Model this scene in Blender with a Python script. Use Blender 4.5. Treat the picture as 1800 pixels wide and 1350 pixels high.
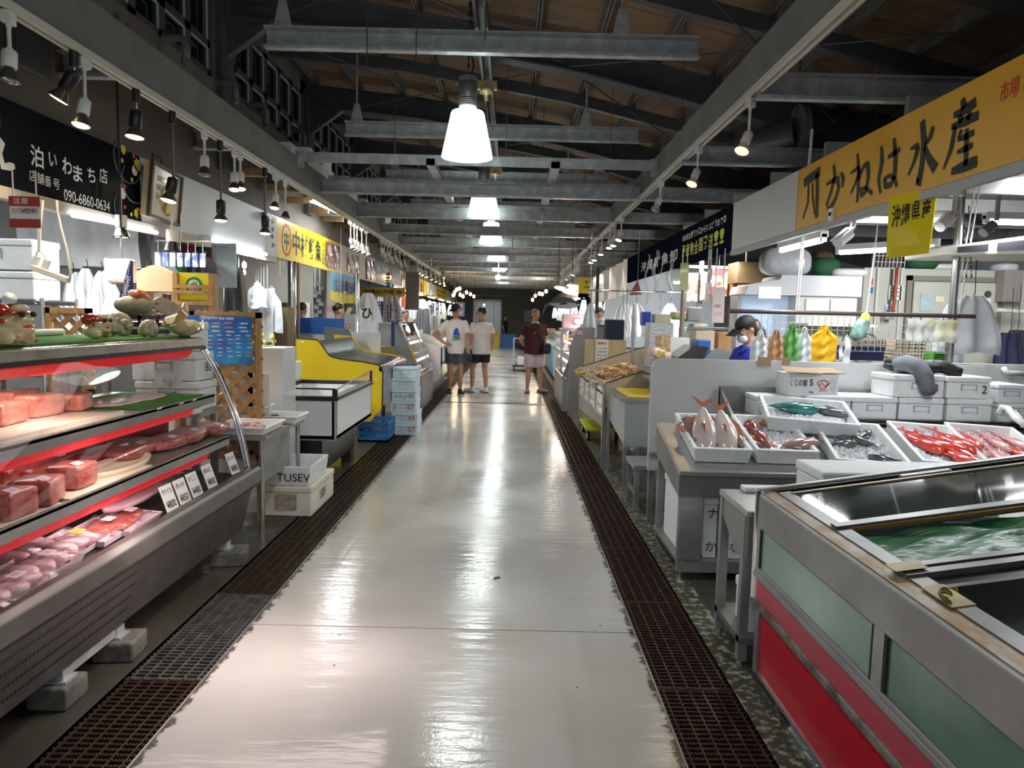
import bpy, bmesh, math, random
from mathutils import Vector, Matrix, Euler
for _o in list(bpy.data.objects): bpy.data.objects.remove(_o)
SC=bpy.context.scene; COL=SC.collection
V=Vector; PI=math.pi
# ------------------------------------------------------------------ camera, world, exposure
FPX=1250.0; CAMH=1.5; PITCH=math.radians(5.2549); YAW=0.0026; ROLL=0.0240
_f=V((math.sin(YAW)*math.cos(PITCH), math.cos(YAW)*math.cos(PITCH), -math.sin(PITCH)))
_r0=V((math.cos(YAW),-math.sin(YAW),0)); _u0=_r0.cross(_f)
_r=_r0*math.cos(ROLL)+_u0*math.sin(ROLL); _u=_u0*math.cos(ROLL)-_r0*math.sin(ROLL)
cam=bpy.data.cameras.new('camera'); camo=bpy.data.objects.new('camera',cam); COL.objects.link(camo)
camo.matrix_world=Matrix(((_r.x,_u.x,-_f.x,0),(_r.y,_u.y,-_f.y,0),(_r.z,_u.z,-_f.z,CAMH),(0,0,0,1)))
cam.sensor_width=36; cam.lens=FPX/1800*36; cam.clip_start=.05; cam.clip_end=200
SC.camera=camo
def at(px,py,ax,v):
    """the point of the plane ax=v (x, y or z in metres) seen at pixel px,py of the 1800x1350 photograph"""
    d=_r*((px-900)/FPX)+_u*((675-py)/FPX)+_f; c=V((0,0,CAMH)); i='xyz'.index(ax)
    return c+d*((v-c[i])/d[i])
world=bpy.data.worlds.new('hall_fill'); SC.world=world; world.use_nodes=True
world.node_tree.nodes['Background'].inputs[0].default_value=(.85,.9,1,1)
world.node_tree.nodes['Background'].inputs[1].default_value=.6  # pale fill added for the unseen lit hall behind the camera
vs=SC.view_settings; vs.view_transform='Standard'; vs.look='None'; vs.gamma=1; vs.use_curve_mapping=False; vs.exposure=0.05
# ------------------------------------------------------------------ lights that the hall has
def lamp(kind,name,loc,power,col=(1,1,1),size=.3,sy=None,aim=None,spot=None,blend=.5):
    l=bpy.data.lights.new(name,kind); l.energy=power; l.color=col
    if kind=='AREA':
        l.size=size
        if sy: l.shape='RECTANGLE'; l.size_y=sy
        else: l.shape='DISK'
    else: l.shadow_soft_size=size
    if kind=='SPOT': l.spot_size=spot; l.spot_blend=blend
    o=bpy.data.objects.new(name,l); COL.objects.link(o); o.location=loc
    if aim is not None: o.rotation_euler=(V(aim)-V(loc)).to_track_quat('-Z','Y').to_euler()
    return o
COOL=(.93,1,.97); WARM=(1,.74,.42); DAY=(.93,.97,1)
PEND=[(-.40,3.15),(-.47,7.05),(-.47,11.05),(-.47,15.0),(-.44,19.2),(-.42,23.3),(-.42,27.4),(-.42,31.5),(-.4,-.9)]
for x,y in PEND: lamp('AREA','pendant_light',(x,y,2.97),14,COOL,.40,aim=(x,y,0))
# ------------------------------------------------------------------ materials
MATS={}
def M(name,col=(.8,.8,.8),r=.5,m=0.,col2=None,sc=8.,lo=.4,hi=.65,bump=0.,bsc=40.,em=None,es=0.,tr=0.,alpha=1.,coat=0.,stretch=None,r2=None,tex='noise',spec=None,det=4.,sub=0.):
    if name in MATS: return MATS[name]
    mt=bpy.data.materials.new(name); mt.use_nodes=True; nt=mt.node_tree; N=nt.nodes; L=nt.links
    b=N['Principled BSDF']; b.inputs['Base Color'].default_value=(*col,1); b.inputs['Roughness'].default_value=r; b.inputs['Metallic'].default_value=m
    if tr: b.inputs['Transmission Weight'].default_value=tr
    if alpha<1: b.inputs['Alpha'].default_value=alpha
    if coat: b.inputs['Coat Weight'].default_value=coat; b.inputs['Coat Roughness'].default_value=.06
    if spec is not None: b.inputs['Specular IOR Level'].default_value=spec
    if sub: b.inputs['Subsurface Weight'].default_value=sub; b.inputs['Subsurface Radius'].default_value=(.02,.008,.004)
    if em: b.inputs['Emission Color'].default_value=(*em,1); b.inputs['Emission Strength'].default_value=es
    def coords():
        tc=N.new('ShaderNodeTexCoord'); mp=N.new('ShaderNodeMapping'); L.new(tc.outputs['Object'],mp.inputs[0])
        if stretch: mp.inputs['Scale'].default_value=stretch
        return mp
    if col2 is not None:
        mp=coords(); t=N.new('ShaderNodeTexVoronoi' if tex=='voronoi' else 'ShaderNodeTexNoise'); t.inputs['Scale'].default_value=sc
        if tex!='voronoi': t.inputs['Detail'].default_value=det
        L.new(mp.outputs[0],t.inputs['Vector']); rp=N.new('ShaderNodeValToRGB'); L.new(t.outputs[0],rp.inputs[0])
        rp.color_ramp.elements[0].position=lo; rp.color_ramp.elements[1].position=hi
        rp.color_ramp.elements[0].color=(*col,1); rp.color_ramp.elements[1].color=(*col2,1); L.new(rp.outputs[0],b.inputs['Base Color'])
        if r2 is not None:
            mr=N.new('ShaderNodeMapRange'); mr.inputs[1].default_value=lo; mr.inputs[2].default_value=hi; mr.inputs[3].default_value=r; mr.inputs[4].default_value=r2
            L.new(t.outputs[0],mr.inputs[0]); L.new(mr.outputs[0],b.inputs['Roughness'])
    if bump:
        mp=coords(); t=N.new('ShaderNodeTexNoise'); t.inputs['Scale'].default_value=bsc; t.inputs['Detail'].default_value=3; L.new(mp.outputs[0],t.inputs['Vector'])
        bp=N.new('ShaderNodeBump'); bp.inputs['Strength'].default_value=bump; bp.inputs['Distance'].default_value=.01
        L.new(t.outputs[0],bp.inputs['Height']); L.new(bp.outputs[0],b.inputs['Normal'])
    MATS[name]=mt; return mt
def glass(name,tint=(.96,.98,.97),refl=1.0,rough=.02,cover=0.,cc=(.8,.8,.8)):
    """thin sheet: clear with a fresnel reflection, optionally partly hazed"""
    if name in MATS: return MATS[name]
    mt=bpy.data.materials.new(name); mt.use_nodes=True; nt=mt.node_tree; N=nt.nodes; L=nt.links; N.remove(N['Principled BSDF'])
    t=N.new('ShaderNodeBsdfTransparent'); t.inputs[0].default_value=(*tint,1); g=N.new('ShaderNodeBsdfGlossy'); g.inputs['Roughness'].default_value=rough
    fr=N.new('ShaderNodeFresnel'); ge=N.new('ShaderNodeNewGeometry'); mi=N.new('ShaderNodeMath'); mi.operation='MULTIPLY_ADD'; mi.inputs[1].default_value=1/1.45-1.45; mi.inputs[2].default_value=1.45; L.new(ge.outputs['Backfacing'],mi.inputs[0]); L.new(mi.outputs[0],fr.inputs[0]); ml=N.new('ShaderNodeMath'); ml.operation='MULTIPLY'; ml.inputs[1].default_value=refl
    L.new(fr.outputs[0],ml.inputs[0]); mx=N.new('ShaderNodeMixShader'); L.new(ml.outputs[0],mx.inputs[0]); L.new(t.outputs[0],mx.inputs[1]); L.new(g.outputs[0],mx.inputs[2])
    out=N['Material Output']; last=mx
    if cover:
        d=N.new('ShaderNodeBsdfDiffuse'); d.inputs[0].default_value=(*cc,1); m2=N.new('ShaderNodeMixShader'); m2.inputs[0].default_value=cover
        L.new(mx.outputs[0],m2.inputs[1]); L.new(d.outputs[0],m2.inputs[2]); last=m2
    L.new(last.outputs[0],out.inputs[0]); MATS[name]=mt; return mt
# ------------------------------------------------------------------ mesh builder
class B:
    def __init__(s): s.v=[]; s.f=[]; s.mi=[]; s.sm=[]; s.cur=0; s.s=False
    def mat(s,i): s.cur=i; return s
    def smooth(s,on=True): s.s=on; return s
    def add(s,vs,fs,sm=None):
        n=len(s.v); s.v+= [tuple(v) for v in vs]; s.f+=[tuple(i+n for i in f) for f in fs]; s.mi+=[s.cur]*len(fs); s.sm+=[s.s if sm is None else sm]*len(fs); return s
    def box(s,x0,x1,y0,y1,z0,z1):
        return s.add([(x0,y0,z0),(x1,y0,z0),(x1,y1,z0),(x0,y1,z0),(x0,y0,z1),(x1,y0,z1),(x1,y1,z1),(x0,y1,z1)],[(0,3,2,1),(4,5,6,7),(0,1,5,4),(1,2,6,5),(2,3,7,6),(3,0,4,7)],False)
    def ob(s,c,sz,rot=(0,0,0)):
        R=Euler(rot).to_matrix(); c=V(c); h=V(sz)/2
        P=[c+R@V((a*h.x,b*h.y,d*h.z)) for a,b,d in ((-1,-1,-1),(1,-1,-1),(1,1,-1),(-1,1,-1),(-1,-1,1),(1,-1,1),(1,1,1),(-1,1,1))]
        return s.add(P,[(0,3,2,1),(4,5,6,7),(0,1,5,4),(1,2,6,5),(2,3,7,6),(3,0,4,7)],False)
    def hexa(s,P): return s.add(P,[(0,3,2,1),(4,5,6,7),(0,1,5,4),(1,2,6,5),(2,3,7,6),(3,0,4,7)],False)
    def beam(s,p0,p1,w,h,up=(0,0,1)):
        p0=V(p0);p1=V(p1); d=(p1-p0).normalized(); a=d.cross(V(up))
        if a.length<1e-4: a=d.cross(V((1,0,0)))
        a.normalize(); b=a.cross(d).normalized(); a*=w/2; b*=h/2
        return s.hexa([p0-a-b,p0+a-b,p1+a-b,p1-a-b,p0-a+b,p0+a+b,p1+a+b,p1-a+b])
    def cyl(s,p0,p1,r0,r1=None,n=12,cap=True):
        r1=r0 if r1 is None else r1; p0=V(p0);p1=V(p1); d=(p1-p0).normalized(); a=d.orthogonal().normalized(); b=d.cross(a)
        P=[]
        for p,r in ((p0,r0),(p1,r1)):
            for i in range(n): t=2*PI*i/n; P.append(p+a*(r*math.cos(t))+b*(r*math.sin(t)))
        s.add(P,[(i,(i+1)%n,n+(i+1)%n,n+i) for i in range(n)],True)
        if cap: s.add(P,[tuple(range(n-1,-1,-1)),tuple(range(n,2*n))],False)
        return s
    def tube(s,pts,r,n=8,closed=False):
        pts=[V(p) for p in pts]; k=len(pts); R=r if isinstance(r,(list,tuple)) else [r]*k; P=[]; pa=None
        for i,p in enumerate(pts):
            d=(pts[min(i+1,k-1)]-pts[max(i-1,0)])
            if d.length<1e-7: d=V((0,0,1))
            d.normalize()
            a=d.orthogonal() if pa is None else pa-d*pa.dot(d)
            if a.length<1e-5: a=d.orthogonal()
            a.normalize(); pa=a; b=d.cross(a)
            for j in range(n): t=2*PI*j/n; P.append(p+a*(R[i]*math.cos(t))+b*(R[i]*math.sin(t)))
        F=[(i*n+j,i*n+(j+1)%n,(i+1)*n+(j+1)%n,(i+1)*n+j) for i in range(k-1) for j in range(n)]
        F+=[tuple(range(n-1,-1,-1)),tuple(range((k-1)*n,k*n))]
        return s.add(P,F,True)
    def lathe(s,prof,c=(0,0,0),n=24,ax=(0,0,1),cap=True):
        d=V(ax).normalized(); a=d.orthogonal().normalized(); b=d.cross(a); c=V(c); P=[]
        for r,z in prof:
            for j in range(n): t=2*PI*j/n; P.append(c+d*z+a*(r*math.cos(t))+b*(r*math.sin(t)))
        k=len(prof); F=[(i*n+j,i*n+(j+1)%n,(i+1)*n+(j+1)%n,(i+1)*n+j) for i in range(k-1) for j in range(n)]
        s.add(P,F,True)
        if cap: s.add(P[:n],[tuple(range(n-1,-1,-1))],False); s.add(P[-n:],[tuple(range(n))],False)
        return s
    def prism(s,poly,ax,a0,a1,sm=False):
        """poly in the two other axes (y,z | x,z | x,y), extruded along ax"""
        mk={'x':lambda a,p:(a,p[0],p[1]),'y':lambda a,p:(p[0],a,p[1]),'z':lambda a,p:(p[0],p[1],a)}[ax]; n=len(poly)
        P=[mk(a0,p) for p in poly]+[mk(a1,p) for p in poly]
        s.add(P,[(i,(i+1)%n,n+(i+1)%n,n+i) for i in range(n)],sm); s.add(P,[tuple(range(n-1,-1,-1)),tuple(range(n,2*n))],False); return s
    def poly(s,pts): return s.add(pts,[tuple(range(len(pts)))],False)
    def slab(s,pts,d):
        """flat outline given thickness along vector d"""
        d=V(d); n=len(pts); P=[V(p) for p in pts]; P+= [p+d for p in P]
        s.add(P,[(i,(i+1)%n,n+(i+1)%n,n+i) for i in range(n)]+[tuple(range(n-1,-1,-1)),tuple(range(n,2*n))],False); return s
    def grid(s,fn,nu,nv,sm=True):
        P=[fn(i/nu,j/nv) for j in range(nv+1) for i in range(nu+1)]
        return s.add(P,[(j*(nu+1)+i,j*(nu+1)+i+1,(j+1)*(nu+1)+i+1,(j+1)*(nu+1)+i) for j in range(nv) for i in range(nu)],sm)
    def ell(s,c,r,nu=14,nv=9,rot=None,fn=None):
        R=Euler(rot).to_matrix() if rot else Matrix.Identity(3); c=V(c); P=[]
        for j in range(nv+1):
            ph=PI*j/nv
            for i in range(nu):
                t=2*PI*i/nu; p=V((r[0]*math.sin(ph)*math.cos(t),r[1]*math.sin(ph)*math.sin(t),r[2]*math.cos(ph)))
                if fn: p=V(fn(p))
                P.append(c+R@p)
        return s.add(P,[(j*nu+i,(j+1)*nu+i,(j+1)*nu+(i+1)%nu,j*nu+(i+1)%nu) for j in range(nv) for i in range(nu)],True)
    def lathe_ell(s,secs,n=14):
        """loft through ellipses (centre, vector a, vector b)"""
        P=[]
        for c,a,b in secs:
            c=V(c);a=V(a);b=V(b)
            for j in range(n): t=2*PI*j/n; P.append(c+a*math.cos(t)+b*math.sin(t))
        k=len(secs); F=[(i*n+j,i*n+(j+1)%n,(i+1)*n+(j+1)%n,(i+1)*n+j) for i in range(k-1) for j in range(n)]+[tuple(range(n-1,-1,-1)),tuple(range((k-1)*n,k*n))]
        return s.add(P,F,True)
    def ribbon(s,pts,ws,rt,up,o,nrm,d=.002):
        """brush stroke on a flat board: 2D centre line pts with widths ws, in axes rt/up from o"""
        P=[V(p) for p in pts]; L_=[];R_=[]
        for i,p in enumerate(P):
            t=(P[min(i+1,len(P)-1)]-P[max(i-1,0)]); t=t.normalized() if t.length>0 else V((1,0)); nn=V((-t.y,t.x))*ws[i]/2; L_.append(p+nn); R_.append(p-nn)
        pos=lambda q:V(o)+V(rt)*q.x+V(up)*q.y+V(nrm)*d
        n=len(P); return s.add([pos(q) for q in L_]+[pos(q) for q in R_],[(i,i+1,n+i+1,n+i) for i in range(n-1)],False)
def wloc(o):
    p=V((0,0,0))
    while o is not None: p+=o.location; o=o.parent
    return p
def obj(name,b,mats,parent=None,bev=0.,rm=0.,sub=0,weld=False,label=None):
    off=wloc(parent) if parent else V((0,0,0)); me=bpy.data.meshes.new(name)
    me.from_pydata([(v[0]-off.x,v[1]-off.y,v[2]-off.z) for v in b.v],[],b.f)
    if not isinstance(mats,(list,tuple)): mats=[mats]
    for m in mats: me.materials.append(m)
    me.polygons.foreach_set('material_index',b.mi); me.polygons.foreach_set('use_smooth',b.sm); me.update()
    o=bpy.data.objects.new(name,me); COL.objects.link(o); o.parent=parent
    if bev: md=o.modifiers.new('edge','BEVEL'); md.width=bev; md.segments=2; md.limit_method='ANGLE'; md.angle_limit=.6
    if rm: md=o.modifiers.new('skin','REMESH'); md.mode='VOXEL'; md.voxel_size=rm; md.use_smooth_shade=True; md=o.modifiers.new('sm','SMOOTH'); md.iterations=5; md.factor=.5
    if sub: md=o.modifiers.new('sub','SUBSURF'); md.levels=sub; md.render_levels=sub
    if label: o['label']=label
    return o
def attach(name,b,m,t):
    """part in the local frame of a thing that is already placed"""
    o=obj(name,b,m); o.parent=t; return o
def tag(o,label=None,cat=None,group=None,kind=None):
    for k,v in (('label',label),('category',cat),('group',group),('kind',kind)):
        if v: o[k]=v
    return o
def thing(name,label,cat,loc=(0,0,0),group=None):
    o=bpy.data.objects.new(name,None); COL.objects.link(o); o.location=loc; o.empty_display_size=.1; return tag(o,label,cat,group)
def one(name,b,mats,label,cat,group=None,kind=None,**k):
    """a thing that is one mesh; its origin goes to the middle of its base"""
    xs=[v[0] for v in b.v]; ys=[v[1] for v in b.v]; zs=[v[2] for v in b.v]; c=V(((min(xs)+max(xs))/2,(min(ys)+max(ys))/2,min(zs)))
    b.v=[(v[0]-c.x,v[1]-c.y,v[2]-c.z) for v in b.v]; o=obj(name,b,mats,**k); o.location=c; return tag(o,label,cat,group,kind)
def struct(name,b,mats,parent=None,**k):
    o=obj(name,b,mats,parent,**k)
    if not parent: o['kind']='structure'
    return o
def kids(o): return list(o.children)
def dup(o,loc=None,rz=None,label=None,group=None,parent=None,rot=None,scale=None):
    c=o.copy(); COL.objects.link(c)
    if parent is not None: c.parent=parent
    if loc is not None: c.location=loc
    if rz is not None: c.rotation_euler=(c.rotation_euler[0],c.rotation_euler[1],rz)
    if rot is not None: c.rotation_euler=rot
    if scale is not None: c.scale=scale if isinstance(scale,(tuple,list)) else (scale,)*3
    if label: c['label']=label
    if group: c['group']=group
    for ch in kids(o): dup(ch,parent=c)
    return c
_tx={}
def txtdata(s,bold):
    k=(s,bold)
    if k not in _tx:
        cu=bpy.data.curves.new('lettering','FONT'); cu.body=s; cu.offset=bold; cu.resolution_u=3; o=bpy.data.objects.new('lettering',cu); me=o.to_mesh()
        vv=[v.co.copy() for v in me.vertices]; ff=[tuple(p.vertices) for p in me.polygons]; o.to_mesh_clear(); bpy.data.objects.remove(o); bpy.data.curves.remove(cu); _tx[k]=(vv,ff)
    return _tx[k]
def T(b,s,o,rt,up,h,w=None,bold=0.,d=.002,skew=0.,vert=False,al='l'):
    """write s into builder b: lower-left corner o, axes rt/up, letter height h (and total width w if given)"""
    o=V(o);rt=V(rt).normalized();up=V(up).normalized();n=rt.cross(up)
    if vert:
        step=h
        for i,ch in enumerate(s): T(b,ch,o-up*(step*(i+1)),rt,up,h*.9,w,bold,d)
        return b
    vv,ff=txtdata(s,bold)
    if not vv: return b
    x0=min(v.x for v in vv);x1=max(v.x for v in vv);y0=min(v.y for v in vv);y1=max(v.y for v in vv)
    sy=h/max(y1-y0,1e-3); sx=sy if w is None else w/max(x1-x0,1e-3)
    ox=0 if al=='l' else (-(x1-x0)*sx/2 if al=='c' else -(x1-x0)*sx)
    b.add([o+rt*((v.x-x0)*sx+ox+skew*(v.y-y0)*sy)+up*((v.y-y0)*sy)+n*d for v in vv],ff,False); return b
R_=random.Random(7)
def jit(a): return R_.uniform(-a,a)
ORD=['first','second','third','fourth','fifth','sixth','seventh','eighth','ninth','tenth','eleventh','twelfth','thirteenth','fourteenth','fifteenth','sixteenth','seventeenth','eighteenth','nineteenth','twentieth']
for i in range(20,60): ORD.append('number %d'%(i+1))
# ------------------------------------------------------------------ palette
white=M('white_paint',(.78,.79,.78),.5,col2=(.66,.67,.66),sc=3); foam=M('foam',(.86,.88,.88),.75,col2=(.80,.82,.82),sc=30,bump=.15,bsc=220)
foamy=M('foam_cream',(.80,.72,.55),.75,col2=(.85,.82,.74),sc=6,bump=.15,bsc=220); plas=M('white_plastic',(.82,.83,.82),.35); ivory=M('ivory_plastic',(.78,.75,.66),.4)
steel=M('stainless',(.56,.56,.54),.28,.9,col2=(.42,.42,.40),sc=3,stretch=(1,1,4),r2=.42); chrome=M('chrome',(.75,.75,.75),.12,1.)
dsteel=M('dull_steel',(.36,.36,.35),.45,.6,col2=(.27,.27,.265),sc=5); galv=M('galvanised',(.40,.42,.43),.5,.35,col2=(.58,.60,.60),sc=9,tex='noise',lo=.45,hi=.7,r2=.38)
grey=M('grey_paint',(.20,.20,.19),.55,col2=(.165,.16,.15),sc=4); dark=M('dark_paint',(.055,.062,.07),.55,.0,col2=(.08,.085,.09),sc=3)
black=M('black_plastic',(.012,.012,.013),.35); blackm=M('black_rubber',(.02,.02,.02),.7); wood=M('light_wood',(.46,.26,.10),.5,col2=(.36,.19,.07),sc=6,stretch=(6,6,.6)); pine=M('pale_board',(.62,.48,.28),.55,col2=(.54,.40,.22),sc=4,stretch=(1,8,1))
card=M('cardboard',(.36,.25,.13),.75,col2=(.31,.21,.11),sc=5); yel=M('yellow_panel',(.80,.56,.01),.35); red=M('red_paint',(.62,.02,.04),.3); blue=M('blue_panel',(.01,.13,.52),.4)
rope=M('cord_white',(.72,.72,.68),.6); ink=M('black_ink',(.012,.012,.012),.6); inkb=M('blue_ink',(.02,.12,.45),.6); inkr=M('red_ink',(.6,.04,.03),.6); paper=M('paper',(.85,.84,.80),.7); wht=M('white_letter',(.88,.88,.86),.5)
tube_e=M('tube_glow',(1,1,1),.5,em=(.94,.98,1),es=9.); shade_e=M('lamp_shade_glow',(.9,.95,.93),.6,em=(.84,1,.95),es=5.); bulb_w=M('warm_bulb',(1,.9,.7),.5,em=(1,.72,.36),es=14.); bulb_r=M('orange_bulb',(1,.6,.3),.4,em=(1,.42,.10),es=7.); bulb_n=M('white_bulb',(1,1,1),.5,em=(1,.93,.8),es=14.)
skin=M('skin',(.50,.28,.18),.5,col2=(.44,.23,.14),sc=12,sub=.1); hair=M('hair',(.012,.010,.009),.45); navy=M('navy_cloth',(.012,.016,.05),.8); wshirt=M('white_cotton',(.80,.77,.73),.85,col2=(.72,.69,.65),sc=5); bagw=M('white_bag',(.82,.84,.85),.35,alpha=.86); clear=glass('clear_sheet',(.93,.95,.95),1.3,.06,.10,(.85,.88,.9)); pane=glass('window_pane',(.97,.98,.98),1.0,.015); apron=M('white_cloth',(.80,.82,.84),.8,col2=(.70,.72,.75),sc=4); ice=M('ice',(.85,.88,.9),.2,tr=.1,bump=.5,bsc=120,col2=(.55,.60,.63),sc=60)
# ================================================================== FLOOR AND DRAINS
def floor_mat():
    m=M('aisle_floor',(.52,.50,.47),.16); nt=m.node_tree;N=nt.nodes;L=nt.links;b=N['Principled BSDF']
    tc=N.new('ShaderNodeTexCoord'); n1=N.new('ShaderNodeTexNoise'); n1.inputs['Scale'].default_value=1.3; n1.inputs['Detail'].default_value=5; L.new(tc.outputs['Object'],n1.inputs['Vector'])
    r1=N.new('ShaderNodeValToRGB'); r1.color_ramp.elements[0].position=.35; r1.color_ramp.elements[1].position=.7; r1.color_ramp.elements[0].color=(.50,.485,.455,1); r1.color_ramp.elements[1].color=(.57,.56,.54,1); L.new(n1.outputs[0],r1.inputs[0])
    # worn, dirty paint along the two edges
    sx=N.new('ShaderNodeSeparateXYZ'); L.new(tc.outputs['Object'],sx.inputs[0])
    ab=N.new('ShaderNodeMath'); ab.operation='ADD'; ab.inputs[1].default_value=.297; L.new(sx.outputs[0],ab.inputs[0])
    a2=N.new('ShaderNodeMath'); a2.operation='ABSOLUTE'; L.new(ab.outputs[0],a2.inputs[0])
    n2=N.new('ShaderNodeTexNoise'); n2.inputs['Scale'].default_value=14; n2.inputs['Detail'].default_value=8; n2.inputs['Roughness'].default_value=.7; L.new(tc.outputs['Object'],n2.inputs['Vector'])
    m2=N.new('ShaderNodeMath'); m2.operation='MULTIPLY_ADD'; m2.inputs[1].default_value=.16; L.new(n2.outputs[0],m2.inputs[0]); L.new(a2.outputs[0],m2.inputs[2])
    rp=N.new('ShaderNodeMapRange'); rp.inputs[1].default_value=.982; rp.inputs[2].default_value=.996; L.new(m2.outputs[0],rp.inputs[0])
    mx=N.new('ShaderNodeMix'); mx.data_type='RGBA'; L.new(rp.outputs[0],mx.inputs[0]); L.new(r1.outputs[0],mx.inputs[6]); mx.inputs[7].default_value=(.10,.085,.06,1)
    # specks
    vo=N.new('ShaderNodeTexVoronoi'); vo.inputs['Scale'].default_value=7; L.new(tc.outputs['Object'],vo.inputs['Vector'])
    sp=N.new('ShaderNodeMapRange'); sp.inputs[1].default_value=.035; sp.inputs[2].default_value=.05; sp.inputs[3].default_value=1; sp.inputs[4].default_value=0; L.new(vo.outputs['Distance'],sp.inputs[0])
    mx2=N.new('ShaderNodeMix'); mx2.data_type='RGBA'; L.new(sp.outputs[0],mx2.inputs[0]); L.new(mx.outputs[2],mx2.inputs[6]); mx2.inputs[7].default_value=(.12,.11,.09,1)
    L.new(mx2.outputs[2],b.inputs['Base Color'])
    mp=N.new('ShaderNodeMapping'); mp.inputs['Scale'].default_value=(1,5,1); L.new(tc.outputs['Object'],mp.inputs[0])
    n3=N.new('ShaderNodeTexNoise'); n3.inputs['Scale'].default_value=3.0; n3.inputs['Detail'].default_value=3; L.new(mp.outputs[0],n3.inputs['Vector'])
    n4=N.new('ShaderNodeTexNoise'); n4.inputs['Scale'].default_value=90; L.new(tc.outputs['Object'],n4.inputs['Vector'])
    ad=N.new('ShaderNodeMath'); ad.operation='MULTIPLY_ADD'; ad.inputs[1].default_value=.10; L.new(n4.outputs[0],ad.inputs[0]); L.new(n3.outputs[0],ad.inputs[2])
    bp=N.new('ShaderNodeBump'); bp.inputs['Strength'].default_value=.13; bp.inputs['Distance'].default_value=.03; L.new(ad.outputs[0],bp.inputs['Height']); L.new(bp.outputs[0],b.inputs['Normal'])
    mr=N.new('ShaderNodeMapRange'); mr.inputs[1].default_value=.35; mr.inputs[2].default_value=.65; mr.inputs[3].default_value=.10; mr.inputs[4].default_value=.24; L.new(n1.outputs[0],mr.inputs[0]); L.new(mr.outputs[0],b.inputs['Roughness'])
    b.inputs['Specular IOR Level'].default_value=.6
    return m
FL=floor_mat(); YB=39.9
b=B().box(-1.225,.631,-4,3.311,-.06,0).box(-1.225,.631,3.319,12.47,-.06,0).box(-1.225,.631,12.59,24,-.06,0).box(-1.225,.631,24.1,YB,-.06,0)
struct('floor_aisle',b,FL)
wet=M('wet_concrete',(.045,.042,.034),.42,col2=(.085,.08,.062),sc=1.6,r2=.06,bump=.25,bsc=18,det=6)
mould=M('mossy_concrete',(.05,.052,.035),.5,col2=(.34,.31,.21),sc=26,lo=.5,hi=.62,det=8,bump=.4,bsc=60)
struct('floor_left',B().box(-8,-1.552,-4,YB,-.08,0),wet); struct('floor_right',B().box(1.07,8,-4,YB,-.08,0),wet)
struct('floor_strip',B().box(.948,1.07,-4,YB,-.08,0),mould)
dirt=M('drain_dark',(.012,.011,.009),.6)
b=B().box(-1.552,-1.225,-4,YB,-.3,-.22).box(.631,.948,-4,YB,-.3,-.22).box(-1.56,-1.552,-4,YB,-.3,-.002).box(.948,.956,-4,YB,-.3,-.002).box(-1.225,-1.217,-4,YB,-.3,-.06).box(.623,.631,-4,YB,-.3,-.06).box(-1.23,.64,12.45,12.6,-.3,-.07).box(-1.23,.64,23.99,24.11,-.3,-.07).box(-1.23,.64,3.30,3.33,-.3,-.061)
struct('floor_drain_channel',b,dirt)
rust=M('rusty_grate',(.050,.030,.020),.5,.4,col2=(.085,.055,.035),sc=20,r2=.3); rustR=M('red_rust_grate',(.055,.024,.016),.5,.4,col2=(.09,.045,.03),sc=20,r2=.3); gal2=M('bright_grate',(.26,.26,.25),.35,.7,col2=(.16,.15,.13),sc=14)
def grate(n0=30,L=.895,w=.305,teeth=True):
    b=B()
    for i in range(n0):
        y=(i+.5)*L/n0; b.box(-w/2,w/2,y-.004,y+.004,-.026,-.004)
        if teeth:
            for k in range(26): x=-w/2+(k+.5)*w/26; b.box(x-.0035,x+.0035,y-.004,y+.004,-.004,-.0005)
    for k in range(6):
        x=-w/2+.018+k*(w-.036)/5; b.box(x-.003,x+.003,0,L,-.012,.001)
    b.box(-w/2,w/2,0,.006,-.026,.001).box(-w/2,w/2,L-.006,L,-.026,.001); return b
gs_=grate(); gf_=grate(18,teeth=False)
def grate_row(x,mt,lab_near,grp,first):
    protoN=tag(obj('drain_grate',gs_,mt),lab_near[0],'drain grate',grp); protoN.location=(x,first,0)
    pf=None; y=first+.9; k=1
    while y<39.2:
        if y<7: o=dup(protoN,(x,y,0))
        else:
            if pf is None: pf=tag(obj('drain_grate',gf_,mt),lab_near[0],'drain grate',grp); o=pf; o.location=(x,y,0)
            else: o=dup(pf,(x,y,0))
        if x<0 and abs(y-2.78)<.3: o.data=o.data.copy(); o.data.materials[0]=gal2; o['label']='paler galvanised drain grate panel between rusty ones left of the aisle'; del o['group']
        y+=.9
grate_row(-1.388,rust,['dark brown rusty grate panel in the drain beside the meat case side'],'grates of the drain left of the aisle',.08)
grate_row(.79,rustR,['reddish rusty grate panel in the drain beside the fish tank side'],'grates of the drain right of the aisle',.1)
b=B()
for i in range(46): x=-1.2+i*.04; b.box(x,x+.012,12.475,12.585,-.03,-.002)
b.box(-1.22,.3,12.472,12.48,-.03,0).box(-1.22,.3,12.58,12.588,-.03,0)
one('cross_drain',b,rust,'narrow slotted drain across the aisle by the three walkers','drain')
b=B().box(.30,.63,12.33,12.47,-.005,.006); b.box(.3,.63,12.46,12.62,-.02,.004)
one('drain_cover',b,dsteel,'wider dark cover plate at the end of the cross drain','cover plate')
b=B().box(-1.229,-1.221,-4,YB,-.05,.004).box(.627,.635,-4,YB,-.05,.002); struct('trim_drain_edges',b,dsteel)
one('litter_scrap',B().slab([(-.07,3.98,.001),(-.03,4.0,.001),(-.035,4.03,.001),(-.065,4.01,.001)],(0,0,.004)),black,'tiny black scrap lying on the pale aisle floor','scrap')
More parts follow.
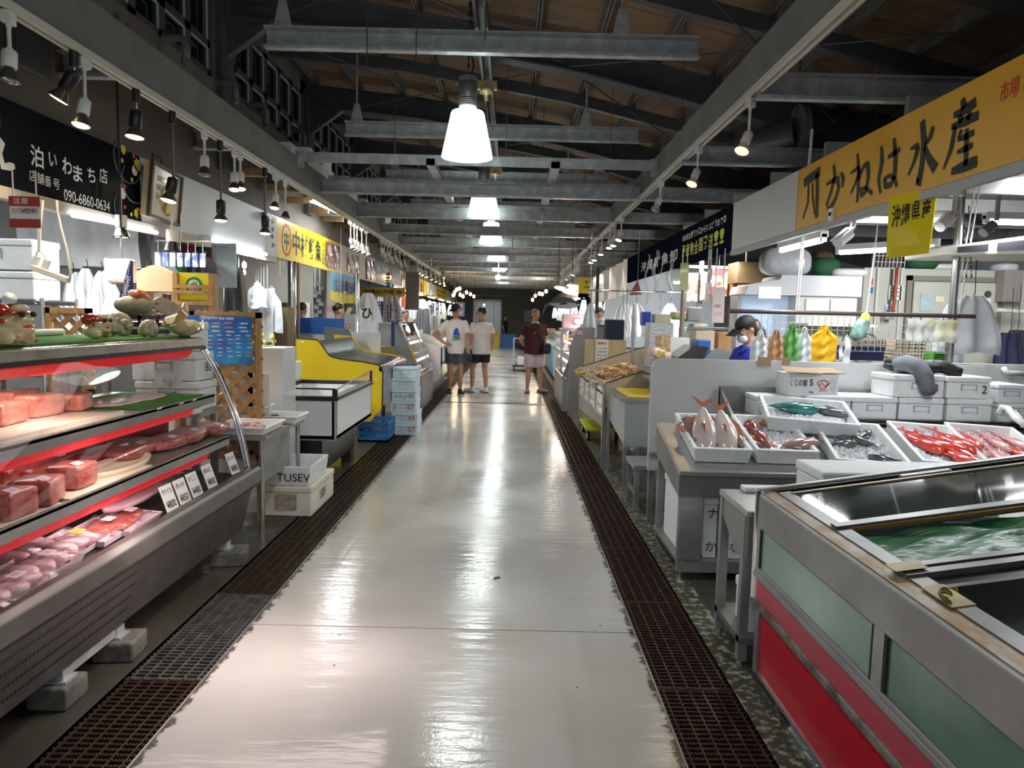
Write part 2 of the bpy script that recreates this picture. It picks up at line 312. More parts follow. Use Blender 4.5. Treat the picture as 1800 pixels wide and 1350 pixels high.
# ================================================================== WALLS AND ROOF
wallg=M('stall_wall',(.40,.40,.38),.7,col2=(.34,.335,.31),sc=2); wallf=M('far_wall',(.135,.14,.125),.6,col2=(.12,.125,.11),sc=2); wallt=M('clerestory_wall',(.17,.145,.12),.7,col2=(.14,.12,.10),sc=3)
struct('wall_left',B().box(-6.6,-6.5,-4,YB,0,3.6),wallg); struct('wall_right',B().box(6.8,6.9,-4,YB,0,3.6),wallg)
dx0=at(834,540,'y',YB).x; dx1=at(880,540,'y',YB).x; dz=2.42
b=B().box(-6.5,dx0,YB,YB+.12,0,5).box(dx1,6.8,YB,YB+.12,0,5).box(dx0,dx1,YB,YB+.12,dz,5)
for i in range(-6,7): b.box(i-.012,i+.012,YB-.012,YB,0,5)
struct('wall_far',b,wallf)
b=B().box(dx0-.06,dx0,YB-.05,YB+.12,0,dz+.06).box(dx1,dx1+.06,YB-.05,YB+.12,0,dz+.06).box(dx0-.06,dx1+.06,YB-.05,YB+.12,dz,dz+.1)
struct('door_1',b,M('door_frame',(.45,.45,.42),.4,.5))
shut=B()
for i in range(24): shut.box(dx0-1.5,dx1+1.5,YB+4,YB+4.03+.012*(i%2),i*.11,i*.11+.1)
struct('wall_beyond_door',shut,M('shutter',(.30,.31,.30),.5,.3)); struct('floor_beyond_door',B().box(-3,3,YB+.12,YB+4,-.05,-.005),wet)
lamp('AREA','doorway_light',((dx0+dx1)/2,YB+2,2.7),30,COOL,.6,aim=((dx0+dx1)/2,YB+2,0))
# roof: shallow over the windows, steeper towards the right
RP=[(-3.15,4.78),(-1.4,4.62),(.6,4.30),(6.9,2.72+.15)]
def roofz(x):
    for (a,za),(c,zc) in zip(RP,RP[1:]):
        if x<=c: return za+(zc-za)*(x-a)/(c-a)
    return RP[-1][1]
rb=M('roof_board',(.24,.145,.08),.75,col2=(.18,.11,.06),sc=2.2,stretch=(1,3,1))
b=B()
for (a,za),(c,zc) in zip(RP,RP[1:]):
    y=-4.
    while y<YB: b.hexa([(a,y+.012,za+.16),(c,y+.012,zc+.16),(c,y+.9,zc+.16),(a,y+.9,za+.16),(a,y+.012,za+.2),(c,y+.012,zc+.2),(c,y+.9,zc+.2),(a,y+.9,za+.2)]); y+=.9
    b.hexa([(a,-4,za+.2),(c,-4,zc+.2),(c,YB,zc+.2),(a,YB,za+.2),(a,-4,za+.24),(c,-4,zc+.24),(c,YB,zc+.24),(a,YB,za+.24)])
struct('ceiling',b,rb)
pm=M('purlin',(.17,.155,.14),.6,.2,col2=(.13,.12,.11),sc=6)
b=B(); x=-2.9
while x<6.5:
    z=roofz(x)+.10
    if abs(x-.1)>.01: b.box(x-.028,x-.006,-4,YB,z-.07,z+.055); b.box(x+.006,x+.028,-4,YB,z-.07,z+.055)
    x+=.62
struct('beam_purlins',b,pm)
for i in range(12):
    y=1.5+3.05*i; b=B(); t=.26
    for (a,za),(c,zc) in zip(RP,RP[1:]):
        for (zz0,zz1,w) in ((-t-.02,-t,.09),(-t,.0,.012),(-.0,.02,.09)): b.hexa([(a,y-w,za+zz0),(c,y-w,zc+zz0),(c,y+w,zc+zz0),(a,y+w,za+zz0),(a,y-w,za+zz1),(c,y-w,zc+zz1),(c,y+w,zc+zz1),(a,y+w,za+zz1)])
    b.box(-3.18,-2.98,y-.16,y+.16,2.95,4.7); b.hexa([(-2.98,y-.05,4.1),(-2.5,y-.05,4.45),(-2.5,y+.05,4.45),(-2.98,y+.05,4.1),(-2.98,y-.05,4.6),(-2.5,y-.05,4.6),(-2.5,y+.05,4.6),(-2.98,y+.05,4.6)])
    struct('beam_rafter',b,dark)
    if i<11:
        b=B(); y2=y+1.5
        for (a,za),(c,zc) in zip(RP,RP[1:]): b.hexa([(a,y2-.04,za-.12),(c,y2-.04,zc-.12),(c,y2+.04,zc-.12),(a,y2+.04,za-.12),(a,y2-.04,za+.02),(c,y2-.04,zc+.02),(c,y2+.04,zc+.02),(a,y2+.04,za+.02)])
        b.cyl((-2.7,y,4.4),(.5,y+3,4.1),.008,n=5).cyl((.5,y,4.1),(-2.7,y+3,4.4),.008,n=5).cyl((.5,y,4.08),(3.5,y+3,3.4),.008,n=5).cyl((3.5,y,3.4),(.5,y+3,4.08),.008,n=5)
        struct('beam_brace',b,dark)
# clerestory wall with night-black windows, one bank per bay
wf=M('window_frame',(.10,.10,.10),.45,.3); wglint=M('painted_edge_glint',(.50,.60,.72),.35,.1); nightg=M('night_glass',(.004,.005,.007),.05)  # frame edges: lamp reflections painted in as a paler colour
b=B().box(-3.12,-3.05,-4,YB,2.68,3.84)
for i in range(13): y=-1.55+3.05*i; b.box(-3.12,-3.05,y-.3,y+.3,3.84,4.8)
b.box(-3.12,-3.05,-4,YB,4.58,4.95)
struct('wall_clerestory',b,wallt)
for i in range(12):
    y0=1.5+3.05*i+.28; y1=y0+2.45
    if i==0: y0=1.78
    fr=B().box(-3.10,-3.03,y0,y1,3.82,3.86).box(-3.10,-3.03,y0,y1,4.07,4.14).box(-3.10,-3.03,y0,y1,4.54,4.6); n=5; dy=(y1-y0)/n
    for k in range(n+1): fr.box(-3.10,-3.03,y0+k*dy-.06,y0+k*dy+.06,3.82,4.6)
    w=struct('window_%d'%(i+1),fr,wf); p=B().box(-3.09,-3.08,y0,y1,3.84,4.58); obj('pane',p,nightg,w); g=B()
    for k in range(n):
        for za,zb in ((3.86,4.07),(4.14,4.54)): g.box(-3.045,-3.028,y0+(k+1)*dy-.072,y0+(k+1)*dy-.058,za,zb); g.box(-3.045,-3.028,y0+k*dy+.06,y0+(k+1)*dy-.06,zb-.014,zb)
    obj('glint_edge',g,wglint,w)
# right side wall under the low eave and stall ceilings
slat=M('ceiling_slat',(.30,.19,.09),.65,col2=(.24,.15,.07),sc=5,stretch=(4,.5,1))
b=B().box(-6.5,-3.12,7.6,15,3.12,3.16)
for i in range(12): x=-6.4+i*.28; b.box(x,x+.05,7.6,15,3.04,3.12)
for i in range(8): y=7.8+i*.9; b.box(-6.5,-2.7,y,y+.07,2.96,3.04)
struct('ceiling_slatted_left',b,slat)
dk=M('stall_ceiling',(.09,.09,.085),.7)
struct('ceiling_stall_left',B().box(-6.5,-3.12,-4,7.6,3.2,3.24).box(-6.5,-3.12,15,YB,3.2,3.24),dk)
# ================================================================== STEEL: side beams, tracks, cross channels
LX,LZ,RX,RZ=-2.45,2.93,1.60,3.06
for nm,x,z0,z1,s in (('beam_left',LX,LZ,3.25,1),('beam_right',RX,RZ,3.36,-1)):
    for ya,yb in ((-3,24.4),(25.8,39.5)):
        b=B().box(x-.012,x+.012,ya,yb,z0+.02,z1).box(min(x,x-.09*s),max(x,x-.09*s),ya,yb,z0+.02,z0+.035).box(min(x,x-.09*s),max(x,x-.09*s),ya,yb,z1-.015,z1); struct(nm,b,grey)
trackm=M('track_cream',(.66,.63,.55),.45)
for x,z,lab in ((LX,LZ,'cream lighting track under the left steel beam'),(RX,RZ,'cream lighting track under the right steel beam')):
    b=B().box(x-.035,x-.012,-2.5,24.2,z-.022,z+.02).box(x+.012,x+.035,-2.5,24.2,z-.022,z+.02).box(x-.012,x+.012,-2.5,24.2,z+.005,z+.02); one('lighting_track',b,trackm,lab,'lighting track')
def channel(x0,x1,y,z0,h=.17,d=.07): return B().box(x0,x1,y,y+.012,z0,z0+h).box(x0,x1,y-d,y+.012,z0,z0+.014).box(x0,x1,y-d,y+.012,z0+h-.014,z0+h).box(x0,x1,y-d-.004,y-d+.004,z0,z0+.022)
for y in (2.93,4.95,6.97): struct('beam_channel_left',channel(-6.4,LX,y,3.03),galv); struct('beam_channel_right',channel(RX,6.7,y,3.0),galv)
for i in range(14):
    y=9.2+2.1*i; struct('beam_channel',channel(-6.4,6.7,y,3.02),galv)
for k,y in enumerate((8.15,9.55,11.6,14.2,18.0,21.5,25.9,30,34)):
    wtie=M('white_tie',(.62,.62,.60),.5) if k==4 else galv
    b=B().box(LX,RX,y,y+.02,3.19,3.30 if k!=4 else 3.34); b.box(LX+.0,LX+.09,y-.02,y,3.12,3.31).box(RX-.09,RX,y-.02,y,3.12,3.31).cyl((LX+.05,y-.035,3.26),(LX+.05,y-.02,3.26),.022,n=6).cyl((RX-.05,y-.035,3.26),(RX-.05,y-.02,3.26),.022,n=6)
    for sx in (-1.0,.4): b.hexa([(sx,y,3.19),(sx+.1,y,3.19),(sx+.1,y+1.2,3.19),(sx,y+1.2,3.19),(sx,y,3.26),(sx+.1,y,3.26),(sx+.1,y+1.2,3.26),(sx,y+1.2,3.26)])
    struct('beam_tie',b,wtie)
for k,y in enumerate((6.0,8.75,11.5,14.3,17.2,20.1,23,26,29)):
    t=thing('hung_beam','galvanised channel hung across the hall by rods, %s from the front'%ORD[k],'hanging beam',(-.29,y,3.62),'channels hung under the roof')
    obj('channel',channel(-2.04,1.46,y,3.62,.17,.08),galv,t)
    for hx in (-1.9,.83):
        h=B().cyl((hx,y-.03,3.95),(hx,y-.03,roofz(hx)),.012,n=6).slab([(hx-.075,y-.036,3.79),(hx+.075,y-.036,3.79),(hx+.03,y-.036,4.0),(hx-.03,y-.036,4.0)],(0,.012,0)).cyl((hx,y-.05,3.88),(hx,y-.024,3.88),.028,n=8); obj('hanger',h,galv,t)
b=B().box(-.35,-.325,-2,33,3.82,3.93).box(-.27,-.245,-2,33,3.82,3.93).box(-.35,-.245,-2,33,3.92,3.935); struct('beam_center_rail',b,pm)
for y in (7.25,11.3,15.2): one('rail_bracket',B().box(-.40,-.2,y-.03,y+.03,3.74,3.82).lathe([(.07,0),(.07,.03),(.05,.035),(.02,.05),(.02,.1)],(-.3,y,3.74),14,(0,0,-1)),M('brass_cap',(.5,.38,.18),.4,.5),'brass coloured cap under the rail, %s along the aisle'%{7.25:'nearest',11.3:'second',15.2:'third'}[y],'bracket')
# thin hanger rods and braces in the roof space
rodm=M('rust_rod',(.07,.05,.04),.7)
b=B(); rr=random.Random(3)
for i in range(70):
    x=rr.uniform(-2.4,3.2); y=rr.uniform(4.5,26); z=roofz(x); b.cyl((x,y,z+.1),(x,y,rr.choice((3.3,3.25,3.8))),.005,n=4,cap=False)
struct('beam_hanger_rods',b,rodm)
pv=M('grey_pipe',(.16,.155,.145),.4,.2)
b0=B().tube([(-3.1,0,.16),(-2.93,0,.16),(-2.87,0,.15),(-2.85,0,.09),(-2.85,0,-.06)],.035,10).cyl((-3.08,0,.16),(-3.02,0,.16),.045,n=10).cyl((-2.85,0,-.01),(-2.85,0,-.05),.042,n=10)
pp=None
for k,(px,py) in enumerate(((296,100),(388,172),(445,210),(515,250))):
    p=at(px,py,'x',-3.0); lab='bent grey drain pipe coming out of the clerestory wall, %s from the front'%ORD[k]
    if pp is None: pp=tag(obj('drain_pipe',b0,pv),lab,'pipe','bent pipes under the clerestory'); o=pp
    else: o=dup(pp,label=lab)
    o.location=(0,p.y,p.z)
one('cable_box',B().ob(at(215,42,'x',-3.03),(.03,.12,.09)).tube([at(226,45,'x',-3.0),at(236,55,'x',-2.99),at(237,70,'x',-2.99)],.006,6),pv,'small junction box with a cut cable on the clerestory wall','junction box')
b=B().cyl((-4.6,6.2,2.5),(-4.6,6.2,3.2),.075,n=14); one('vent_pipe',b,pv,'vertical grey pipe behind the black sign','pipe')
# right: ventilation duct under the roof
duct=M('duct_wrap',(.055,.055,.055),.25,.5,bump=.9,bsc=14); t=thing('ventilation_duct','fat dark ventilation duct with creased wrapping under the right roof','duct',(3.2,7.4,3.2))
obj('duct_body',B().cyl((2.86,7.42,3.46),(3.7,7.4,3.40),.235,.24,n=24).cyl((3.7,7.4,3.40),(5.6,8.6,2.95),.22,n=24),duct,t); obj('collar',B().cyl((2.83,7.42,3.46),(2.90,7.42,3.46),.262,n=24),dsteel,t); obj('duct_end',B().cyl((2.35,7.75,3.36),(2.84,7.43,3.44),.13,.16,n=20),M('duct_grey',(.20,.21,.22),.3,.6),t)
# ================================================================== PENDANT LAMPS
capm=M('ballast_grey',(.33,.34,.34),.35,.7)
def pendant():
    t=thing('pendant_lamp','x','lamp',(0,0,0)); 
    obj('lamp_shade',B().lathe([(.012,.435),(.13,.433),(.152,.425),(.160,.41),(.245,.008),(.247,0),(.240,0),(.152,.40),(.012,.42)],(0,0,0),32,cap=False),shade_e,t)
    obj('bulb',B().lathe([(.02,.40),(.03,.3),(.06,.22),(.07,.15),(.05,.09),(.001,.07)],(0,0,0),14,cap=False),M('bulb_core',(1,1,1),.5,em=(.9,1,.97),es=5),t)
    g=B().lathe([(.03,.44),(.03,.46),(.085,.465),(.09,.48)],n=24)
    for k in range(4): z=.485+k*.016; g.lathe([(.082,z),(.088,z+.003),(.088,z+.011),(.082,z+.014)],n=24)
    g.lathe([(.086,.55),(.088,.555),(.088,.70),(.086,.705)],n=24)
    for k in range(3): z=.708+k*.014; g.lathe([(.080,z),(.087,z+.003),(.087,z+.01),(.08,z+.012)],n=24)
    g.lathe([(.086,.748),(.086,.76),(.02,.775),(.014,.8)],n=24); obj('ballast',g,capm,t)
    c=B(); z=.8
    for i in range(16): c.ob((0,0,z+.02),(.016,.004,.045) if i%2 else (.004,.016,.045)); z+=.04
    c.tube([(.02,0,.77),(.05,.01,.85),(.02,.02,1.0),(.03,0,1.15),(.015,0,1.45)],.008,6); obj('chain',c,blackm,t); return t
pd=pendant(); plab=['bright white pendant lamp cut off by the top of the picture','large white pendant lamp hanging nearest below the hung beams','white pendant lamp half hidden behind a steel tie','white pendant lamp just under the half hidden one','small white pendant lamp, fourth in the aisle row','tiny pendant lamp, fifth in the aisle row','tiny pendant lamp, sixth in the aisle row','tiny pendant lamp farthest along the aisle row','pendant lamp behind the viewer']
for i,(x,y) in enumerate(PEND):
    o=pd if i==0 else dup(pd); o.location=(x,y,3.04 if i else 2.97); o['label']=plab[i]; o['group']='pendant lamps over the aisle'
o=dup(pd,(1.02,27.8,3.2),label='single pendant lamp right of the aisle row, above the hanging fish',group='pendant lamps over the aisle')
speak=M('speaker_grey',(.5,.5,.48),.5)
for k,(px,py,y) in enumerate(((900,452,14.0),(894,480,17.5),(876,489,19.5))):
    p=at(px,py,'y',y); one('hall_speaker',B().ob(p,(.14,.12,.17)).cyl(p+V((0,-.06,-.01)),p+V((0,-.09,-.01)),.05,n=14).cyl(p+V((0,0,.08)),p+V((0,0,.62)),.012,n=6),speak,'small pale speaker hung under a channel, %s along the aisle'%ORD[k],'speaker','speakers over the aisle')

# foam boxes and lids heaped on the stall roof behind the left beam
struct('ceiling_loft_left',B().box(-3.05,-2.52,7.8,16,3.255,3.28),dk)
# ================================================================== TRACK SPOTLIGHTS
wspot=M('spot_white',(.70,.69,.65),.4); lens_off=M('spot_lens',(.25,.25,.25),.15,.5)
def spot(kind,stem,tilt,lit,bm):
    """root on the track; the head tilts about X (towards -Y is positive)"""
    t=thing('track_spotlight','x','spotlight'); body=wspot if kind=='w' else black; st=wspot if kind=='w' else (chrome if stem<.2 else M('spot_rod',(.16,.13,.11),.4,.5))
    obj('adapter',B().box(-.022,.022,-.035,.035,-.06,.0).cyl((0,0,-.06),(0,0,-.075),.014,n=10) if kind=='w' else B().cyl((0,0,0),(0,0,-.085),.024,n=14),body,t,bev=.004 if kind=='w' else 0)
    obj('stem',B().cyl((0,0,-.07),(0,0,-.07-stem),.010 if kind=='w' else .009,n=8),st,t)
    z=-.07-stem; d=V((0,-math.sin(tilt),-math.cos(tilt))); o=V((0,0,z)); h=B()
    h.ell(o,(.018,.018,.018),10,6); h.lathe([(.03,.005),(.034,.012),(.034,.085),(.03,.09)] if kind=='w' else [(.036,.0),(.038,.01),(.038,.10),(.034,.105)],o,16,d)
    e=.09 if kind=='w' else .10
    if kind=='w': obj('head',h,body,t); bell=B().lathe([(.022,e),(.026,e+.01),(.048,e+.06),(.05,e+.066),(.047,e+.064)],o,18,d,cap=False); obj('lamp_bell',bell,M('spot_bell_dark',(.05,.05,.05),.3) if bm=='d' else wspot,t)
    else: obj('head',h,body,t); obj('lamp_bell',B().lathe([(.028,e),(.03,e+.012),(.058,e+.062),(.06,e+.07),(.056,e+.068)],o,18,d,cap=False),M('bell_brown',(.09,.075,.05),.35,.3),t)
    r=.045 if kind=='w' else .054; c=o+d*(e+.062)
    obj('lens',B().lathe([(r,0),(r*.8,.008),(.001,.012)],c,16,d,cap=False),(bulb_w if lit=='y' else bulb_r if lit=='r' else bulb_n) if lit else lens_off,t)
    t['lit']=1 if lit else 0; return t,c,d
PRO={}
def put(kind,stem,tilt,lit,bm,x,y,z,rz,label,group,power=0):
    k=(kind,stem,tilt,lit,bm)
    if k not in PRO: PRO[k]=spot(*k); t,c,d=PRO[k]
    else: t=dup(PRO[k][0]); _,c,d=PRO[k]
    t.location=(x,y,z); t.rotation_euler=(0,0,rz); t['label']=label; t['group']=group
    if 'lit' in t: del t['lit']
    if lit and power:
        R=Matrix.Rotation(rz,3,'Z'); p=V((x,y,z))+R@(c+d*.03); lamp('SPOT','spot_light',p,power,(1,.78,.5) if lit!='n' else (1,.93,.82),.04,aim=p+R@d,spot=1.5,blend=.6)
GL='spotlights on the left track'; GR='spotlights on the right track'
def ly(px): return -LX*FPX/(900-px)
def ry(px): return RX*FPX/(px-900)
L_=[('w',.11,.15,'','d',40,.2,'unlit white spotlight with dark bell at the near end of the left track'),
 ('b',.05,.5,'y','',148,-1.3,'lit black spotlight tilted towards the white boxes above the black sign'),
 ('w',.16,.2,'y','d',165,-.4,'lit white spotlight with dark bell beside the tilted black one'),
 ('b',.07,.12,'y','',252,-.3,'lit short black spotlight, second black one on the left track'),
 ('b',.40,.25,'y','',313,-.6,'lit black spotlight on a long rod in front of the framed fish picture'),
 ('w',.12,.15,'','d',367,.3,'unlit white spotlight with dark bell above the white fascia'),
 ('b',.42,.1,'y','',394,.2,'long-rod black spotlight hanging over the white fascia'),
 ('w',.13,.2,'y','d',418,.3,'nearer of two lit white spotlights hanging close together on the left track'),
 ('w',.10,.2,'y','d',428,.3,'farther of two lit white spotlights hanging close together on the left track'),
 ('b',.40,.1,'y','',470,.2,'third long-rod black spotlight, in front of the white fascia end'),
 ('w',.12,.2,'y','d',489,-.3,'lit white spotlight just left of the wooden slats'),
 ('w',.17,.1,'','d',505,.3,'unlit dark-belled white spotlight left of the fluorescent tube')]
for kd,st,ti,li,bm,px,rz,lab in L_: put(kd,st,ti,li,bm,LX,ly(px),LZ-.02,rz,lab,GL,24)
for i,px in enumerate((618,624,629,637,645)): put('w',.20,.25,'','w',LX,ly(px),LZ-.02,1.2+.1*i,'unlit white long-stem spotlight, %s of five past the fluorescent tube'%ORD[i],GL)
for i,px in enumerate((671,676,682,687,695,703,710)): put('w',.16 if i%2 else .09,.25,'','w',LX,ly(px),LZ-.02,1.0+.2*i,'unlit white spotlight, %s of seven above the beige fascia'%ORD[i],GL)
for i,px in enumerate((735,741,748,757,765,772,780)): put('w',.09,.2,'n','w',LX,ly(px),LZ-.02,1.+.2*i,'small lit spotlight, %s of seven near the far end of the left track'%ORD[i],GL,30)
Rl=[('w',.12,.5,'r','w',1640,-.5,'lit orange spotlight cut off by the top of the picture'),('w',.16,.5,'r','w',1298,-.9,'lit orange spotlight hanging over the white end of the yellow sign'),('w',.13,.5,'r','w',1213,-.9,'lit orange spotlight in front of the galvanised channel, left of the yellow sign'),
 ('w',.11,.5,'','w',1151,-.9,'unlit white spotlight above the navy sign'),('w',.13,.35,'n','w',1086,-.9,'largest lit white flood spotlight before the navy sign'),('w',.13,.2,'n','w',1074,-.5,'lit white spotlight, second from the flood lamp'),('w',.12,.2,'n','w',1067,-.5,'lit white spotlight, third from the flood lamp'),('w',.13,.2,'n','w',1053,-.5,'lit white spotlight, fourth from the flood lamp'),('w',.15,.2,'n','w',1042,-.5,'lit white spotlight, fifth from the flood lamp'),('w',.15,.2,'n','w',1036,-.5,'lit white spotlight, sixth from the flood lamp')]
for kd,st,ti,li,bm,px,rz,lab in Rl: put(kd,st,ti,li,bm,RX,ry(px),RZ-.02,rz,lab,GR,8 if li=='r' else 30)
for i,px in enumerate((1015,1011,1007,1003,999,996,993,990,987,984)): put('w',.16,.25,'n' if i in(2,5,8) else '','w',RX,ry(px),RZ-.02,-1.-.2*i,'small white spotlight in the far bunch on the right track, %s of ten'%ORD[i],GR,20)
# big work lamps over the far right stalls
for i,(px,py,y) in enumerate(((988,508,17),(1002,514,16.6),(1011,505,16.2))):
    p=at(px,py,'y',y); t=thing('work_lamp',['pink-white dish lamp nearest the hanging fish','middle pink-white dish lamp, lowest of three','pink-white dish lamp beside the curtain sign'][i],'lamp',p,'dish lamps over the right stalls')
    obj('cord',B().cyl(p+V((0,0,.12)),p+V((0,0,.75)),.008,n=6),rope,t); obj('lamp_shade',B().lathe([(.03,.14),(.05,.12),(.19,.02),(.2,0),(.185,.0),(.04,.11)],p,20,(.25,.2,1),cap=False),plas,t); obj('bulb',B().ell(p+V((0,0,.035)),(.13,.13,.045),14,8),M('pinkish_bulb',(1,.9,.88),.5,em=(1,.86,.8),es=9),t); lamp('POINT','dish_light',p-V((0,0,.08)),35,(1,.85,.75),.12)
# clusters of bare bulbs at the far ends
def bulbcluster(pts,lab,grp,m):
    for i,(px,py,y) in enumerate(pts):
        p=at(px,py,'y',y); t=thing('hanging_bulb',lab%ORD[i],'bulb',p,grp); obj('cord',B().cyl(p+V((0,0,.08)),(p.x,p.y,roofz(p.x)+.14),.006,n=5),blackm,t); obj('socket',B().cyl(p+V((0,0,.05)),p+V((0,0,.11)),.025,n=8),black,t); obj('glass_bulb',B().ell(p,(.055,.055,.065),10,7),m,t)
bulbcluster([(797,519,24),(803,509,24.3),(808,507,24.6),(799,514,25),(809,518,25),(814,521,25.4),(820,514,26),(827,517,27),(833,521,28)],'bare warm bulb in the left far cluster, %s from the left','bulbs at the far left stalls',bulb_w)
bulbcluster([(936,527,27),(941,520,26.5),(948,516,25.5),(953,517,25),(960,512,24.5)],'bare warm bulb in the right far cluster, %s from the left','bulbs at the far right stalls',bulb_w)
bulbcluster([(851,536,38),],'single warm bulb hanging before the far doorway, %s and only','bulb at the far doorway',bulb_w)
bulbcluster([(744,530,20),(755,532,21),(684,487,17),(712,528,18)],'bare warm bulb under the left far fascias, %s from the first','bulbs under the left fascias',bulb_w)
lamp('POINT','cluster_light',at(808,512,'y',25),60,WARM,.3); lamp('POINT','cluster_light',at(948,517,'y',26),60,WARM,.3)
# ================================================================== FASCIAS AND SIGNS (LEFT)
FX=-3.0; YR=V((0,1,0)); ZU=V((0,0,1)); SGN=V((1,0,0))
blks=M('black_sign',(.004,.005,.009),.3,spec=.03); beige=M('beige_fascia',(.58,.50,.42),.5); fasw=M('fascia_white',(.66,.70,.72),.42); ys=M('yellow_sign',(.80,.62,.01),.3,col2=(.76,.55,.02),sc=3); bsg=M('blue_sign',(.05,.13,.25),.45); tan=M('trim_tan',(.42,.33,.22),.6)
def board(name,y0,y1,m,lab,z0=2.205,z1=2.715,x=FX):
    t=thing(name,lab,'sign',(x-.02,(y0+y1)/2,z0)); obj('panel',B().box(x-.045,x,y0,y1,z0,z1),m,t); return t
def ltxt(t,s,px0,px1,py0,py1,m,bold=0,x=FX,name='lettering',skew=0,vert=False):
    """fit s between two picture columns/rows on a left board"""
    pm_=at((px0+px1)/2,(py0+py1)/2,'x',x); y0=at(px0,(py0+py1)/2,'x',x).y; y1=at(px1,(py0+py1)/2,'x',x).y; mx=(px0+px1)/2; z1=at(mx,py0,'x',x).z; z0=at(mx,py1,'x',x).z
    b=B()
    if vert:
        n=len(s); st=(z1-z0)/n
        for i,c in enumerate(s): T(b,c,(x,y0,z1-st*(i+1)),YR,ZU,st*.85,y1-y0,bold)
    else: T(b,s,(x,y0,z0),YR,ZU,z1-z0,y1-y0,bold,skew=skew)
    return obj(name,b,m,t)
t=board('shop_sign',1.6,5.82,blks,'long black shop sign with white brush lettering and a phone number')
b=B()
for i,(c,px,py,h) in enumerate((('泊',64,275,.13),('い',92,281,.085),('わ',117,292,.11),('ま',136,305,.11),('ち',160,308,.10),('店',181,309,.11))):
    p=at(px,py,'x',FX); T(b,c,p-YR*h*.45-ZU*h*.5,YR,ZU,h,h*.95,.015)
obj('lettering',b,wht,t,label='white brush lettering reading the branch name')
b=B(); 
for c,px,py in (('店',57,309),('舗',71,314),('番',84,319),('号',99,324)): p=at(px,py,'x',FX); T(b,c,p-YR*.034-ZU*.034,YR,ZU,.068,.066,.0)
p=at(112,337,'x',FX); q=at(192,352,'x',FX); T(b,'090-6860-0634',(FX,p.y,p.z-.055),YR,ZU,.075,q.y-p.y,.0); obj('phone_lettering',b,wht,t)
b=B(); o=at(-8,245,'x',FX)  # tail of the big cut-off brush character at the frame edge
b.ribbon([(-.02,.16),(.02,.13),(.03,.08)],[.02,.05,.02],YR,ZU,o,SGN).ribbon([(.02,.02),(.05,-.01),(.03,-.07),(.05,-.14),(.11,-.13),(.15,-.12)],[.02,.05,.035,.05,.05,.03],YR,ZU,o,SGN); obj('brush_character',b,wht,t)
fl=B(); fy=M('sign_flower_yellow',(.75,.62,.03),.5); fr_=M('sign_flower_red',(.6,.03,.06),.5); ring=M('sign_ring',(.10,.11,.13),.5)
def disc(b,px,py,r,n=10,wob=0): 
    c=at(px,py,'x',FX+.003); b.add([c]+[c+YR*math.cos(2*PI*i/n)*r*(1-wob*(i%2))+ZU*math.sin(2*PI*i/n)*r*(1-wob*(i%2)) for i in range(n)],[(0,i+1,(i+1)%n+1) for i in range(n)],False)
for px,py,r in ((217,263,.04),(241,290,.055),(240,375,.04),(215,282,.02),(232,316,.022),(231,377,.018),(243,368,.02)): disc(fl,px,py,r,14,.25)
obj('yellow_flowers',fl,fy,t); fl=B()
for px,py,r in ((237,300,.045),(216,340,.045)): disc(fl,px,py,r,20,.15)
obj('white_flowers',fl,wht,t); fl=B()
for px,py,r in ((235,274,.02),(219,328,.02),(220,364,.016)): disc(fl,px,py,r)
obj('red_flowers',fl,fr_,t); fl=B()
for px,py,r in ((225,280,.20),(236,320,.18),(222,365,.17)):
    c=at(px,py,'x',FX+.002); fl.tube([c+YR*math.cos(a*.25)*r+ZU*math.sin(a*.25)*r*.9 for a in range(10,26)],.006,4)
obj('rings',fl,ring,t)
one('sign_rail',B().box(-3.06,-2.985,1.6,9.1,2.13,2.2),M('sign_rail',(.50,.46,.40),.5),'tan wooden rail along the bottom of the black sign and white fascia','rail')
t=board('white_fascia',5.83,9.13,fasw,'plain white fascia panel between the black sign and the yellow sign')
y0=at(469,400,'x',FX).y
b=B().box(FX-.01,FX+.006,y0,9.09,2.25,2.69); pl=obj('name_plate',b,paper,t); bb=B()
for i,c in enumerate('沖縄県'): T(bb,c,(FX+.006,y0+.12,2.59-.09*i),YR,ZU,.06,.12,.02)
obj('lettering',bb,ink,pl); bb=B(); T(bb,'産',(FX+.006,y0+.14,2.30),YR,ZU,.07,.13,.03); obj('emblem',bb,inkb,pl)
one('wall_fan_box',B().box(FX+.01,FX+.06,8.6,8.78,2.62,2.69),black,'small black clip box at the top of the white fascia','box')
# framed picture leaning on the white fascia
q=[at(264,281,'x',FX+.1),at(318,312,'x',FX+.1),at(311,398,'x',FX+.06),at(256,379,'x',FX+.06)]
t=thing('framed_picture','framed brush painting of a yellow butterflyfish on the white fascia','picture',(FX+.05,q[0].y,q[3].z))
fm=M('frame_dark',(.06,.045,.03),.4); b=B(); c=sum(q,V())/4
inn=[c+(p-c)*.90 for p in q]
for i in range(4): j=(i+1)%4; b.slab([q[i],q[j],inn[j],inn[i]],(.03,0,0))
obj('frame',b,fm,t); obj('sheet',B().slab(inn,(.012,0,0)),M('picture_paper',(.72,.64,.50),.25,coat=.6),t)
obj('backing',B().slab([c+(p-c)*.97 for p in q],(-.05,.0,0)),tan,t)
rtp=(q[1]-q[0]).normalized(); upp=(q[0]-q[3]).normalized(); b=B(); cf=c+V((.016,.03,-.03))
b.add([cf]+[cf+rtp*math.cos(2*PI*i/20)*.105+upp*math.sin(2*PI*i/20)*.11 for i in range(20)],[(0,i+1,(i+1)%20+1) for i in range(20)],False); b.poly([cf+rtp*.05+upp*.08,cf+rtp*.13+upp*.13,cf+rtp*.11+upp*.0]); obj('fish_drawing',b,M('fish_yellow',(.75,.55,.04),.4),t)
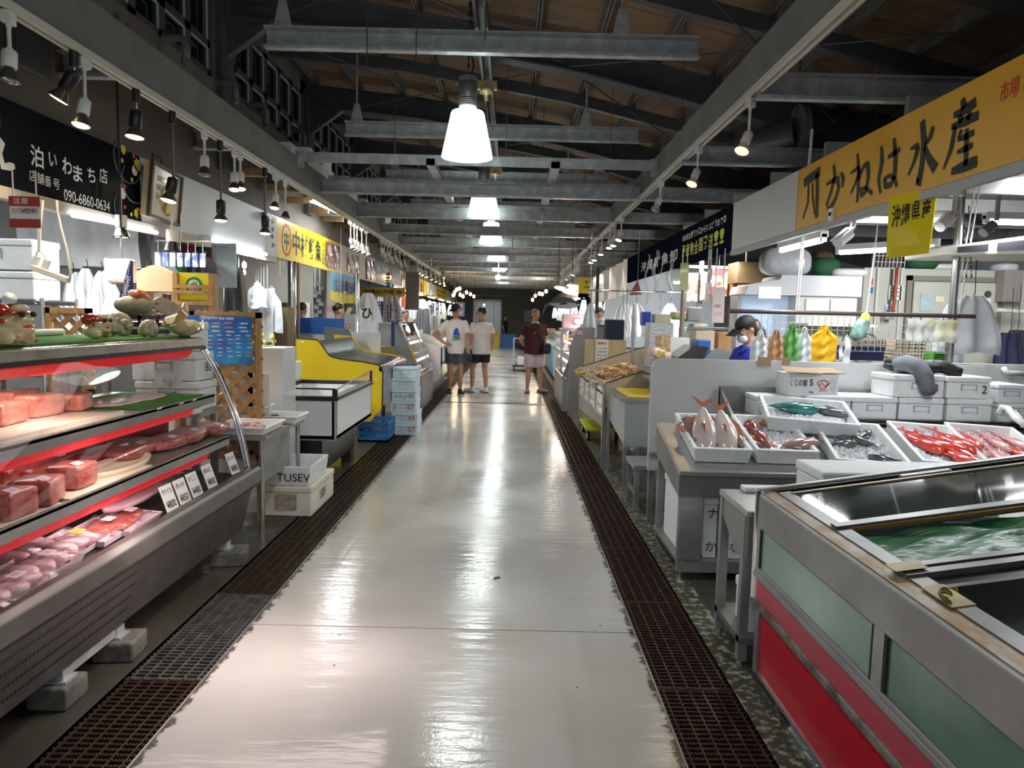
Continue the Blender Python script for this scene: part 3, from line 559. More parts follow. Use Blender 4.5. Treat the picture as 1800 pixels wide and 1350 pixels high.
b=B().ribbon([(-.03,.06),(-.02,-.02),(-.04,-.12)],[.02,.03,.01],rtp,upp,cf,SGN,.003).ribbon([(-.09,.02),(-.05,-.03),(-.07,-.1),(0,-.13),(.07,-.11)],[.01,.012,.012,.012,.008],rtp,upp,cf,SGN,.003)
for i,c_ in enumerate('真の海のあん'): T(b,c_,c+V((.016,0,0))-rtp*(.11 if i%2 else .16)+upp*(.08-.07*(i//2)),rtp,upp,.05,.05,.0)
obj('brush_lines',b,M('brush_brown',(.10,.05,.02),.5),t); obj('hanger',B().tube([q[0]+rtp*.03,q[0]+rtp*.03+upp*.06,q[0]+rtp*.17+upp*.06,q[0]+rtp*.17],.006,6),blackm,t)
# yellow fish-shop sign
t=board('shop_sign',9.14,12.48,ys,'yellow shop sign with a red ring emblem and heavy black characters')
y0=at(495,420,'x',FX).y; y1=at(512,420,'x',FX).y; zc=2.46; b=B(); n=28; c=V((FX+.003,(y0+y1)/2,zc)); ra=(y1-y0)/2
for i in range(n):
    a0=2*PI*i/n;a1=2*PI*(i+1)/n; f=lambda a,k:c+YR*math.cos(a)*ra*k+ZU*math.sin(a)*.21*k; b.poly([f(a0,.82),f(a1,.82),f(a1,1.0),f(a0,1.0)])
obj('red_ring',b,inkr,t); b=B(); T(b,'中',(FX,c.y-ra*.52,zc-.13),YR,ZU,.26,ra*1.05,.035)
for s,pa,pb in (('中',514,527),('村',528,541),('鮮',542,553),('魚',554,564)):
    ya=at(pa,430,'x',FX).y; yb=at(pb,430,'x',FX).y; T(b,s,(FX,ya,2.30),YR,ZU,.33,yb-ya,.03)
T(b,'マグロは',(FX,at(566,440,'x',FX).y,2.62),YR,ZU,.085,.16,.01,vert=True); obj('lettering',b,ink,t)
phm=[M('tuna_photo',(.28,.06,.05),.12,col2=(.55,.40,.36),sc=6,coat=.8,bump=.5,bsc=9),M('salmon_photo',(.42,.22,.18),.12,col2=(.60,.48,.44),sc=5,coat=.8,bump=.5,bsc=9),M('meat_photo',(.12,.02,.02),.12,col2=(.55,.08,.06),sc=7,coat=.8,bump=.5,bsc=9)]
def photo(pa,pb,z0,z1,m,lab):
    ya=at(pa,450,'x',FX).y; yb=at(pb,450,'x',FX).y; one('food_photo',B().grid(lambda u,v:(FX+.008+.012*math.sin(7*u+3*v)**2,ya+(yb-ya)*u,z0+(z1-z0)*v),10,10),m,lab,'photograph')
photo(572,597,2.27,2.66,phm[0],'glossy crinkled photo of tuna pieces on the yellow sign')
t=board('beige_fascia',12.49,15.6,beige,'beige fascia panel carrying two food photographs'); photo(610,630,2.27,2.62,phm[1],'glossy photo of pale pink fish on the beige fascia'); photo(643,658,2.24,2.66,phm[2],'glossy photo of dark red shellfish at the end of the beige fascia')
t=board('shop_sign',15.62,19.0,bsg,'muted blue shop sign with cream brush characters')
b=B(); T(b,'魚介',(FX,15.9,2.62),YR,ZU,.15,.34,.02,vert=True); T(b,'マルナ水産',(FX,16.5,2.30),YR,ZU,.16,1.7,.015); T(b,'海産物',(FX,16.5,2.54),YR,ZU,.1,.9,.01); obj('lettering',b,M('sign_cream',(.62,.56,.38),.5),t)
t=board('shop_sign',19.05,22.0,beige,'pale fascia with small pictures past the blue sign'); photo(706,712,2.3,2.6,phm[2],'little dark photo on the pale fascia past the blue sign')
t=board('shop_sign',22.1,25,ys,'far yellow fascia left of the aisle with one black character'); b=B(); T(b,'魚',(FX,23.2,2.28),YR,ZU,.34,.9,.03); obj('lettering',b,ink,t)
board('shop_sign',25.1,28,fasw,'far white fascia panel between two yellow ones'); t=board('shop_sign',28.1,33,ys,'far small yellow sign with three lines of writing'); b=B(); T(b,'まぐろ専門',(FX,28.6,2.5),YR,ZU,.14,3.4,.02); T(b,'地方発送',(FX,28.6,2.28),YR,ZU,.14,3.4,.02); obj('lettering',b,ink,t)
board('shop_sign',33.1,39,beige,'last beige fascia at the far end of the left stalls')
# ================================================================== SIGNS (RIGHT)
GX=2.2; YL=V((0,-1,0)); ora=M('orange_yellow_sign',(.78,.40,.002),.42,col2=(.72,.35,.004),sc=2.5,lo=.35,hi=.75); navys=M('navy_sign',(.010,.013,.022),.4,spec=.0)
def rboard(name,y0,y1,m,lab,z0=2.24,z1=2.70,x=GX):
    t=thing(name,lab,'sign',(x+.02,(y0+y1)/2,z0)); obj('panel',B().box(x,x+.05,y0,y1,z0,z1),m,t); return t
t=rboard('shop_sign',2.0,5.64,ora,'large orange-yellow shop sign with black brush characters')
# brush strokes traced on the board (picture pixels -> board)
def strokes(lst,x=GX):
    b=B()
    for pts,ws in lst:
        P=[at(px,py,'x',x-.003) for px,py in pts]; n=len(P)
        # resample
        Q=[];W=[]
        for i in range(n-1):
            for k in range(4): f=k/4; Q.append(P[i].lerp(P[i+1],f)); W.append(ws[i]+(ws[i+1]-ws[i])*f)
        Q.append(P[-1]);W.append(ws[-1])
        b.ribbon([(-(q.y),q.z) for q in Q],W,YL,ZU,(x-.003,0,0),(-1,0,0),.0)
    return b
S=[([(1413,322),(1427,311),(1441,301)],[.07,.075,.075]),([(1436,304),(1436,345),(1435,383)],[.055,.05,.045]),([(1421,325),(1420,355),(1411,385)],[.03,.03,.02]),([(1428,322),(1428,345),(1432,378)],[.03,.03,.02]),
 # か
 ([(1452,325),(1464,317),(1472,315),(1474,330),(1468,350),(1457,370),(1454,362)],[.02,.035,.05,.04,.035,.045,.015]),([(1465,290),(1467,310),(1461,335),(1452,362)],[.03,.04,.035,.03]),([(1478,303),(1482,315),(1480,330)],[.02,.045,.02]),
 # ね
 ([(1507,270),(1509,300),(1508,335),(1506,356)],[.025,.04,.035,.03]),([(1494,305),(1508,295),(1512,300),(1502,325),(1495,340)],[.015,.03,.035,.025,.02]),([(1509,318),(1518,292),(1525,288),(1526,310),(1522,335),(1514,344),(1512,332),(1522,330),(1533,340)],[.015,.03,.045,.04,.03,.03,.02,.025,.03]),
 # は
 ([(1549,257),(1550,285),(1544,315),(1547,340)],[.025,.045,.035,.02]),([(1560,277),(1572,269),(1582,262)],[.02,.04,.03]),([(1571,243),(1574,275),(1572,310),(1566,325),(1556,327),(1554,315),(1564,308),(1572,313),(1576,328)],[.025,.045,.04,.035,.04,.03,.025,.025,.03]),
 # 水
 ([(1621,212),(1624,250),(1620,290),(1614,325),(1612,312)],[.045,.05,.045,.05,.015]),([(1600,262),(1611,256),(1613,262),(1606,285),(1596,308)],[.015,.035,.04,.03,.015]),([(1640,222),(1635,240),(1626,255)],[.03,.04,.02]),([(1625,258),(1633,280),(1644,297)],[.025,.045,.06]),
 # 産
 ([(1691,174),(1695,190)],[.03,.05]),([(1676,203),(1695,194),(1715,179)],[.03,.05,.05]),([(1686,203),(1690,215)],[.03,.035]),([(1706,196),(1700,210)],[.03,.035]),([(1672,224),(1695,214),(1720,202)],[.03,.05,.045]),([(1679,222),(1672,260),(1658,298)],[.03,.035,.015]),([(1690,228),(1684,243)],[.03,.025]),([(1683,246),(1700,239),(1712,232)],[.02,.035,.03]),([(1699,226),(1698,260),(1697,292)],[.03,.035,.03]),([(1682,268),(1698,261),(1709,255)],[.02,.035,.03]),([(1672,302),(1695,292),(1717,283)],[.035,.06,.055])]
obj('brush_lettering',strokes(S),ink,t,label='black brush characters')
b=B(); p=at(1757,180,'x',GX); q=at(1790,180,'x',GX); T(b,'市場',(GX,p.y,at(1770,178,'x',GX).z),YL,ZU,.095,abs(q.y-p.y),.015); p=at(1797,180,'x',GX); T(b,'(',(GX,p.y,p.z+.02),YL,ZU,.095,.03,.02); obj('red_lettering',b,inkr,t)
t=rboard('white_fascia',5.65,7.27,M('fascia_grey_white',(.60,.60,.60),.45),'blank white fascia panel beside the orange-yellow sign')
one('sign_rail',B().box(2.2,2.24,2.0,7.3,2.19,2.238),M('rail_grey',(.42,.42,.42),.5),'grey rail under the orange-yellow sign','rail')
t=rboard('shop_sign',7.28,13.8,navys,'dark navy sign with white slogan above yellow brush lettering'); wl=B();yl=B()
def rtxt(b,s,pa,pb,y0_,h,bold=.01,vz=None):
    ya=at(pa,400,'x',GX).y; yb=at(pb,400,'x',GX).y; n=len(s)
    for i,c in enumerate(s):
        a=ya+(yb-ya)*i/n; T(b,c,(GX,a,y0_+jit(.008)),YL,ZU,h,abs(yb-ya)/n*.82,bold)
rtxt(wl,'産地直送!マグロから海ぶどうまで。',1201,1277,2.55,.075,.012); rtxt(wl,'沖縄鮮魚卸',1130,1196,2.33,.17,.015); rtxt(yl,'海産物全国発送!!',1201,1276,2.34,.16,.02)
obj('white_lettering',wl,wht,t); obj('yellow_lettering',yl,M('sign_lime',(.70,.66,.03),.5),t)
# wavy white curtain sign, set at an angle
pA=at(1104,455,'x',1.95); 
c0=at(1103,455,'y',11.6); c1=at(1040,492,'y',15.2); dd=(c1-c0); cz=2.33
def curt(u,v): 
    p=c0+dd*u; zt=c0.z+(c1.z-c0.z)*u; zb=zt-.56+.02*u; return (p.x-.03*math.sin(u*38),p.y,zb+(zt-zb)*v)
t=thing('curtain_sign','rippled white cloth sign with blue and faint black writing','sign',(c0.x,13,2.1)); obj('cloth',B().grid(curt,90,4),M('curtain_white',(.74,.70,.66),.6),t)
b=B(); nrm=V((-dd.y,dd.x,0)).normalized(); rt=-dd.normalized(); rt.z=0
T(b,'いか',c1+V((-.06,-.3,-.42)),rt,ZU,.3,.9,.02); obj('blue_lettering',b,inkb,t); b=B(); T(b,'た 玉 貝',c1+V((-.1,-1.4,-.36))+dd*-.0,rt,ZU,.16,1.5,.0); obj('lettering',b,M('faint_ink',(.25,.22,.2),.6),t)
# yellow hanging card
P4=[at(1563,345,'y',4.128),at(1648,327,'y',3.84),at(1633,445,'y',3.84),at(1557,455,'y',4.128)]
t=thing('hanging_card','bright yellow hanging card with four black characters under the orange-yellow sign','sign',(P4[3]+P4[2])/2); nn=(P4[1]-P4[0]).cross(P4[3]-P4[0]).normalized()
rt=(P4[1]-P4[0]).normalized(); up=(P4[0]-P4[3]).normalized(); obj('card',B().slab(P4,rt.cross(up)*-.004),M('card_yellow',(.88,.68,.01),.2,coat=.5),t)
b=B(); o=P4[3]+rt*.03+up*.17; w=(P4[1]-P4[0]).length
for i,c in enumerate('沖縄県産'): T(b,c,o+rt*(i*(w-.05)/4),rt,up,.125,(w-.06)/4*.92,.015,d=.006)
obj('lettering',b,ink,t)
for a,c,lab in ((14.4,18,'far pale fascia of the right stalls'),(18.1,23,'far white fascia of the right stalls'),(23.1,30,'farther dull fascia of the right stalls'),(30.1,39,'last fascia at the far end of the right stalls')): rboard('stall_fascia',a,c,[beige,fasw,tan,beige][int(a)%4],lab)
t=thing('shop_sign','dull yellow sign facing the viewer at the right stall end, phone number in black','sign',(2.3,15.9,2.0)); p=at(1017,500,'y',15.9); q=at(1196,522,'y',15.9)
obj('panel',B().box(p.x,q.x,15.9,15.94,2.0,2.09).box(p.x,p.x+.55,15.9,15.94,2.0,2.45),M('dull_yellow',(.66,.50,.02),.5),t)
b=B(); XR=V((1,0,0)); T(b,'TEL',(p.x+.12,15.9,2.3),XR,ZU,.07,.3,.02); T(b,'098-861',(p.x+.12,15.9,2.2),XR,ZU,.06,.36,.02); obj('lettering',b,ink,t); b=B(); T(b,'さしみ 天ぷら まぐろ',(p.x+.2,15.9,2.015),XR,ZU,.06,3.0,.02); obj('red_lettering',b,inkr,t)
t=thing('shop_sign','yellow sign deep inside a left stall with black characters','sign',at(660,512,'y',16)); p=at(632,508,'y',16); q=at(712,513,'y',16); obj('panel',B().box(p.x,q.x,16,16.04,p.z-.16,p.z+.05),M('dull_yellow2',(.60,.42,.03),.5),t); b=B(); T(b,'沖縄近海鮮魚',(p.x+.05,16,p.z-.1),XR,ZU,.1,q.x-p.x-.1,.02); obj('lettering',b,ink,t)
# ================================================================== REFRIGERATED MEAT CASE (left foreground)
def sup(b,c,r,rz=0.,e=.35,tilt=0.,nu=18,nv=11,lump=0.,seed=1):
    """rounded block: superellipsoid centred at c"""
    rr=random.Random(seed); ph=[rr.uniform(0,6) for _ in range(4)]
    sg=lambda v,p:math.copysign(abs(v)**p,v); R=Euler((0,tilt,rz)).to_matrix(); P=[]
    for j in range(nv+1):
        a=-PI/2+PI*j/nv
        for i in range(nu):
            t=2*PI*i/nu; k=1+lump*(math.sin(2*t+ph[0])+math.sin(3*t+ph[1])*.6+math.sin(2*a+ph[2])*.5)
            P.append(V(c)+R@V((r[0]*sg(math.cos(a),e)*sg(math.cos(t),e)*k,r[1]*sg(math.cos(a),e)*sg(math.sin(t),e)*k,r[2]*sg(math.sin(a),e))))
    return b.add(P,[(j*nu+i,j*nu+(i+1)%nu,(j+1)*nu+(i+1)%nu,(j+1)*nu+i) for j in range(nv) for i in range(nu)],True)
cst=M('case_steel',(.165,.15,.135),.4,.6,col2=(.12,.11,.10),sc=4,r2=.5); csd=M('case_dark_steel',(.15,.14,.125),.36,.65,col2=(.11,.10,.09),sc=3); bronze=M('case_top_steel',(.42,.38,.32),.25,.85,col2=(.30,.27,.23),sc=7,r2=.4)
redst=M('red_rail_glow',(.55,.02,.03),.35,em=(.9,.03,.04),es=.28); cgl=glass('case_glass',(.97,.97,.97),.3,.015)  # red ribbed rails: glow of the case lamps added as weak emission
CY0,CY1=1.55,4.35
PF=[(-1.885,1.285),(-1.80,1.15),(-1.735,1.0),(-1.672,.82),(-1.632,.65),(-1.605,.50)]
def pf(t):
    k=t*(len(PF)-1); i=min(int(k),len(PF)-2); f=k-i
    p0=PF[max(i-1,0)];p1=PF[i];p2=PF[i+1];p3=PF[min(i+2,len(PF)-1)]
    g=lambda a,b,c,d:.5*((2*b)+(-a+c)*f+(2*a-5*b+4*c-d)*f*f+(-a+3*b-3*c+d)*f**3)
    return g(p0[0],p1[0],p2[0],p3[0]),g(p0[1],p1[1],p2[1],p3[1])
t=thing('meat_display_case','long curved-glass refrigerated case full of tuna and fish packs','display case',(-2.1,2.95,.1)); MC=t
obj('base_panel',B().prism([(-1.585,.44),(-1.655,.145),(-1.69,.13),(-2.55,.13),(-2.55,.47),(-1.585,.47)],'y',CY0,CY1),cst,t,bev=.006)
obj('bumper',B().prism([(-1.60,.43),(-1.545,.435),(-1.53,.46),(-1.535,.53),(-1.56,.55),(-1.61,.545)],'y',CY0,CY1+.015),csd,t,bev=.006)
b=B()
for r in range(4):
    z=.375-r*.052; x=-1.585-(.44-z)*.237+.0015
    for i in range(44):
        y=2.16+i*.0198-(r*.012); b.hexa([(x-.004,y,z-.016),(x+.0008-.0075,y,z-.016),(x+.0008-.0075,y+.009,z-.016),(x-.004,y+.009,z-.016),(x+.0,y,z+.016),(x+.0012,y,z+.016),(x+.0012,y+.009,z+.016),(x,y+.009,z+.016)])
obj('vent_slots',b,black,t)
obj('front_glass',B().grid(lambda u,v:(pf(v)[0],CY0+(CY1-CY0)*u,pf(v)[1]),2,26),cgl,t)
obj('end_glass',B().poly([(pf(i/14)[0],CY1-.01,pf(i/14)[1]) for i in range(15)]+[(-2.45,CY1-.01,.50),(-2.42,CY1-.01,1.285)]),cgl,t)
obj('chrome_trim',B().tube([(pf(i/20)[0]+.004,CY1-.005,pf(i/20)[1]) for i in range(21)],.0135,10).tube([(pf(i/20)[0]-.012,CY1-.018,pf(i/20)[1]) for i in range(21)],.008,6),chrome,t)
obj('canopy',B().prism([(-1.875,1.29),(-1.885,1.335),(-1.90,1.342),(-2.44,1.342),(-2.44,1.27),(-1.90,1.27)],'y',CY0,CY1+.005),bronze,t,bev=.004)
obj('glass_rail',B().box(-1.895,-1.872,CY0,CY1,1.272,1.288),black,t)
for k,(x0,x1,z) in enumerate(((-2.42,-1.79,1.0),(-2.47,-1.705,.745))):
    s=obj('shelf',B().box(x0,x1,CY0+.05,CY1-.06,z-.012,z).box(x1-.006,x1,CY0+.05,CY1-.06,z-.05,z+.006),steel,t)
    b=B(); n=210
    for i in range(n): y=CY0+.06+i*(CY1-.35-CY0-.06)/n; b.hexa([(x1-.04,y,z-.085),(x1-.022,y,z-.092),(x1-.022,y+.0075,z-.092),(x1-.04,y+.0075,z-.085),(x1-.006,y,z-.05),(x1+.002,y,z-.052),(x1+.002,y+.0075,z-.052),(x1-.006,y+.0075,z-.05)])
    b.box(x1-.05,x1-.012,CY0+.05,CY1-.35,z-.084,z-.055); obj('ribbed_rail',b,redst,s)
    if k==0: obj('socket',B().box(x1-.03,x1+.001,CY1-.34,CY1-.24,z-.085,z-.056),ivory,s)
b=B(); n=240
for i in range(n): y=CY0+.06+i*(CY1-.16-CY0)/n; b.hexa([(-1.95,y,1.232),(-1.93,y,1.222),(-1.93,y+.007,1.222),(-1.95,y+.007,1.232),(-1.905,y,1.268),(-1.897,y,1.264),(-1.897,y+.007,1.264),(-1.905,y+.007,1.268)])
b.box(-1.96,-1.915,CY0+.05,CY1-.1,1.24,1.268); obj('ribbed_rail',b,redst,t)
deck=M('case_deck',(.03,.03,.034),.3); obj('deck',B().prism([(-1.62,.49),(-1.60,.50),(-2.1,.53),(-2.5,.56),(-2.5,.49)],'y',CY0+.02,CY1-.02),deck,t)
b=B()
for i in range(12): y=2.2+i*.17; b.box(-2.48,-1.98,y,y+.012,.54,.565)
obj('deck_grille',b,black,t)
b=B()
for y in (1.6,2.2,2.72,2.80,3.32,3.40,3.9,4.0,4.3): b.box(-2.47,-2.43,y-.016,y+.016,.5,1.28)
b.box(-2.47,-2.43,CY0,CY1,.5,.56).box(-2.47,-2.43,CY0,CY1,1.22,1.28); obj('rear_frame',b,M('rear_post',(.30,.26,.25),.35,.6),t)
for y0,y1 in ((1.6,2.76),(2.74,3.38),(3.36,4.3)): obj('rear_door',B().box(-2.455,-2.45,y0,y1,.55,1.23),pane,t)
for y in (2.6,2.97,4.15): obj('foot',B().box(-1.72,-1.66,y-.03,y+.03,.09,.135).box(-1.735,-1.645,y-.04,y+.04,.088,.098),galv,t)
obj('foot_rail',B().box(-1.675,-1.665,2.63,2.94,.10,.135),galv,t)
for nm,x,z,p in (('canopy_tube',-1.99,1.235,10),('shelf_tube',-1.86,.955,6),('shelf_tube',-1.78,.70,8)): lamp('AREA','meat_light',(x,2.95,z),p,(1,.78,.76),.2,2.6,aim=(x-.12,2.95,.2))
conc=M('old_concrete',(.16,.155,.135),.8,col2=(.09,.088,.075),sc=12,bump=.5,bsc=50)
for i,(x,y,sx,sy,h) in enumerate(((-1.70,2.60,.15,.15,.088),(-1.67,2.98,.17,.16,.088),(-1.66,4.16,.2,.17,.088))):
    one('concrete_block',B().ob((x,y,h/2),(sx,sy,h),(0,0,.1*i)),conc,['crumbling concrete block under the meat case, nearest of three','concrete block under the middle bracket of the meat case','pale concrete block under the far end of the meat case'][i],'block',bev=.012)
# green mat
matm=M('turf_mat',(.10,.32,.045),.9,col2=(.07,.24,.03),sc=60,bump=1,bsc=300)
one('turf_mat',B().box(-2.43,-1.925,CY0,4.28,1.3425,1.352),matm,'green artificial turf mat along the top of the meat case','mat',bev=.003)
# --- meat and fish inside
saku=M('tuna_pink',(.62,.17,.11),.3,col2=(.78,.36,.26),sc=11,stretch=(6,1.2,3),lo=.3,hi=.7,coat=.5,bump=.3,bsc=25); tred=M('tuna_red',(.16,.012,.014),.3,col2=(.30,.045,.04),sc=12,stretch=(7,1,3),lo=.3,hi=.7,coat=.5,bump=.3,bsc=25); trm=M('tuna_medium',(.28,.035,.03),.3,col2=(.47,.13,.10),sc=12,stretch=(8,1.2,4),lo=.3,hi=.7,coat=.5,bump=.3,bsc=25); pinkf=M('pale_fillet',(.68,.44,.42),.4,col2=(.76,.56,.54),sc=9,coat=.4); wrap=glass('pack_film',(.98,.95,.96),1.6,.08,.06,(1,.9,.93)); stick=M('price_sticker',(.85,.72,.76),.5); trayc=M('cream_tray',(.74,.62,.47),.4); labs=M('tiny_print',(.2,.12,.14),.6)
def sticker(t,p,rt,up,w=.05,h=.035,m=stick):
    rt=V(rt).normalized();up=V(up).normalized();n=rt.cross(up); s=obj('price_sticker',B().slab([p-rt*w/2-up*h/2,p+rt*w/2-up*h/2,p+rt*w/2+up*h/2,p-rt*w/2+up*h/2],n*.002),m,t); b=B()
    for k in range(3): b.poly([p+n*.0026+rt*(-w*.35)+up*(h*(.25-.25*k)),p+n*.0026+rt*(w*.3)+up*(h*(.25-.25*k)),p+n*.0026+rt*(w*.3)+up*(h*(.17-.25*k)),p+n*.0026+rt*(-w*.35)+up*(h*(.17-.25*k))])
    obj('print_lines',b,labs,s)
def fillet(px,py,z,r,rz,m,lab,tagp=True,grp=None,nm='tuna_block',e=.24,seed=1,lump=.05):
    p=at(px,py,'z',z); t=thing(nm,lab,'fish cut',p,grp); b=B(); sup(b,p+V((0,0,r[2])),r,rz,e,0,lump=lump,seed=seed); obj('flesh',b,m,t)
    if tagp: 
        c=p+V((r[0]*.5,-.02,r[2]*2.02)); sticker(t,c,(0,1,0),(-1,0,.25))
    return t
one('display_tray',B().box(-2.36,-1.83,1.7,3.35,1.001,1.012).box(-1.845,-1.83,1.7,3.35,1.012,1.022),trayc,'shallow cream tray under the pink tuna blocks on the upper shelf','tray')
for i,(px,py,r,rz,lab) in enumerate(((8,745,(.05,.09,.045),.1,'pink tuna block cut off by the picture edge at the front of the upper shelf'),(28,722,(.06,.12,.05),.15,'long pink tuna block behind the front one on the upper shelf'),(70,731,(.055,.085,.05),-.1,'pink tuna block standing in the middle of the upper shelf'),(134,720,(.05,.085,.042),.2,'orange-pink tuna block, last of the row on the upper shelf'))): fillet(px,py,1.013,r,rz,saku,lab,False,seed=i)
t=thing('fillet_sheet','flat pale pink fillets spread on the upper shelf past the tuna blocks','fish cut',at(210,706,'z',1.001)); b=B()
for k,(px,py) in enumerate(((185,708),(215,703),(245,698))): sup(b,at(px,py,'z',1.012),(.12,.15,.011),.1,.6,lump=.06,seed=k+4)
obj('flesh',b,pinkf,t)
one('turf_strip',B().box(-2.3,-1.82,3.55,4.2,1.001,1.01),matm,'small green turf strip on the upper shelf near the case end','mat')
for i,(px,py) in enumerate(((271,686),(292,685),(305,684))):
    p=at(px,py,'z',1.012); b=B().slab([p,p+V((.0,.11,.03)),p+V((-.02,.13,.075)),p+V((-.02,.02,.05))],(.002,.001,.002)); one('price_card',b,paper,'blank white price slip leaning on the green strip, %s from the left'%ORD[i],'price card','price slips on the green strip')
spec=[(12,908,(.07,.075,.05),0,trm,'red tuna block with a slip on top at the left edge of the lower shelf'),(66,884,(.075,.085,.05),.25,trm,'red tuna block with striped end, second on the lower shelf'),(128,856,(.07,.075,.052),.15,trm,'bright red tuna block beside the oval tray on the lower shelf'),(30,846,(.07,.16,.045),.15,tred,'dark red tuna loin behind the front blocks on the lower shelf'),(98,826,(.06,.27,.038),.12,tred,'long dark red tuna loin lying into the oval tray'),(185,803,(.085,.27,.034),.0,tred,'dark long tuna fillet at the middle of the lower shelf'),(235,798,(.10,.21,.032),.1,trm,'broad marbled tuna fillet with a slip on the lower shelf'),(228,781,(.08,.30,.05),-.05,tred,'dark tuna loin farthest back in the middle of the lower shelf'),(292,785,(.09,.19,.03),.05,trm,'tuna fillet with a slip, third from the far end of the lower shelf'),(330,773,(.10,.18,.032),.1,trm,'smooth brownish tuna fillet second from the far end of the lower shelf'),(373,761,(.09,.15,.03),.1,trm,'last tuna fillet at the far end of the lower shelf')]
for i,(px,py,r,rz,m,lab) in enumerate(spec): fillet(px,py,.751,r,rz,m,lab,i not in(3,5,7),seed=i+20,e=.26 if r[2]>.045 else .5,lump=.08)
p=at(205,826,'z',.747); t=thing('oval_tray','cream oval tray on the lower shelf holding a dark loin','tray',p); b=B()
for k,(a,h) in enumerate(((1,.0),)): b.lathe([(.001,.0),(.9,.0),(1.0,.03),(.97,.03),(.88,.006),(.001,.006)],(0,0,0),28,cap=False)
b.v=[(p.x-.01+v[0]*.10,p.y+.02+v[1]*.26,p.z+v[2]) for v in b.v]; obj('dish',b,trayc,t)
for i,(y0,y1) in enumerate(((1.8,2.7),(2.75,3.4))): one('display_tray',B().box(-2.40,-1.725,y0,y1,.746,.7505),trayc,['cream tray under the red blocks at the near half of the lower shelf','cream tray under the fillets at the far half of the lower shelf'][i],'tray')
sq=M('squid_flesh',(.78,.55,.60),.35,col2=(.72,.46,.52),sc=12,coat=.5)
for i,(px,py) in enumerate(((245,860),(240,882))):
    p=at(px,py,'z',.565); t=thing('squid','pale pink squid body on the black deck, %s'%('farther of two' if i==0 else 'nearer of two'),'squid',p); b=B(); b.lathe_ell([(p+V((0,y,.03)),V((w,0,0)),V((0,0,h))) for y,w,h in ((-.27,.012,.012),(-.2,.06,.025),(-.05,.072,.03),(.12,.055,.028),(.2,.035,.02),(.26,.02,.012))],12); obj('mantle',b,sq,t); b=B()
    for k in range(5): b.tube([p+V((-.02+.01*k,.25,.02)),p+V((-.05+.025*k,.33,.015)),p+V((-.06+.03*k,.38,.006))],[.008,.006,.002],6)
    obj('tentacles',b,sq,t)
def pack(px,py,r,rz,m,lab,stk=stick,seed=1):
    p=at(px,py,'z',.53); t=thing('wrapped_pack',lab,'fish pack',p); R=Matrix.Rotation(rz,3,'Z'); q=lambda x,y,z:p+R@V((x,y,z+.045*(x<0)*0))
    ti=M('foam_tray_pink',(.82,.66,.70),.4); b=B(); b.add([q(-r[0],-r[1],0),q(r[0],-r[1],-.015),q(r[0],r[1],-.015),q(-r[0],r[1],0),q(-r[0]*1.1,-r[1]*1.08,.03),q(r[0]*1.1,-r[1]*1.08,.012),q(r[0]*1.1,r[1]*1.08,.012),q(-r[0]*1.1,r[1]*1.08,.03)],[(0,3,2,1),(0,1,5,4),(1,2,6,5),(2,3,7,6),(3,0,4,7)],False); obj('foam_tray',b,ti,t)
    b=B()
    for k in range(3): sup(b,q(jit(.02),(k-1)*r[1]*.55,.02),(r[0]*.75,r[1]*.33,.02),rz+jit(.3),.7,lump=.1,seed=seed+k)
    obj('contents',b,m,t); rr=random.Random(seed)
    obj('film',B().grid(lambda u,v:q((u-.5)*2*r[0]*1.05,(v-.5)*2*r[1]*1.05,.034+.012*math.sin(9*u+seed)*math.sin(7*v+2*seed)-.02*u),14,14),wrap,t)
    sticker(t,q(.02,.04,.055),R@V((0,1,0)),R@V((-1,0,.1)),.06,.04,stk)
pk=M('pack_pink_flesh',(.48,.22,.25),.35,col2=(.74,.52,.55),sc=16,coat=.4); ylw=M('yellow_sticker',(.85,.62,.02),.5)
pack(215,920,(.10,.15,0),.05,trm,'film-wrapped pack of red meat nearest the price cards on the case deck',seed=3); pack(175,938,(.09,.14,0),.05,trm,'film-wrapped pack of red meat with white fat, second on the case deck',seed=5); pack(118,962,(.09,.14,0),.05,pk,'pink wrapped fish pack with a yellow sticker on the case deck',ylw,7); pack(40,978,(.10,.15,0),.0,pk,'pink wrapped pack at the back left of the case deck',seed=9); pack(62,1003,(.09,.14,0),.05,pk,'pink wrapped pack of fish heads in front of the yellow-sticker pack',seed=11); pack(5,1045,(.10,.14,0),.05,pk,'pale wrapped pack at the front left edge of the case deck',seed=13)
for i,(px,py,tx,nm) in enumerate(((304,897,'800','やりイカ'),(327,885,'850','赤いか'),(348,872,'480','すじこ'),(374,856,'800','魚のたまご'),(414,832,'880','白いか'))):
    p=at(px,py,'z',.535); a=V((.06,1,0)).normalized(); u=V((-.35,0,1)).normalized(); o=p+V((.0,-.05,0)); t=thing('price_card','white price card reading ¥%s, %s from the left behind the case glass'%(tx,ORD[i]),'price card',p,'hand-written price cards in the meat case'); n=a.cross(u)
    obj('card',B().slab([o,o+a*.105,o+a*.105+u*.13,o+u*.13],-n*.003),paper,t); b=B(); T(b,'¥'+tx,o+a*.012+u*.015,a,u,.038,.08,.02,d=.001); T(b,nm,o+a*.01+u*.085,a,u,.028,.08,.01,d=.001); obj('lettering',b,ink,t)
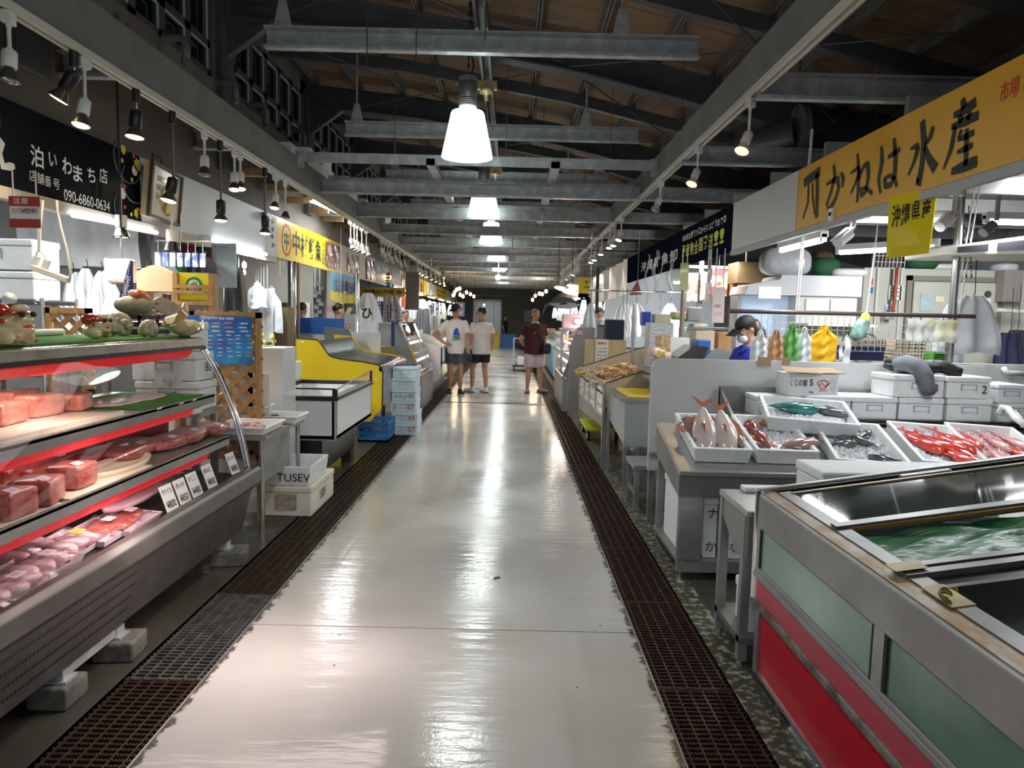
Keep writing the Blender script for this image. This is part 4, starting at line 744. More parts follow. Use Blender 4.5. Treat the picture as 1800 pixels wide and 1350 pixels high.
# white foam boxes behind the case, seen through its rear doors
def foam_box(name,lab,c,sz,rz=0.,lid=True,grp=None,marks=(),m=None,lift=0.,cat='foam box',notch=True):
    """closed (or open) foam box: c = middle of its base"""
    m=m or foam; t=thing(name,lab,cat,c,grp); w,d,h=sz; x,y,z=c; hl=min(.05,h*.28) if lid else 0; b=B(); hb=h-hl
    if lid: 
        b.box(x-w/2+.006,x+w/2-.006,y-d/2+.006,y+d/2-.006,z,z+hb)
        if notch: b.box(x-.05,x+.05,y-d/2-.001,y-d/2+.01,z+hb*.55,z+hb*.85)
        obj('body',b,m,t,bev=.008)
        l=B().box(x-w/2,x+w/2,y-d/2,y+d/2,z+hb+.002,z+h); obj('lid',l,m,t,bev=.010)
        if notch: obj('handle_recess',B().box(x-.055,x-.048,y-d/2-.002,y-d/2+.01,z+hb*.5,z+hb*.9).box(x+.048,x+.055,y-d/2-.002,y-d/2+.01,z+hb*.5,z+hb*.9).box(x-.055,x+.055,y-d/2-.002,y-d/2+.01,z+hb*.86,z+hb*.9),M('foam_recess',(.45,.47,.48),.8),t)
    else:
        k=.025; s=.018; b.box(x-w/2+s,x+w/2-s,y-d/2+s,y+d/2-s,z,z+k)
        for (a0,a1,e0,e1) in ((-1,-1,-1,1),(1,1,-1,1),(-1,1,-1,-1),(-1,1,1,1)):
            pass
        o=[(x-w/2+s,y-d/2+s),(x+w/2-s,y-d/2+s),(x+w/2-s,y+d/2-s),(x-w/2+s,y+d/2-s)]; O=[(x-w/2,y-d/2),(x+w/2,y-d/2),(x+w/2,y+d/2),(x-w/2,y+d/2)]; I=[(x-w/2+k,y-d/2+k),(x+w/2-k,y-d/2+k),(x+w/2-k,y+d/2-k),(x-w/2+k,y+d/2-k)]; J=[(x-w/2+k+s,y-d/2+k+s),(x+w/2-k-s,y-d/2+k+s),(x+w/2-k-s,y+d/2-k-s),(x-w/2+k+s,y+d/2-k-s)]
        P=[(*p,z) for p in o]+[(*p,z+h) for p in O]+[(*p,z+h) for p in I]+[(*p,z+k) for p in J]; F=[(3,2,1,0)]
        for q in range(3): F+=[(q*4+i,q*4+(i+1)%4,q*4+4+(i+1)%4,q*4+4+i) for i in range(4)]
        F+=[(12,13,14,15)]; b=B().add(P,F,False); obj('body',b,m,t,bev=.006)
    bb={}
    for (s_,face,u,v_,hh,mm) in marks:
        o,rt={'f':(V((x-w/2+u*w,y-d/2-.001,z+v_*h)),V((1,0,0))),'r':(V((x+w/2+.001,y-d/2+u*d,z+v_*h)),V((0,1,0)))}[face]; bb.setdefault(mm.name,(B(),mm)); T(bb[mm.name][0],s_,o,rt,ZU,hh,None,0.,.002)
    for q,mm in bb.values(): obj('hand_writing',q,mm,t)
    if rz: t.rotation_euler=(0,0,rz)
    return t
G='foam boxes behind the meat case'
for i,(px,py,y,w,h) in enumerate(((372,655,4.75,.34,.20),(378,612,4.75,.36,.17),(386,700,4.75,.36,.20))): pass
p=at(392,700,'y',4.62)
for i,(dz,dx) in enumerate(((0,0),(.19,-.02),(.38,-.05))): foam_box('foam_box',['bottom white foam box stacked at the far end behind the meat case','middle white foam box marked 83 behind the meat case end','top white foam box standing beside the blue fish poster'][i],(-2.2+dx,4.68,.86+dz),(.42,.28,.185),0,True,None,(('83','r',.5,.3,.06,ink),) if i==1 else ())
for i,(y,z) in enumerate(((3.5,.86),(3.5,1.05),(2.95,.86),(3.2,.6),(3.75,.6),(3.5,.42))): foam_box('foam_box','white foam box seen through the rear doors of the meat case, %s'%ORD[i],(-2.95,y,z),(.4,.5,.18),0,True,G)
one('back_counter',B().box(-3.25,-2.62,2.2,4.9,.36,.42).box(-3.2,-3.16,2.25,2.3,0,.36).box(-2.7,-2.66,2.25,2.3,0,.36).box(-3.2,-3.16,4.8,4.85,0,.36).box(-2.7,-2.66,4.8,4.85,0,.36),dsteel,'low steel counter holding the white boxes behind the meat case','counter')
one('box_stand',B().box(-2.42,-1.98,4.5,4.86,.82,.858).box(-2.4,-2.36,4.52,4.56,0,.82).box(-2.04,-2.0,4.52,4.56,0,.82).box(-2.4,-2.36,4.8,4.84,0,.82).box(-2.04,-2.0,4.8,4.84,0,.82),dsteel,'narrow steel stand under the white boxes at the case end','stand')
# --- things on the turf mat
Zm=1.353; cream=M('glazed_cream',(.62,.45,.20),.2,col2=(.70,.56,.32),sc=5,coat=.7); gred=M('glazed_red',(.50,.03,.015),.18,coat=.8)
def lion(p,s,lab):
    t=thing('lion_figurine',lab,'figurine',p); q=lambda x,y,z:p+V((x,y,z))*s
    b=B().ell(q(0,0,.28),(.42*s,.5*s,.28*s)).ell(q(.12,.0,.52),(.36*s,.42*s,.32*s)).ell(q(.36,.05,.36),(.2*s,.34*s,.16*s)).ell(q(.42,.05,.60),(.15*s,.26*s,.10*s)).ell(q(.2,-.36,.14),(.26*s,.14*s,.14*s)).ell(q(.2,.36,.14),(.26*s,.14*s,.14*s)).ell(q(.3,.06,.86),(.14*s,.3*s,.1*s)); obj('body',b,cream,t,rm=.006*s/.12)
    b=B().ell(q(-.1,-.2,.74),(.34*s,.30*s,.24*s)).ell(q(-.05,.28,.76),(.26*s,.24*s,.2*s)).ell(q(.25,.0,.75),(.20*s,.44*s,.075*s)); obj('mane',b,gred,t)
    b=B().ell(q(.50,-.16,.72),(.06*s,.08*s,.07*s),10,7).ell(q(.50,.22,.72),(.06*s,.08*s,.07*s),10,7); obj('eye',b,ink,t)
    b=B().ell(q(.5,.05,.44),(.06*s,.2*s,.05*s)).ell(q(.4,-.3,.1),(.05*s,.05*s,.05*s)).ell(q(.4,.42,.1),(.05*s,.05*s,.05*s)).ell(q(.2,-.42,.55),(.06*s,.04*s,.06*s)); obj('red_spots',b,gred,t)
    return t
lion(at(12,606,'z',Zm),.165,'cream and red glazed lion figurine at the near edge of the turf mat'); lion(at(168,595,'z',Zm),.125,'cream and red glazed lion figurine beside the sea shells')
shm=M('turban_shell',(.35,.24,.13),.4,col2=(.62,.54,.42),sc=22,bump=.6,bsc=60,coat=.3); shg=M('green_shell',(.20,.17,.10),.5,col2=(.33,.30,.22),sc=18,bump=.8,bsc=70)
def shell(p,s,rz,m,lab,turns=2.6):
    t=thing('sea_shell',lab,'shell',p); b=B(); pts=[];rs=[]; R=Euler((0,0,rz)).to_matrix(); n=44
    for i in range(n):
        f=i/(n-1); a=f*turns*2*PI; r=.50*s*f**1.3; h=s*(.9*(1-f)); q=R@V((h-.15*s,r*.75*math.cos(a),r*.75*math.sin(a))); pts.append(p+V((0,0,.46*s))+q); rs.append(.04*s+.36*s*f**1.25)
    b.tube(pts,rs,12); obj('whorls',b,m,t); e=pts[-1]; obj('mouth',B().ell(e,(.1*s,.3*s,.3*s),12,8),M('shell_mouth',(.72,.58,.40),.25),t)
shell(at(212,590,'z',Zm),.12,-.4,shm,'fat spotted sea shell beside the second lion figurine'); shell(at(264,592,'z',Zm),.085,-.3,shm,'small orange-brown turban shell in front of the black crate'); shell(at(190,585,'z',Zm),.09,2.4,shg,'greyish green shell behind the lion figurine')
p=at(318,590,'z',Zm); t=thing('clam_shell','wide open yellow-green clam shell near the end of the turf mat','shell',p)
obj('lower_valve',B().grid(lambda u,v:(p.x+.02+.1*(v-.5)*2*math.cos((u-.5)*2.2),p.y+.15*(u-.5)*2,p.z+.005+.075*((u-.5)**2*2.6+(v-.5)**2*2.2)+.012*math.sin(u*28)*v),26,14),M('clam_yellow',(.45,.38,.14),.4,col2=(.6,.5,.3),sc=8),t)
b=B(); sup(b,p+V((0,.12,.05)),(.05,.05,.045),0,.8,lump=.2,seed=3); obj('coral_lump',b,M('coral_pale',(.66,.56,.34),.8,bump=1,bsc=60),t); obj('upper_valve',B().grid(lambda u,v:(p.x-.02+.07*(v-.5),p.y-.12+.13*u,p.z+.06+.05*math.sin(u*3.1)+.02*v),12,6),M('clam_yellow',(.5,.4,.15),.4),t)
crate=B(); c=at(268,588,'z',Zm); x0,x1,y0,y1=c.x-.22,c.x-.02,c.y-.10,c.y+.32
for z in (0,.045,.09):
    crate.box(x0,x1,y0,y0+.012,Zm+z,Zm+z+.025).box(x0,x1,y1-.012,y1,Zm+z,Zm+z+.025).box(x0,x0+.012,y0,y1,Zm+z,Zm+z+.025).box(x1-.012,x1,y0,y1,Zm+z,Zm+z+.025)
for xx in (x0,x1-.015): 
    for yy in (y0,(y0+y1)/2,y1-.015): crate.box(xx,xx+.015,yy,yy+.015,Zm,Zm+.115)
one('black_crate',crate,black,'low black slatted crate behind the small shells','crate')
p=V((x0+.1,y0+.13,Zm+.118)); t=thing('abalone_shell','large dark ridged shell with orange inside lying on the black crate','shell',p); s=.15
obj('outer_shell',B().ell(p+V((0,0,.055)),(.10,.13,.055),22,12,fn=lambda q:q*(1+.06*math.sin(14*math.atan2(q.y,q.x)))),shg,t); obj('orange_lip',B().tube([p+V((.03,-.06+.05*k,.11+.012*math.sin(k*1.3))) for k in range(5)],[.018,.03,.028,.022,.01],8),M('orange_lip',(.60,.14,.03),.3,coat=.5),t); b=B(); sup(b,p+V((-.03,.06,.12)),(.03,.04,.03),0,.8,lump=.15); obj('knob',b,shm,t)
p=V((x1-.02,y0+.36,Zm+.12)); t=thing('fish_plaque','flat painted wooden fish propped on the black crate','ornament',p); rt=V((.12,1,-.05)).normalized(); up=V((-.25,.05,1)).normalized(); n=rt.cross(up)
F=[(-.14,.0),(-.11,.035),(-.04,.06),(.05,.05),(.12,.025),(.18,.005),(.225,.045),(.215,.0),(.235,-.045),(.18,-.01),(.11,-.03),(.03,-.05),(-.06,-.045),(-.12,-.02)]
obj('plate',B().slab([p+rt*a+up*(c_+.05) for a,c_ in F],n*.012),M('painted_fish',(.45,.28,.18),.35,col2=(.30,.20,.15),sc=14),t); obj('stick',B().tube([p-rt*.02+up*.03-n*.012,p-rt*.2+up*.0-n*.02],.014,8),pine,t); obj('eye',B().ell(p-rt*.095+up*.06+n*.013,(.008,.008,.008),8,6),ink,t)
for i,(px,py) in enumerate(((48,593),(95,592))): pass
p=at(92,591,'z',Zm); one('paper_roll',B().cyl(p+V((-.05,-.1,.018)),p+V((-.05,.16,.018)),.018,n=12),paper,'rolled white paper lying along the back of the turf mat','paper roll')
p=at(52,590,'z',Zm); t=thing('plastic_bag','crumpled white plastic bag behind the near lion figurine','bag',p+V((-.12,0,0))); b=B(); sup(b,p+V((-.12,.02,.075)),(.08,.09,.075),.2,.75,lump=.14,seed=5); b.tube([p+V((-.12,.02,.13)),p+V((-.11,.0,.17)),p+V((-.08,-.02,.19))],[.04,.02,.035],8); obj('bag_body',b,bagw,t)

for i,(x,y,z,w,d,h,rz,lab) in enumerate(((-3.36,4.98,2.722,.5,.36,.09,.1,'bottom foam lid box of the pile on top of the black sign'),(-3.34,5.02,2.813,.48,.36,.08,-.08,'second foam box of the pile on top of the black sign'),(-3.38,4.99,2.895,.5,.36,.07,.05,'third foam box of the pile on top of the black sign'),(-3.36,5.02,2.967,.46,.34,.06,-.1,'topmost foam box of the pile on top of the black sign'),(-3.38,5.85,2.722,.4,.4,.07,.2,'flat foam box lying on the black sign past the pile'),(-3.38,6.75,2.722,.36,.3,.1,.0,'lower foam box on the fascia behind the framed picture'),(-3.38,6.78,2.824,.34,.3,.1,.1,'upper foam box on the fascia behind the framed picture'))): foam_box('foam_box',lab,(x,y,z),(w,d,h),rz,True,notch=False)
one('roof_boards',B().box(-3.8,-3.05,3.0,7.2,2.69,2.72),wood,'boards over the meat stall carrying foam boxes','boards')
fr2=random.Random(17)
for i,(x,y,z,w,d,h,rz,rx) in enumerate(((-2.78,8.6,3.282,.42,.6,.16,.05,0),(-2.76,9.3,3.282,.45,.5,.14,-.1,0),(-2.8,9.3,3.424,.45,.5,.14,.1,0),(-2.78,9.95,3.282,.45,.6,.2,.0,0),(-2.76,9.92,3.484,.45,.55,.14,.12,0),(-2.78,11.5,3.282,.45,.7,.25,.0,0),(-2.8,11.6,3.534,.42,.6,.12,-.1,0),(-2.78,12.7,3.282,.45,.7,.2,.1,0),(-2.76,14.6,3.282,.45,.7,.3,.0,0))): foam_box('foam_box','white foam box heaped on the roof behind the left beam, %s from the front'%ORD[i],(x,y,z),(w,d,h),rz,True,notch=False,grp='foam boxes on the left stall roof')
# ================================================================== helpers for stalls
def fluor(p,q,lab,power,r=.016,grp=None,fix=True,col=DAY):
    p=V(p);q=V(q); t=thing('fluorescent_light',lab,'light',(p+q)/2,grp); d=(q-p).normalized()
    obj('tube',B().cyl(p,q,r,n=10),tube_e,t)
    if fix: obj('fixture',B().beam(p-d*.04+V((0,0,.05)),q+d*.04+V((0,0,.05)),.06,.05).beam(p-d*.04+V((0,0,.02)),p-d*.01+V((0,0,.02)),.04,.06).beam(q+d*.01+V((0,0,.02)),q+d*.04+V((0,0,.02)),.04,.06),plas,t)
    if power:
        o=lamp('AREA','tube_light',(p+q)/2-V((0,0,.03)),power,col,(q-p).length,.06); o.rotation_euler=(0,0,math.atan2(d.y,d.x))
    return t
def cloth(b,c,w,h,fold=.03,nf=5,top=.5,seed=1,dirx=(1,0,0),thick=.0,flare=0.):
    """hanging cloth, c = middle of the top edge; top = share of the width kept at the top"""
    rr=random.Random(seed); ph=rr.uniform(0,6); dx=V(dirx); n=dx.cross(V((0,0,1)))
    def f(u,v):
        s=top+(1-top)*min(1,v*1.6)**.7; s*=1+flare*v
        return V(c)+dx*((u-.5)*w*s)-V((0,0,h*(v+.03*math.sin(u*7+ph)*v)))+n*(fold*math.sin(u*nf*PI+ph)*(.3+.7*v)+.01*math.sin(v*9+ph))
    b.grid(f,22,12); return b
def hang(name,lab,c,w,h,m,cat,grp=None,hook=.08,cord=False,**k):
    t=thing(name,lab,cat,V(c)-V((0,0,h)),grp); obj('cloth',cloth(B(),c,w,h,**k),m,t)
    obj('hook',B().tube([V(c)+V((0,0,-.01)),V(c)+V((.012,0,.03)),V(c)+V((0,0,hook))]+([(c[0],c[1],3.23 if c[0]<-3.12 else roofz(c[0])+.14)] if cord else []),.004,5),blackm,t); return t
def bag(name,lab,c,w,h,m,cat='plastic bag',grp=None,seed=1,d=.05):
    """carrier bag hanging from its handles; c = middle of the top"""
    c=V(c); t=thing(name,lab,cat,c-V((0,0,h)),grp); rr=random.Random(seed); ph=rr.uniform(0,6)
    def W(v): return (.34 if v<.1 else .34+.62*(v-.1)/.2 if v<.3 else .96+.1*(v-.3))
    def f(u,v,sg):
        x=(u-.5)*w*W(v)*(1+(.05 if u>.5 else -.04)*math.sin(ph+v*5)); e=1-abs(2*u-1)**2.5; wr=.012*math.sin(u*(17-6*v)+ph+3*v)+.010*abs(math.sin(u*9+v*13+ph))-.006*math.sin(v*21+u*5)
        return c+V((x,sg*e*(d*(.25+.5*v)+wr),-h*(.02+.98*v)+.012*math.sin(u*8+ph)*v))
    b=B().grid(lambda u,v:f(u,v,-1),28,20).grid(lambda u,v:f(1-u,v,1),28,20); obj('bag_body',b,m,t)
    obj('handle',B().tube([c+V((-.022,0,-.03)),c+V((-.014,0,.0)),c+V((.0,0,.012)),c+V((.014,0,.0)),c+V((.022,0,-.03))],.006,6),m,t); return t
def sheet(px0,py0,px1,py1,y,d=.01):
    p=at(px0,py1,'y',y); q=at(px1,py0,'y',y); return B().box(p.x,q.x,y,y+d,p.z,q.z),p,q
def XT(b,s,px0,py0,px1,py1,y,bold=.01,d=.004,n=None):
    """text facing the viewer in the picture rectangle, on plane y"""
    p=at(px0,py1,'y',y); q=at(px1,py0,'y',y); return T(b,s,(p.x,y,p.z),(1,0,0),(0,0,1),q.z-p.z,q.x-p.x,bold,d)
# ================================================================== FIRST LEFT STALL (behind the meat case)
fluor(at(128,378,'x',-2.96),at(213,393,'x',-2.96),'bright fluorescent tube under the black sign',30,fix=False); fluor(at(222,399,'x',-2.96),at(275,409,'x',-2.96),'shorter bright fluorescent tube under the framed fish picture',22,fix=False)
fluor(at(380,424,'x',-2.96),at(468,447,'x',-2.96),'bright fluorescent tube under the plain white fascia',34,fix=False)
fluor(at(548,352,'x',-2.62),at(614,381,'x',-2.62),'large bare fluorescent tube beside the left beam, over the yellow sign',45,.03)
lamp('AREA','stall_fill_light',(-4.6,4.2,3.0),60,DAY,.06,1.2,aim=(-4.6,4.2,0))
b,p,q=sheet(28,352,246,470,6.4); struct('partition_stall_back',B().box(-6.5,p.x,7.2,7.25,0,3.1),wallg)
b=B().grid(lambda u,v:(p.x+(q.x-p.x)*u,6.4+.03*math.sin(u*9+v*4)+.02*math.sin(u*23),p.z+(q.z-p.z)*v-.04*u*0),26,10); one('tarpaulin',b,M('tarp',(.52,.53,.53),.6,col2=(.46,.47,.47),sc=4),'pale grey hanging sheet across the back of the meat stall','sheet')
one('hook_rail',B().cyl((p.x-.2,6.38,p.z+.015),(q.x+.1,6.38,p.z+.015),.012,n=6).box(p.x-.2,p.x-.17,6.37,6.39,p.z,3.1).box(q.x+.07,q.x+.1,6.37,6.39,p.z,3.1),chrome,'thin rail of hooks along the bottom of the pale sheet','rail')
for i,(px,py,w,h,lab) in enumerate(((128,478,.26,.62,'leftmost white apron hanging in the meat stall'),(152,472,.26,.45,'white apron with a strap, second from the left in the meat stall'),(178,476,.26,.42,'white apron hanging by its corner beside the beige case'),(200,500,.2,.36,'small white cloth hanging under the beige case'))): hang('hanging_apron',lab,at(px,py,'y',6.2),w,h,apron,'apron',seed=i,top=.25,nf=4)
hang('hanging_apron','large white apron hung high beside the red banner',at(290,402,'y',6.9),.42,.78,apron,'apron',seed=9,top=.35,nf=4); 
b,p,q=sheet(0,418,51,474,4.9,.3); 
foam_box('foam_box','upper white foam box on the wire rack at the left picture edge',((p.x+q.x)/2-.15,5.05,at(20,474,'y',4.9).z),(.55,.3,.21),0,True)
foam_box('foam_box','lower white foam box on the wire rack at the left picture edge',((p.x+q.x)/2-.15,5.05,at(20,474,'y',4.9).z-.2),(.55,.3,.19),0,True,notch=False)
rk=thing('wire_rack','chrome wire rack under the left foam boxes','rack',(-3.6,5.1,0)); zt=at(20,474,'y',4.9).z-.205; b=B(); x0,x1=-4.2,at(70,505,'y',4.9).x
for x in (x0,x1): 
    for y in (4.92,5.3): b.cyl((x,y,0),(x,y,zt+.02),.014,n=8)
obj('post',b,chrome,rk); b=B()
for z in (zt,zt-.5,zt-1.):
    b.box(x0,x1,4.91,4.915,z-.03,z-.022).box(x0,x1,4.91,4.915,z-.004,z).box(x0,x1,5.3,5.305,z-.03,z)
    n=26
    for i in range(n): x=x0+(x1-x0)*i/n; b.beam((x,4.912,z-.028),(x+(x1-x0)/n/2,4.912,z),.004,.004).beam((x+(x1-x0)/n/2,4.912,z),(x+(x1-x0)/n,4.912,z-.028),.004,.004); b.cyl((x,4.91,z),(x,5.3,z),.003,n=4)
obj('wire_shelf',b,chrome,rk)
for i,(x,w,h,z,m,lab) in enumerate(((-3.85,.35,.22,zt-.5,black,'black recorder box on the wire rack'),(-3.45,.3,.16,zt-.5,M('dark_blue_box',(.02,.03,.07),.5),'dark blue box on the wire rack'),(-3.6,.5,.3,zt-1.,black,'large black box low on the wire rack'))): one('equipment_box',B().box(x-w/2,x+w/2,4.96,5.25,z+.001,z+h),m,lab,'box',bev=.01)
one('loose_cables',B().tube([(-3.5,4.88,zt),(-3.52,4.87,zt-.15),(-3.45,4.87,zt-.35),(-3.5,4.9,zt-.48)],.006,5).tube([(-3.45,4.88,zt-.05),(-3.3,4.87,zt-.3),(-3.25,4.87,zt-.25),(-3.28,4.9,zt-.48)],.006,5),rope,'tangled pale cables hanging over the wire rack','cables')
# power strip hung on cords
p=at(57,470,'y',4.3); q=at(121,493,'y',4.3); t=thing('power_strip','white power strip hanging askew on cords before the pale sheet','power strip',(p+q)/2); obj('strip',B().beam(p,q,.05,.035),ivory,t,bev=.006)
b=B()
for f in (.1,.38): a=p.lerp(q,f)+V((0,0,.045)); b.ob(a,(.03,.03,.06),(0,.35,0))
obj('plug',b,plas,t); tp=at(70,352,'y',4.3)
obj('cord',B().tube([p.lerp(q,.1)+V((0,0,.07)),at(67,440,'y',4.3),at(68,410,'y',4.3),tp],.006,6).tube([p.lerp(q,.38)+V((0,0,.07)),at(80,452,'y',4.3),at(70,442,'y',4.3),at(71,400,'y',4.3),tp+V((.02,0,0))],.006,6).tube([q,at(125,480,'y',4.3),at(118,440,'y',4.3),at(107,400,'y',4.3),at(101,370,'y',4.3),at(100,352,'y',4.3)],.007,6),rope,t)
b,p,q=sheet(18,346,70,400,3.75,.004); t=thing('warning_sheet','small red and white warning sheet in clear film hanging under the black sign','sign',p); obj('sheet',b,paper,t); bb=B().box(p.x,q.x,3.746,3.75,q.z-.05,q.z).box(p.x,q.x,3.746,3.75,p.z,p.z+.045); obj('red_bands',bb,M('red_print',(.45,.05,.03),.4),t); bb=B(); XT(bb,'注意',24,348,50,358,3.745); obj('white_lettering',bb,wht,t); bb=B(); XT(bb,'カメラ24時間作動中',22,366,66,376,3.749); obj('lettering',bb,M('maroon_ink',(.25,.03,.03),.6),t)
obj('hanger',B().cyl((p.x+.02,3.752,q.z),(p.x+.02,3.752,2.2),.004,n=5).cyl((q.x-.02,3.752,q.z),(q.x-.02,3.752,2.2),.004,n=5),rope,t)
# beige case, wooden rack, banners
b,p,q=sheet(188,455,229,497,5.3,.12); t=thing('storage_case','beige plastic wall case with rounded corners in the meat stall','case',p); obj('case_body',b,M('beige_plastic',(.66,.50,.40),.4),t,bev=.03); obj('frame',B().box(p.x-.015,p.x,5.3,5.42,p.z,q.z),plas,t); bb=B(); XT(bb,'TOP',211,471,221,474,5.297,.0); obj('lettering',bb,M('tiny_print',(.2,.12,.14),.6),t); obj('hanger',B().cyl((p.x+.08,5.36,q.z),(p.x+.08,5.36,3.21),.008,n=5),blackm,t)
x0=at(240,500,'y',5.2).x;x1=at(303,500,'y',5.2).x;z0=at(270,512,'y',5.2).z;z1=at(270,478,'y',5.2).z;z2=at(270,466,'y',5.2).z
n=12; prof=[(x0,z0),(x1,z0),(x1,z1)]+[(x1+(x0-x1)*i/n,z1+(z2-z1)*math.sin(PI*i/n)**1.3) for i in range(1,n)]+[(x0,z1)]
t=thing('wooden_cabinet','pale wooden wall cabinet with an arched top in the meat stall','cabinet',(x0,5.2,.9)); obj('front_panel',B().prism(prof,'y',5.2,5.24),pine,t); obj('body',B().box(x0,x1,5.24,5.45,z0,z1).box(x0,x0+.03,5.24,5.45,.42,z0).box(x1-.03,x1,5.24,5.45,.42,z0),pine,t)
one('jar_row',B().box(x0+.1,x0+.16,5.25,5.31,z0-.13,z0-.01),ivory,'small pale jar under the wooden cabinet','jar'); one('jar_shelf',B().box(x0,x1+.6,5.2,5.45,z0-.16,z0-.135).box(x0+.1,x0+.14,5.3,5.34,.42,z0-.16).box(x1+.5,x1+.54,5.3,5.34,.42,z0-.16),pine,'pale shelf board under the wooden cabinet','shelf')
one('brown_jar',B().lathe([(.03,0),(.055,.02),(.06,.06),(.04,.1),(.045,.115)],(x1-.08,5.3,z0-.134),14),M('brown_glass',(.18,.06,.03),.15),'round brown jar under the right end of the wooden cabinet','jar')
xa=at(304,500,'y',5.1).x;xb=at(374,500,'y',5.1).x;za=at(340,536,'y',5.1).z;zb=at(340,480,'y',5.1).z
t=thing('wooden_rack','small wooden rack with two bars holding a yellow leaflet','rack',((xa+xb)/2,5.1,za)); obj('side',B().box(xa,xa+.03,5.1,5.2,.42,zb+.0),wood,t); obj('side',B().box(xb-.03,xb,5.1,5.2,.42,zb),wood,t); b=B()
for f in (.35,.52,.0): z=za+(zb-za)*f; b.box(xa,xb,5.095,5.11,z,z+.025)
obj('bar',b,wood,t)
b,p,q=sheet(315,480,367,530,5.13,.008); t=thing('yellow_leaflet','yellow leaflet with a green ring emblem standing in the wooden rack','leaflet',p); obj('sheet',b,M('leaflet_yellow',(.82,.72,.03),.4),t); c=at(341,502,'y',5.128); bb=B()
bb.add([c]+[c+V((math.cos(2*PI*i/24)*.062,0,math.sin(2*PI*i/24)*.062)) for i in range(24)],[(0,i+1,(i+1)%24+1) for i in range(24)],False); obj('green_ring',bb,M('green_print',(.02,.22,.05),.5),t); bb=B(); c=c-V((0,.002,0)); bb.add([c]+[c+V((math.cos(2*PI*i/24)*.042,0,math.sin(2*PI*i/24)*.042)) for i in range(24)],[(0,i+1,(i+1)%24+1) for i in range(24)],False); obj('ring_center',bb,wht,t); bb=B(); XT(bb,'尤',334,494,348,511,5.123,.01); XT(bb,'PREMIUM LEMON',320,527,360,530,5.126,.0); obj('lettering',bb,M('leaf_ink',(.05,.12,.04),.5),t)
p=at(231,457,'y',4.9); q=at(212,532,'y',4.9); b=B(); P=[at(228,458,'y',4.9),at(233,459,'y',4.9),at(234,520,'y',4.9),at(206,535,'y',4.9)]
t=thing('blue_pennant','narrow dark blue pennant with white writing in front of the beige case','banner',P[3]); b=B().slab(P,(0,.006,0)); obj('cloth',b,M('pennant_blue',(.02,.025,.17),.6),t); bb=B()
for i,c_ in enumerate('なはまぐろ'): 
    o=at(225-2*i,489+10*i,'y',4.895); T(bb,c_,o-V((.02,0,.02)),(1,0,0),(0,0,1),.04,.04,.01)
obj('lettering',bb,wht,t); obj('pole',B().cyl(at(230,455,'y',4.905),at(206,600,'y',4.905),.006,n=6),plas,t)
b,p,q=sheet(276,432,372,472,7.0,.008); t=thing('red_banner','dark red banner with heavy outlined black characters behind the wooden cabinet','banner',p); obj('cloth',b,M('banner_red',(.33,.03,.04),.6),t); bb=B(); XT(bb,'中村鮮魚',292,446,352,476,6.995,.06); obj('white_outline',bb,wht,t); bb=B(); XT(bb,'中村鮮魚',293,447,351,475,6.99,.015,.008); obj('lettering',bb,ink,t)
one('green_cap',B().ell(at(334,466,'y',6.6),(.13,.1,.10),16,10),M('cap_green',(.02,.16,.05),.7),'green cap lying behind the yellow leaflet rack','cap'); p=at(355,470,'y',6.5); t=thing('black_jacket','black jacket hanging behind the yellow leaflet','jacket',p-V((0,0,.2))); b=B(); sup(b,p-V((0,0,.1)),(.13,.08,.2),0,.8,lump=.1); obj('cloth',b,navy,t)
p=at(318,424,'y',6.3); t=thing('peg_hanger','round peg hanger with small blue and white cloths','hanger',p); b=B().tube([p+V((-.22,0,0)),p+V((.25,0,0))],.008,6)
for k in range(7): b.cyl(p+V((-.2+.065*k,0,0)),p+V((-.2+.065*k,0,-.12)),.003,n=4)
b.cyl(p,p+V((0,0,.3)),.006,n=5); obj('ring',b,plas,t); b=B()
for k in range(7): b.box(p.x-.225+.065*k,p.x-.18+.065*k,6.29,6.31,p.z-.22,p.z-.1)
obj('cloths',b,M('blue_white_cloth',(.10,.14,.40),.7,col2=(.8,.82,.85),sc=9),t)
for i,(px,py,m_,lab) in enumerate(((213,400,'d','white-bodied lit spotlight hanging under the tube before the beige case'),(303,425,'d','white unlit spotlight hanging by the red banner'))):
    p=at(px,py,'y',5.4); t=thing('hanging_spotlight',lab,'spotlight',p); obj('body',B().cyl(p+V((0,0,.09)),p,.042,n=14).cyl(p+V((0,0,.09)),p+V((0,0,.32)),.009,n=6),wspot,t); obj('lamp_bell',B().lathe([(.03,0),(.055,-.06),(.06,-.075),(.05,-.07)],p,16,cap=False),black,t); obj('lens',B().lathe([(.052,-.07),(.001,-.074)],p,14,cap=False),bulb_w if i==0 else lens_off,t)
p=at(357,430,'x',-3.0); t=thing('security_camera','white dome security camera with a black eye under the white fascia','camera',p-V((0,0,.12))); obj('body',B().lathe([(.06,.09),(.075,.08),(.075,-.02),(.07,-.025)],p,18),plas,t); obj('camera_eye',B().lathe([(.068,-.025),(.07,-.06),(.05,-.11),(.02,-.125)],p,18),black,t); b=B()
for k in range(6): b.ell(p+V((.045*math.cos(k),-.055+.0*k,-.075))+V((0,0,.02*math.sin(k))),(.006,.006,.006),6,4)
obj('led_dots',b,wht,t); obj('cord',B().tube([p+V((0,-.03,-.1)),at(343,470,'x',-2.95),at(325,520,'x',-2.9),at(315,548,'x',-2.9)],.007,6),rope,t); obj('bracket',B().box(p.x-.03,p.x+.03,p.y-.04,p.y+.04,p.z+.085,2.135),plas,t)
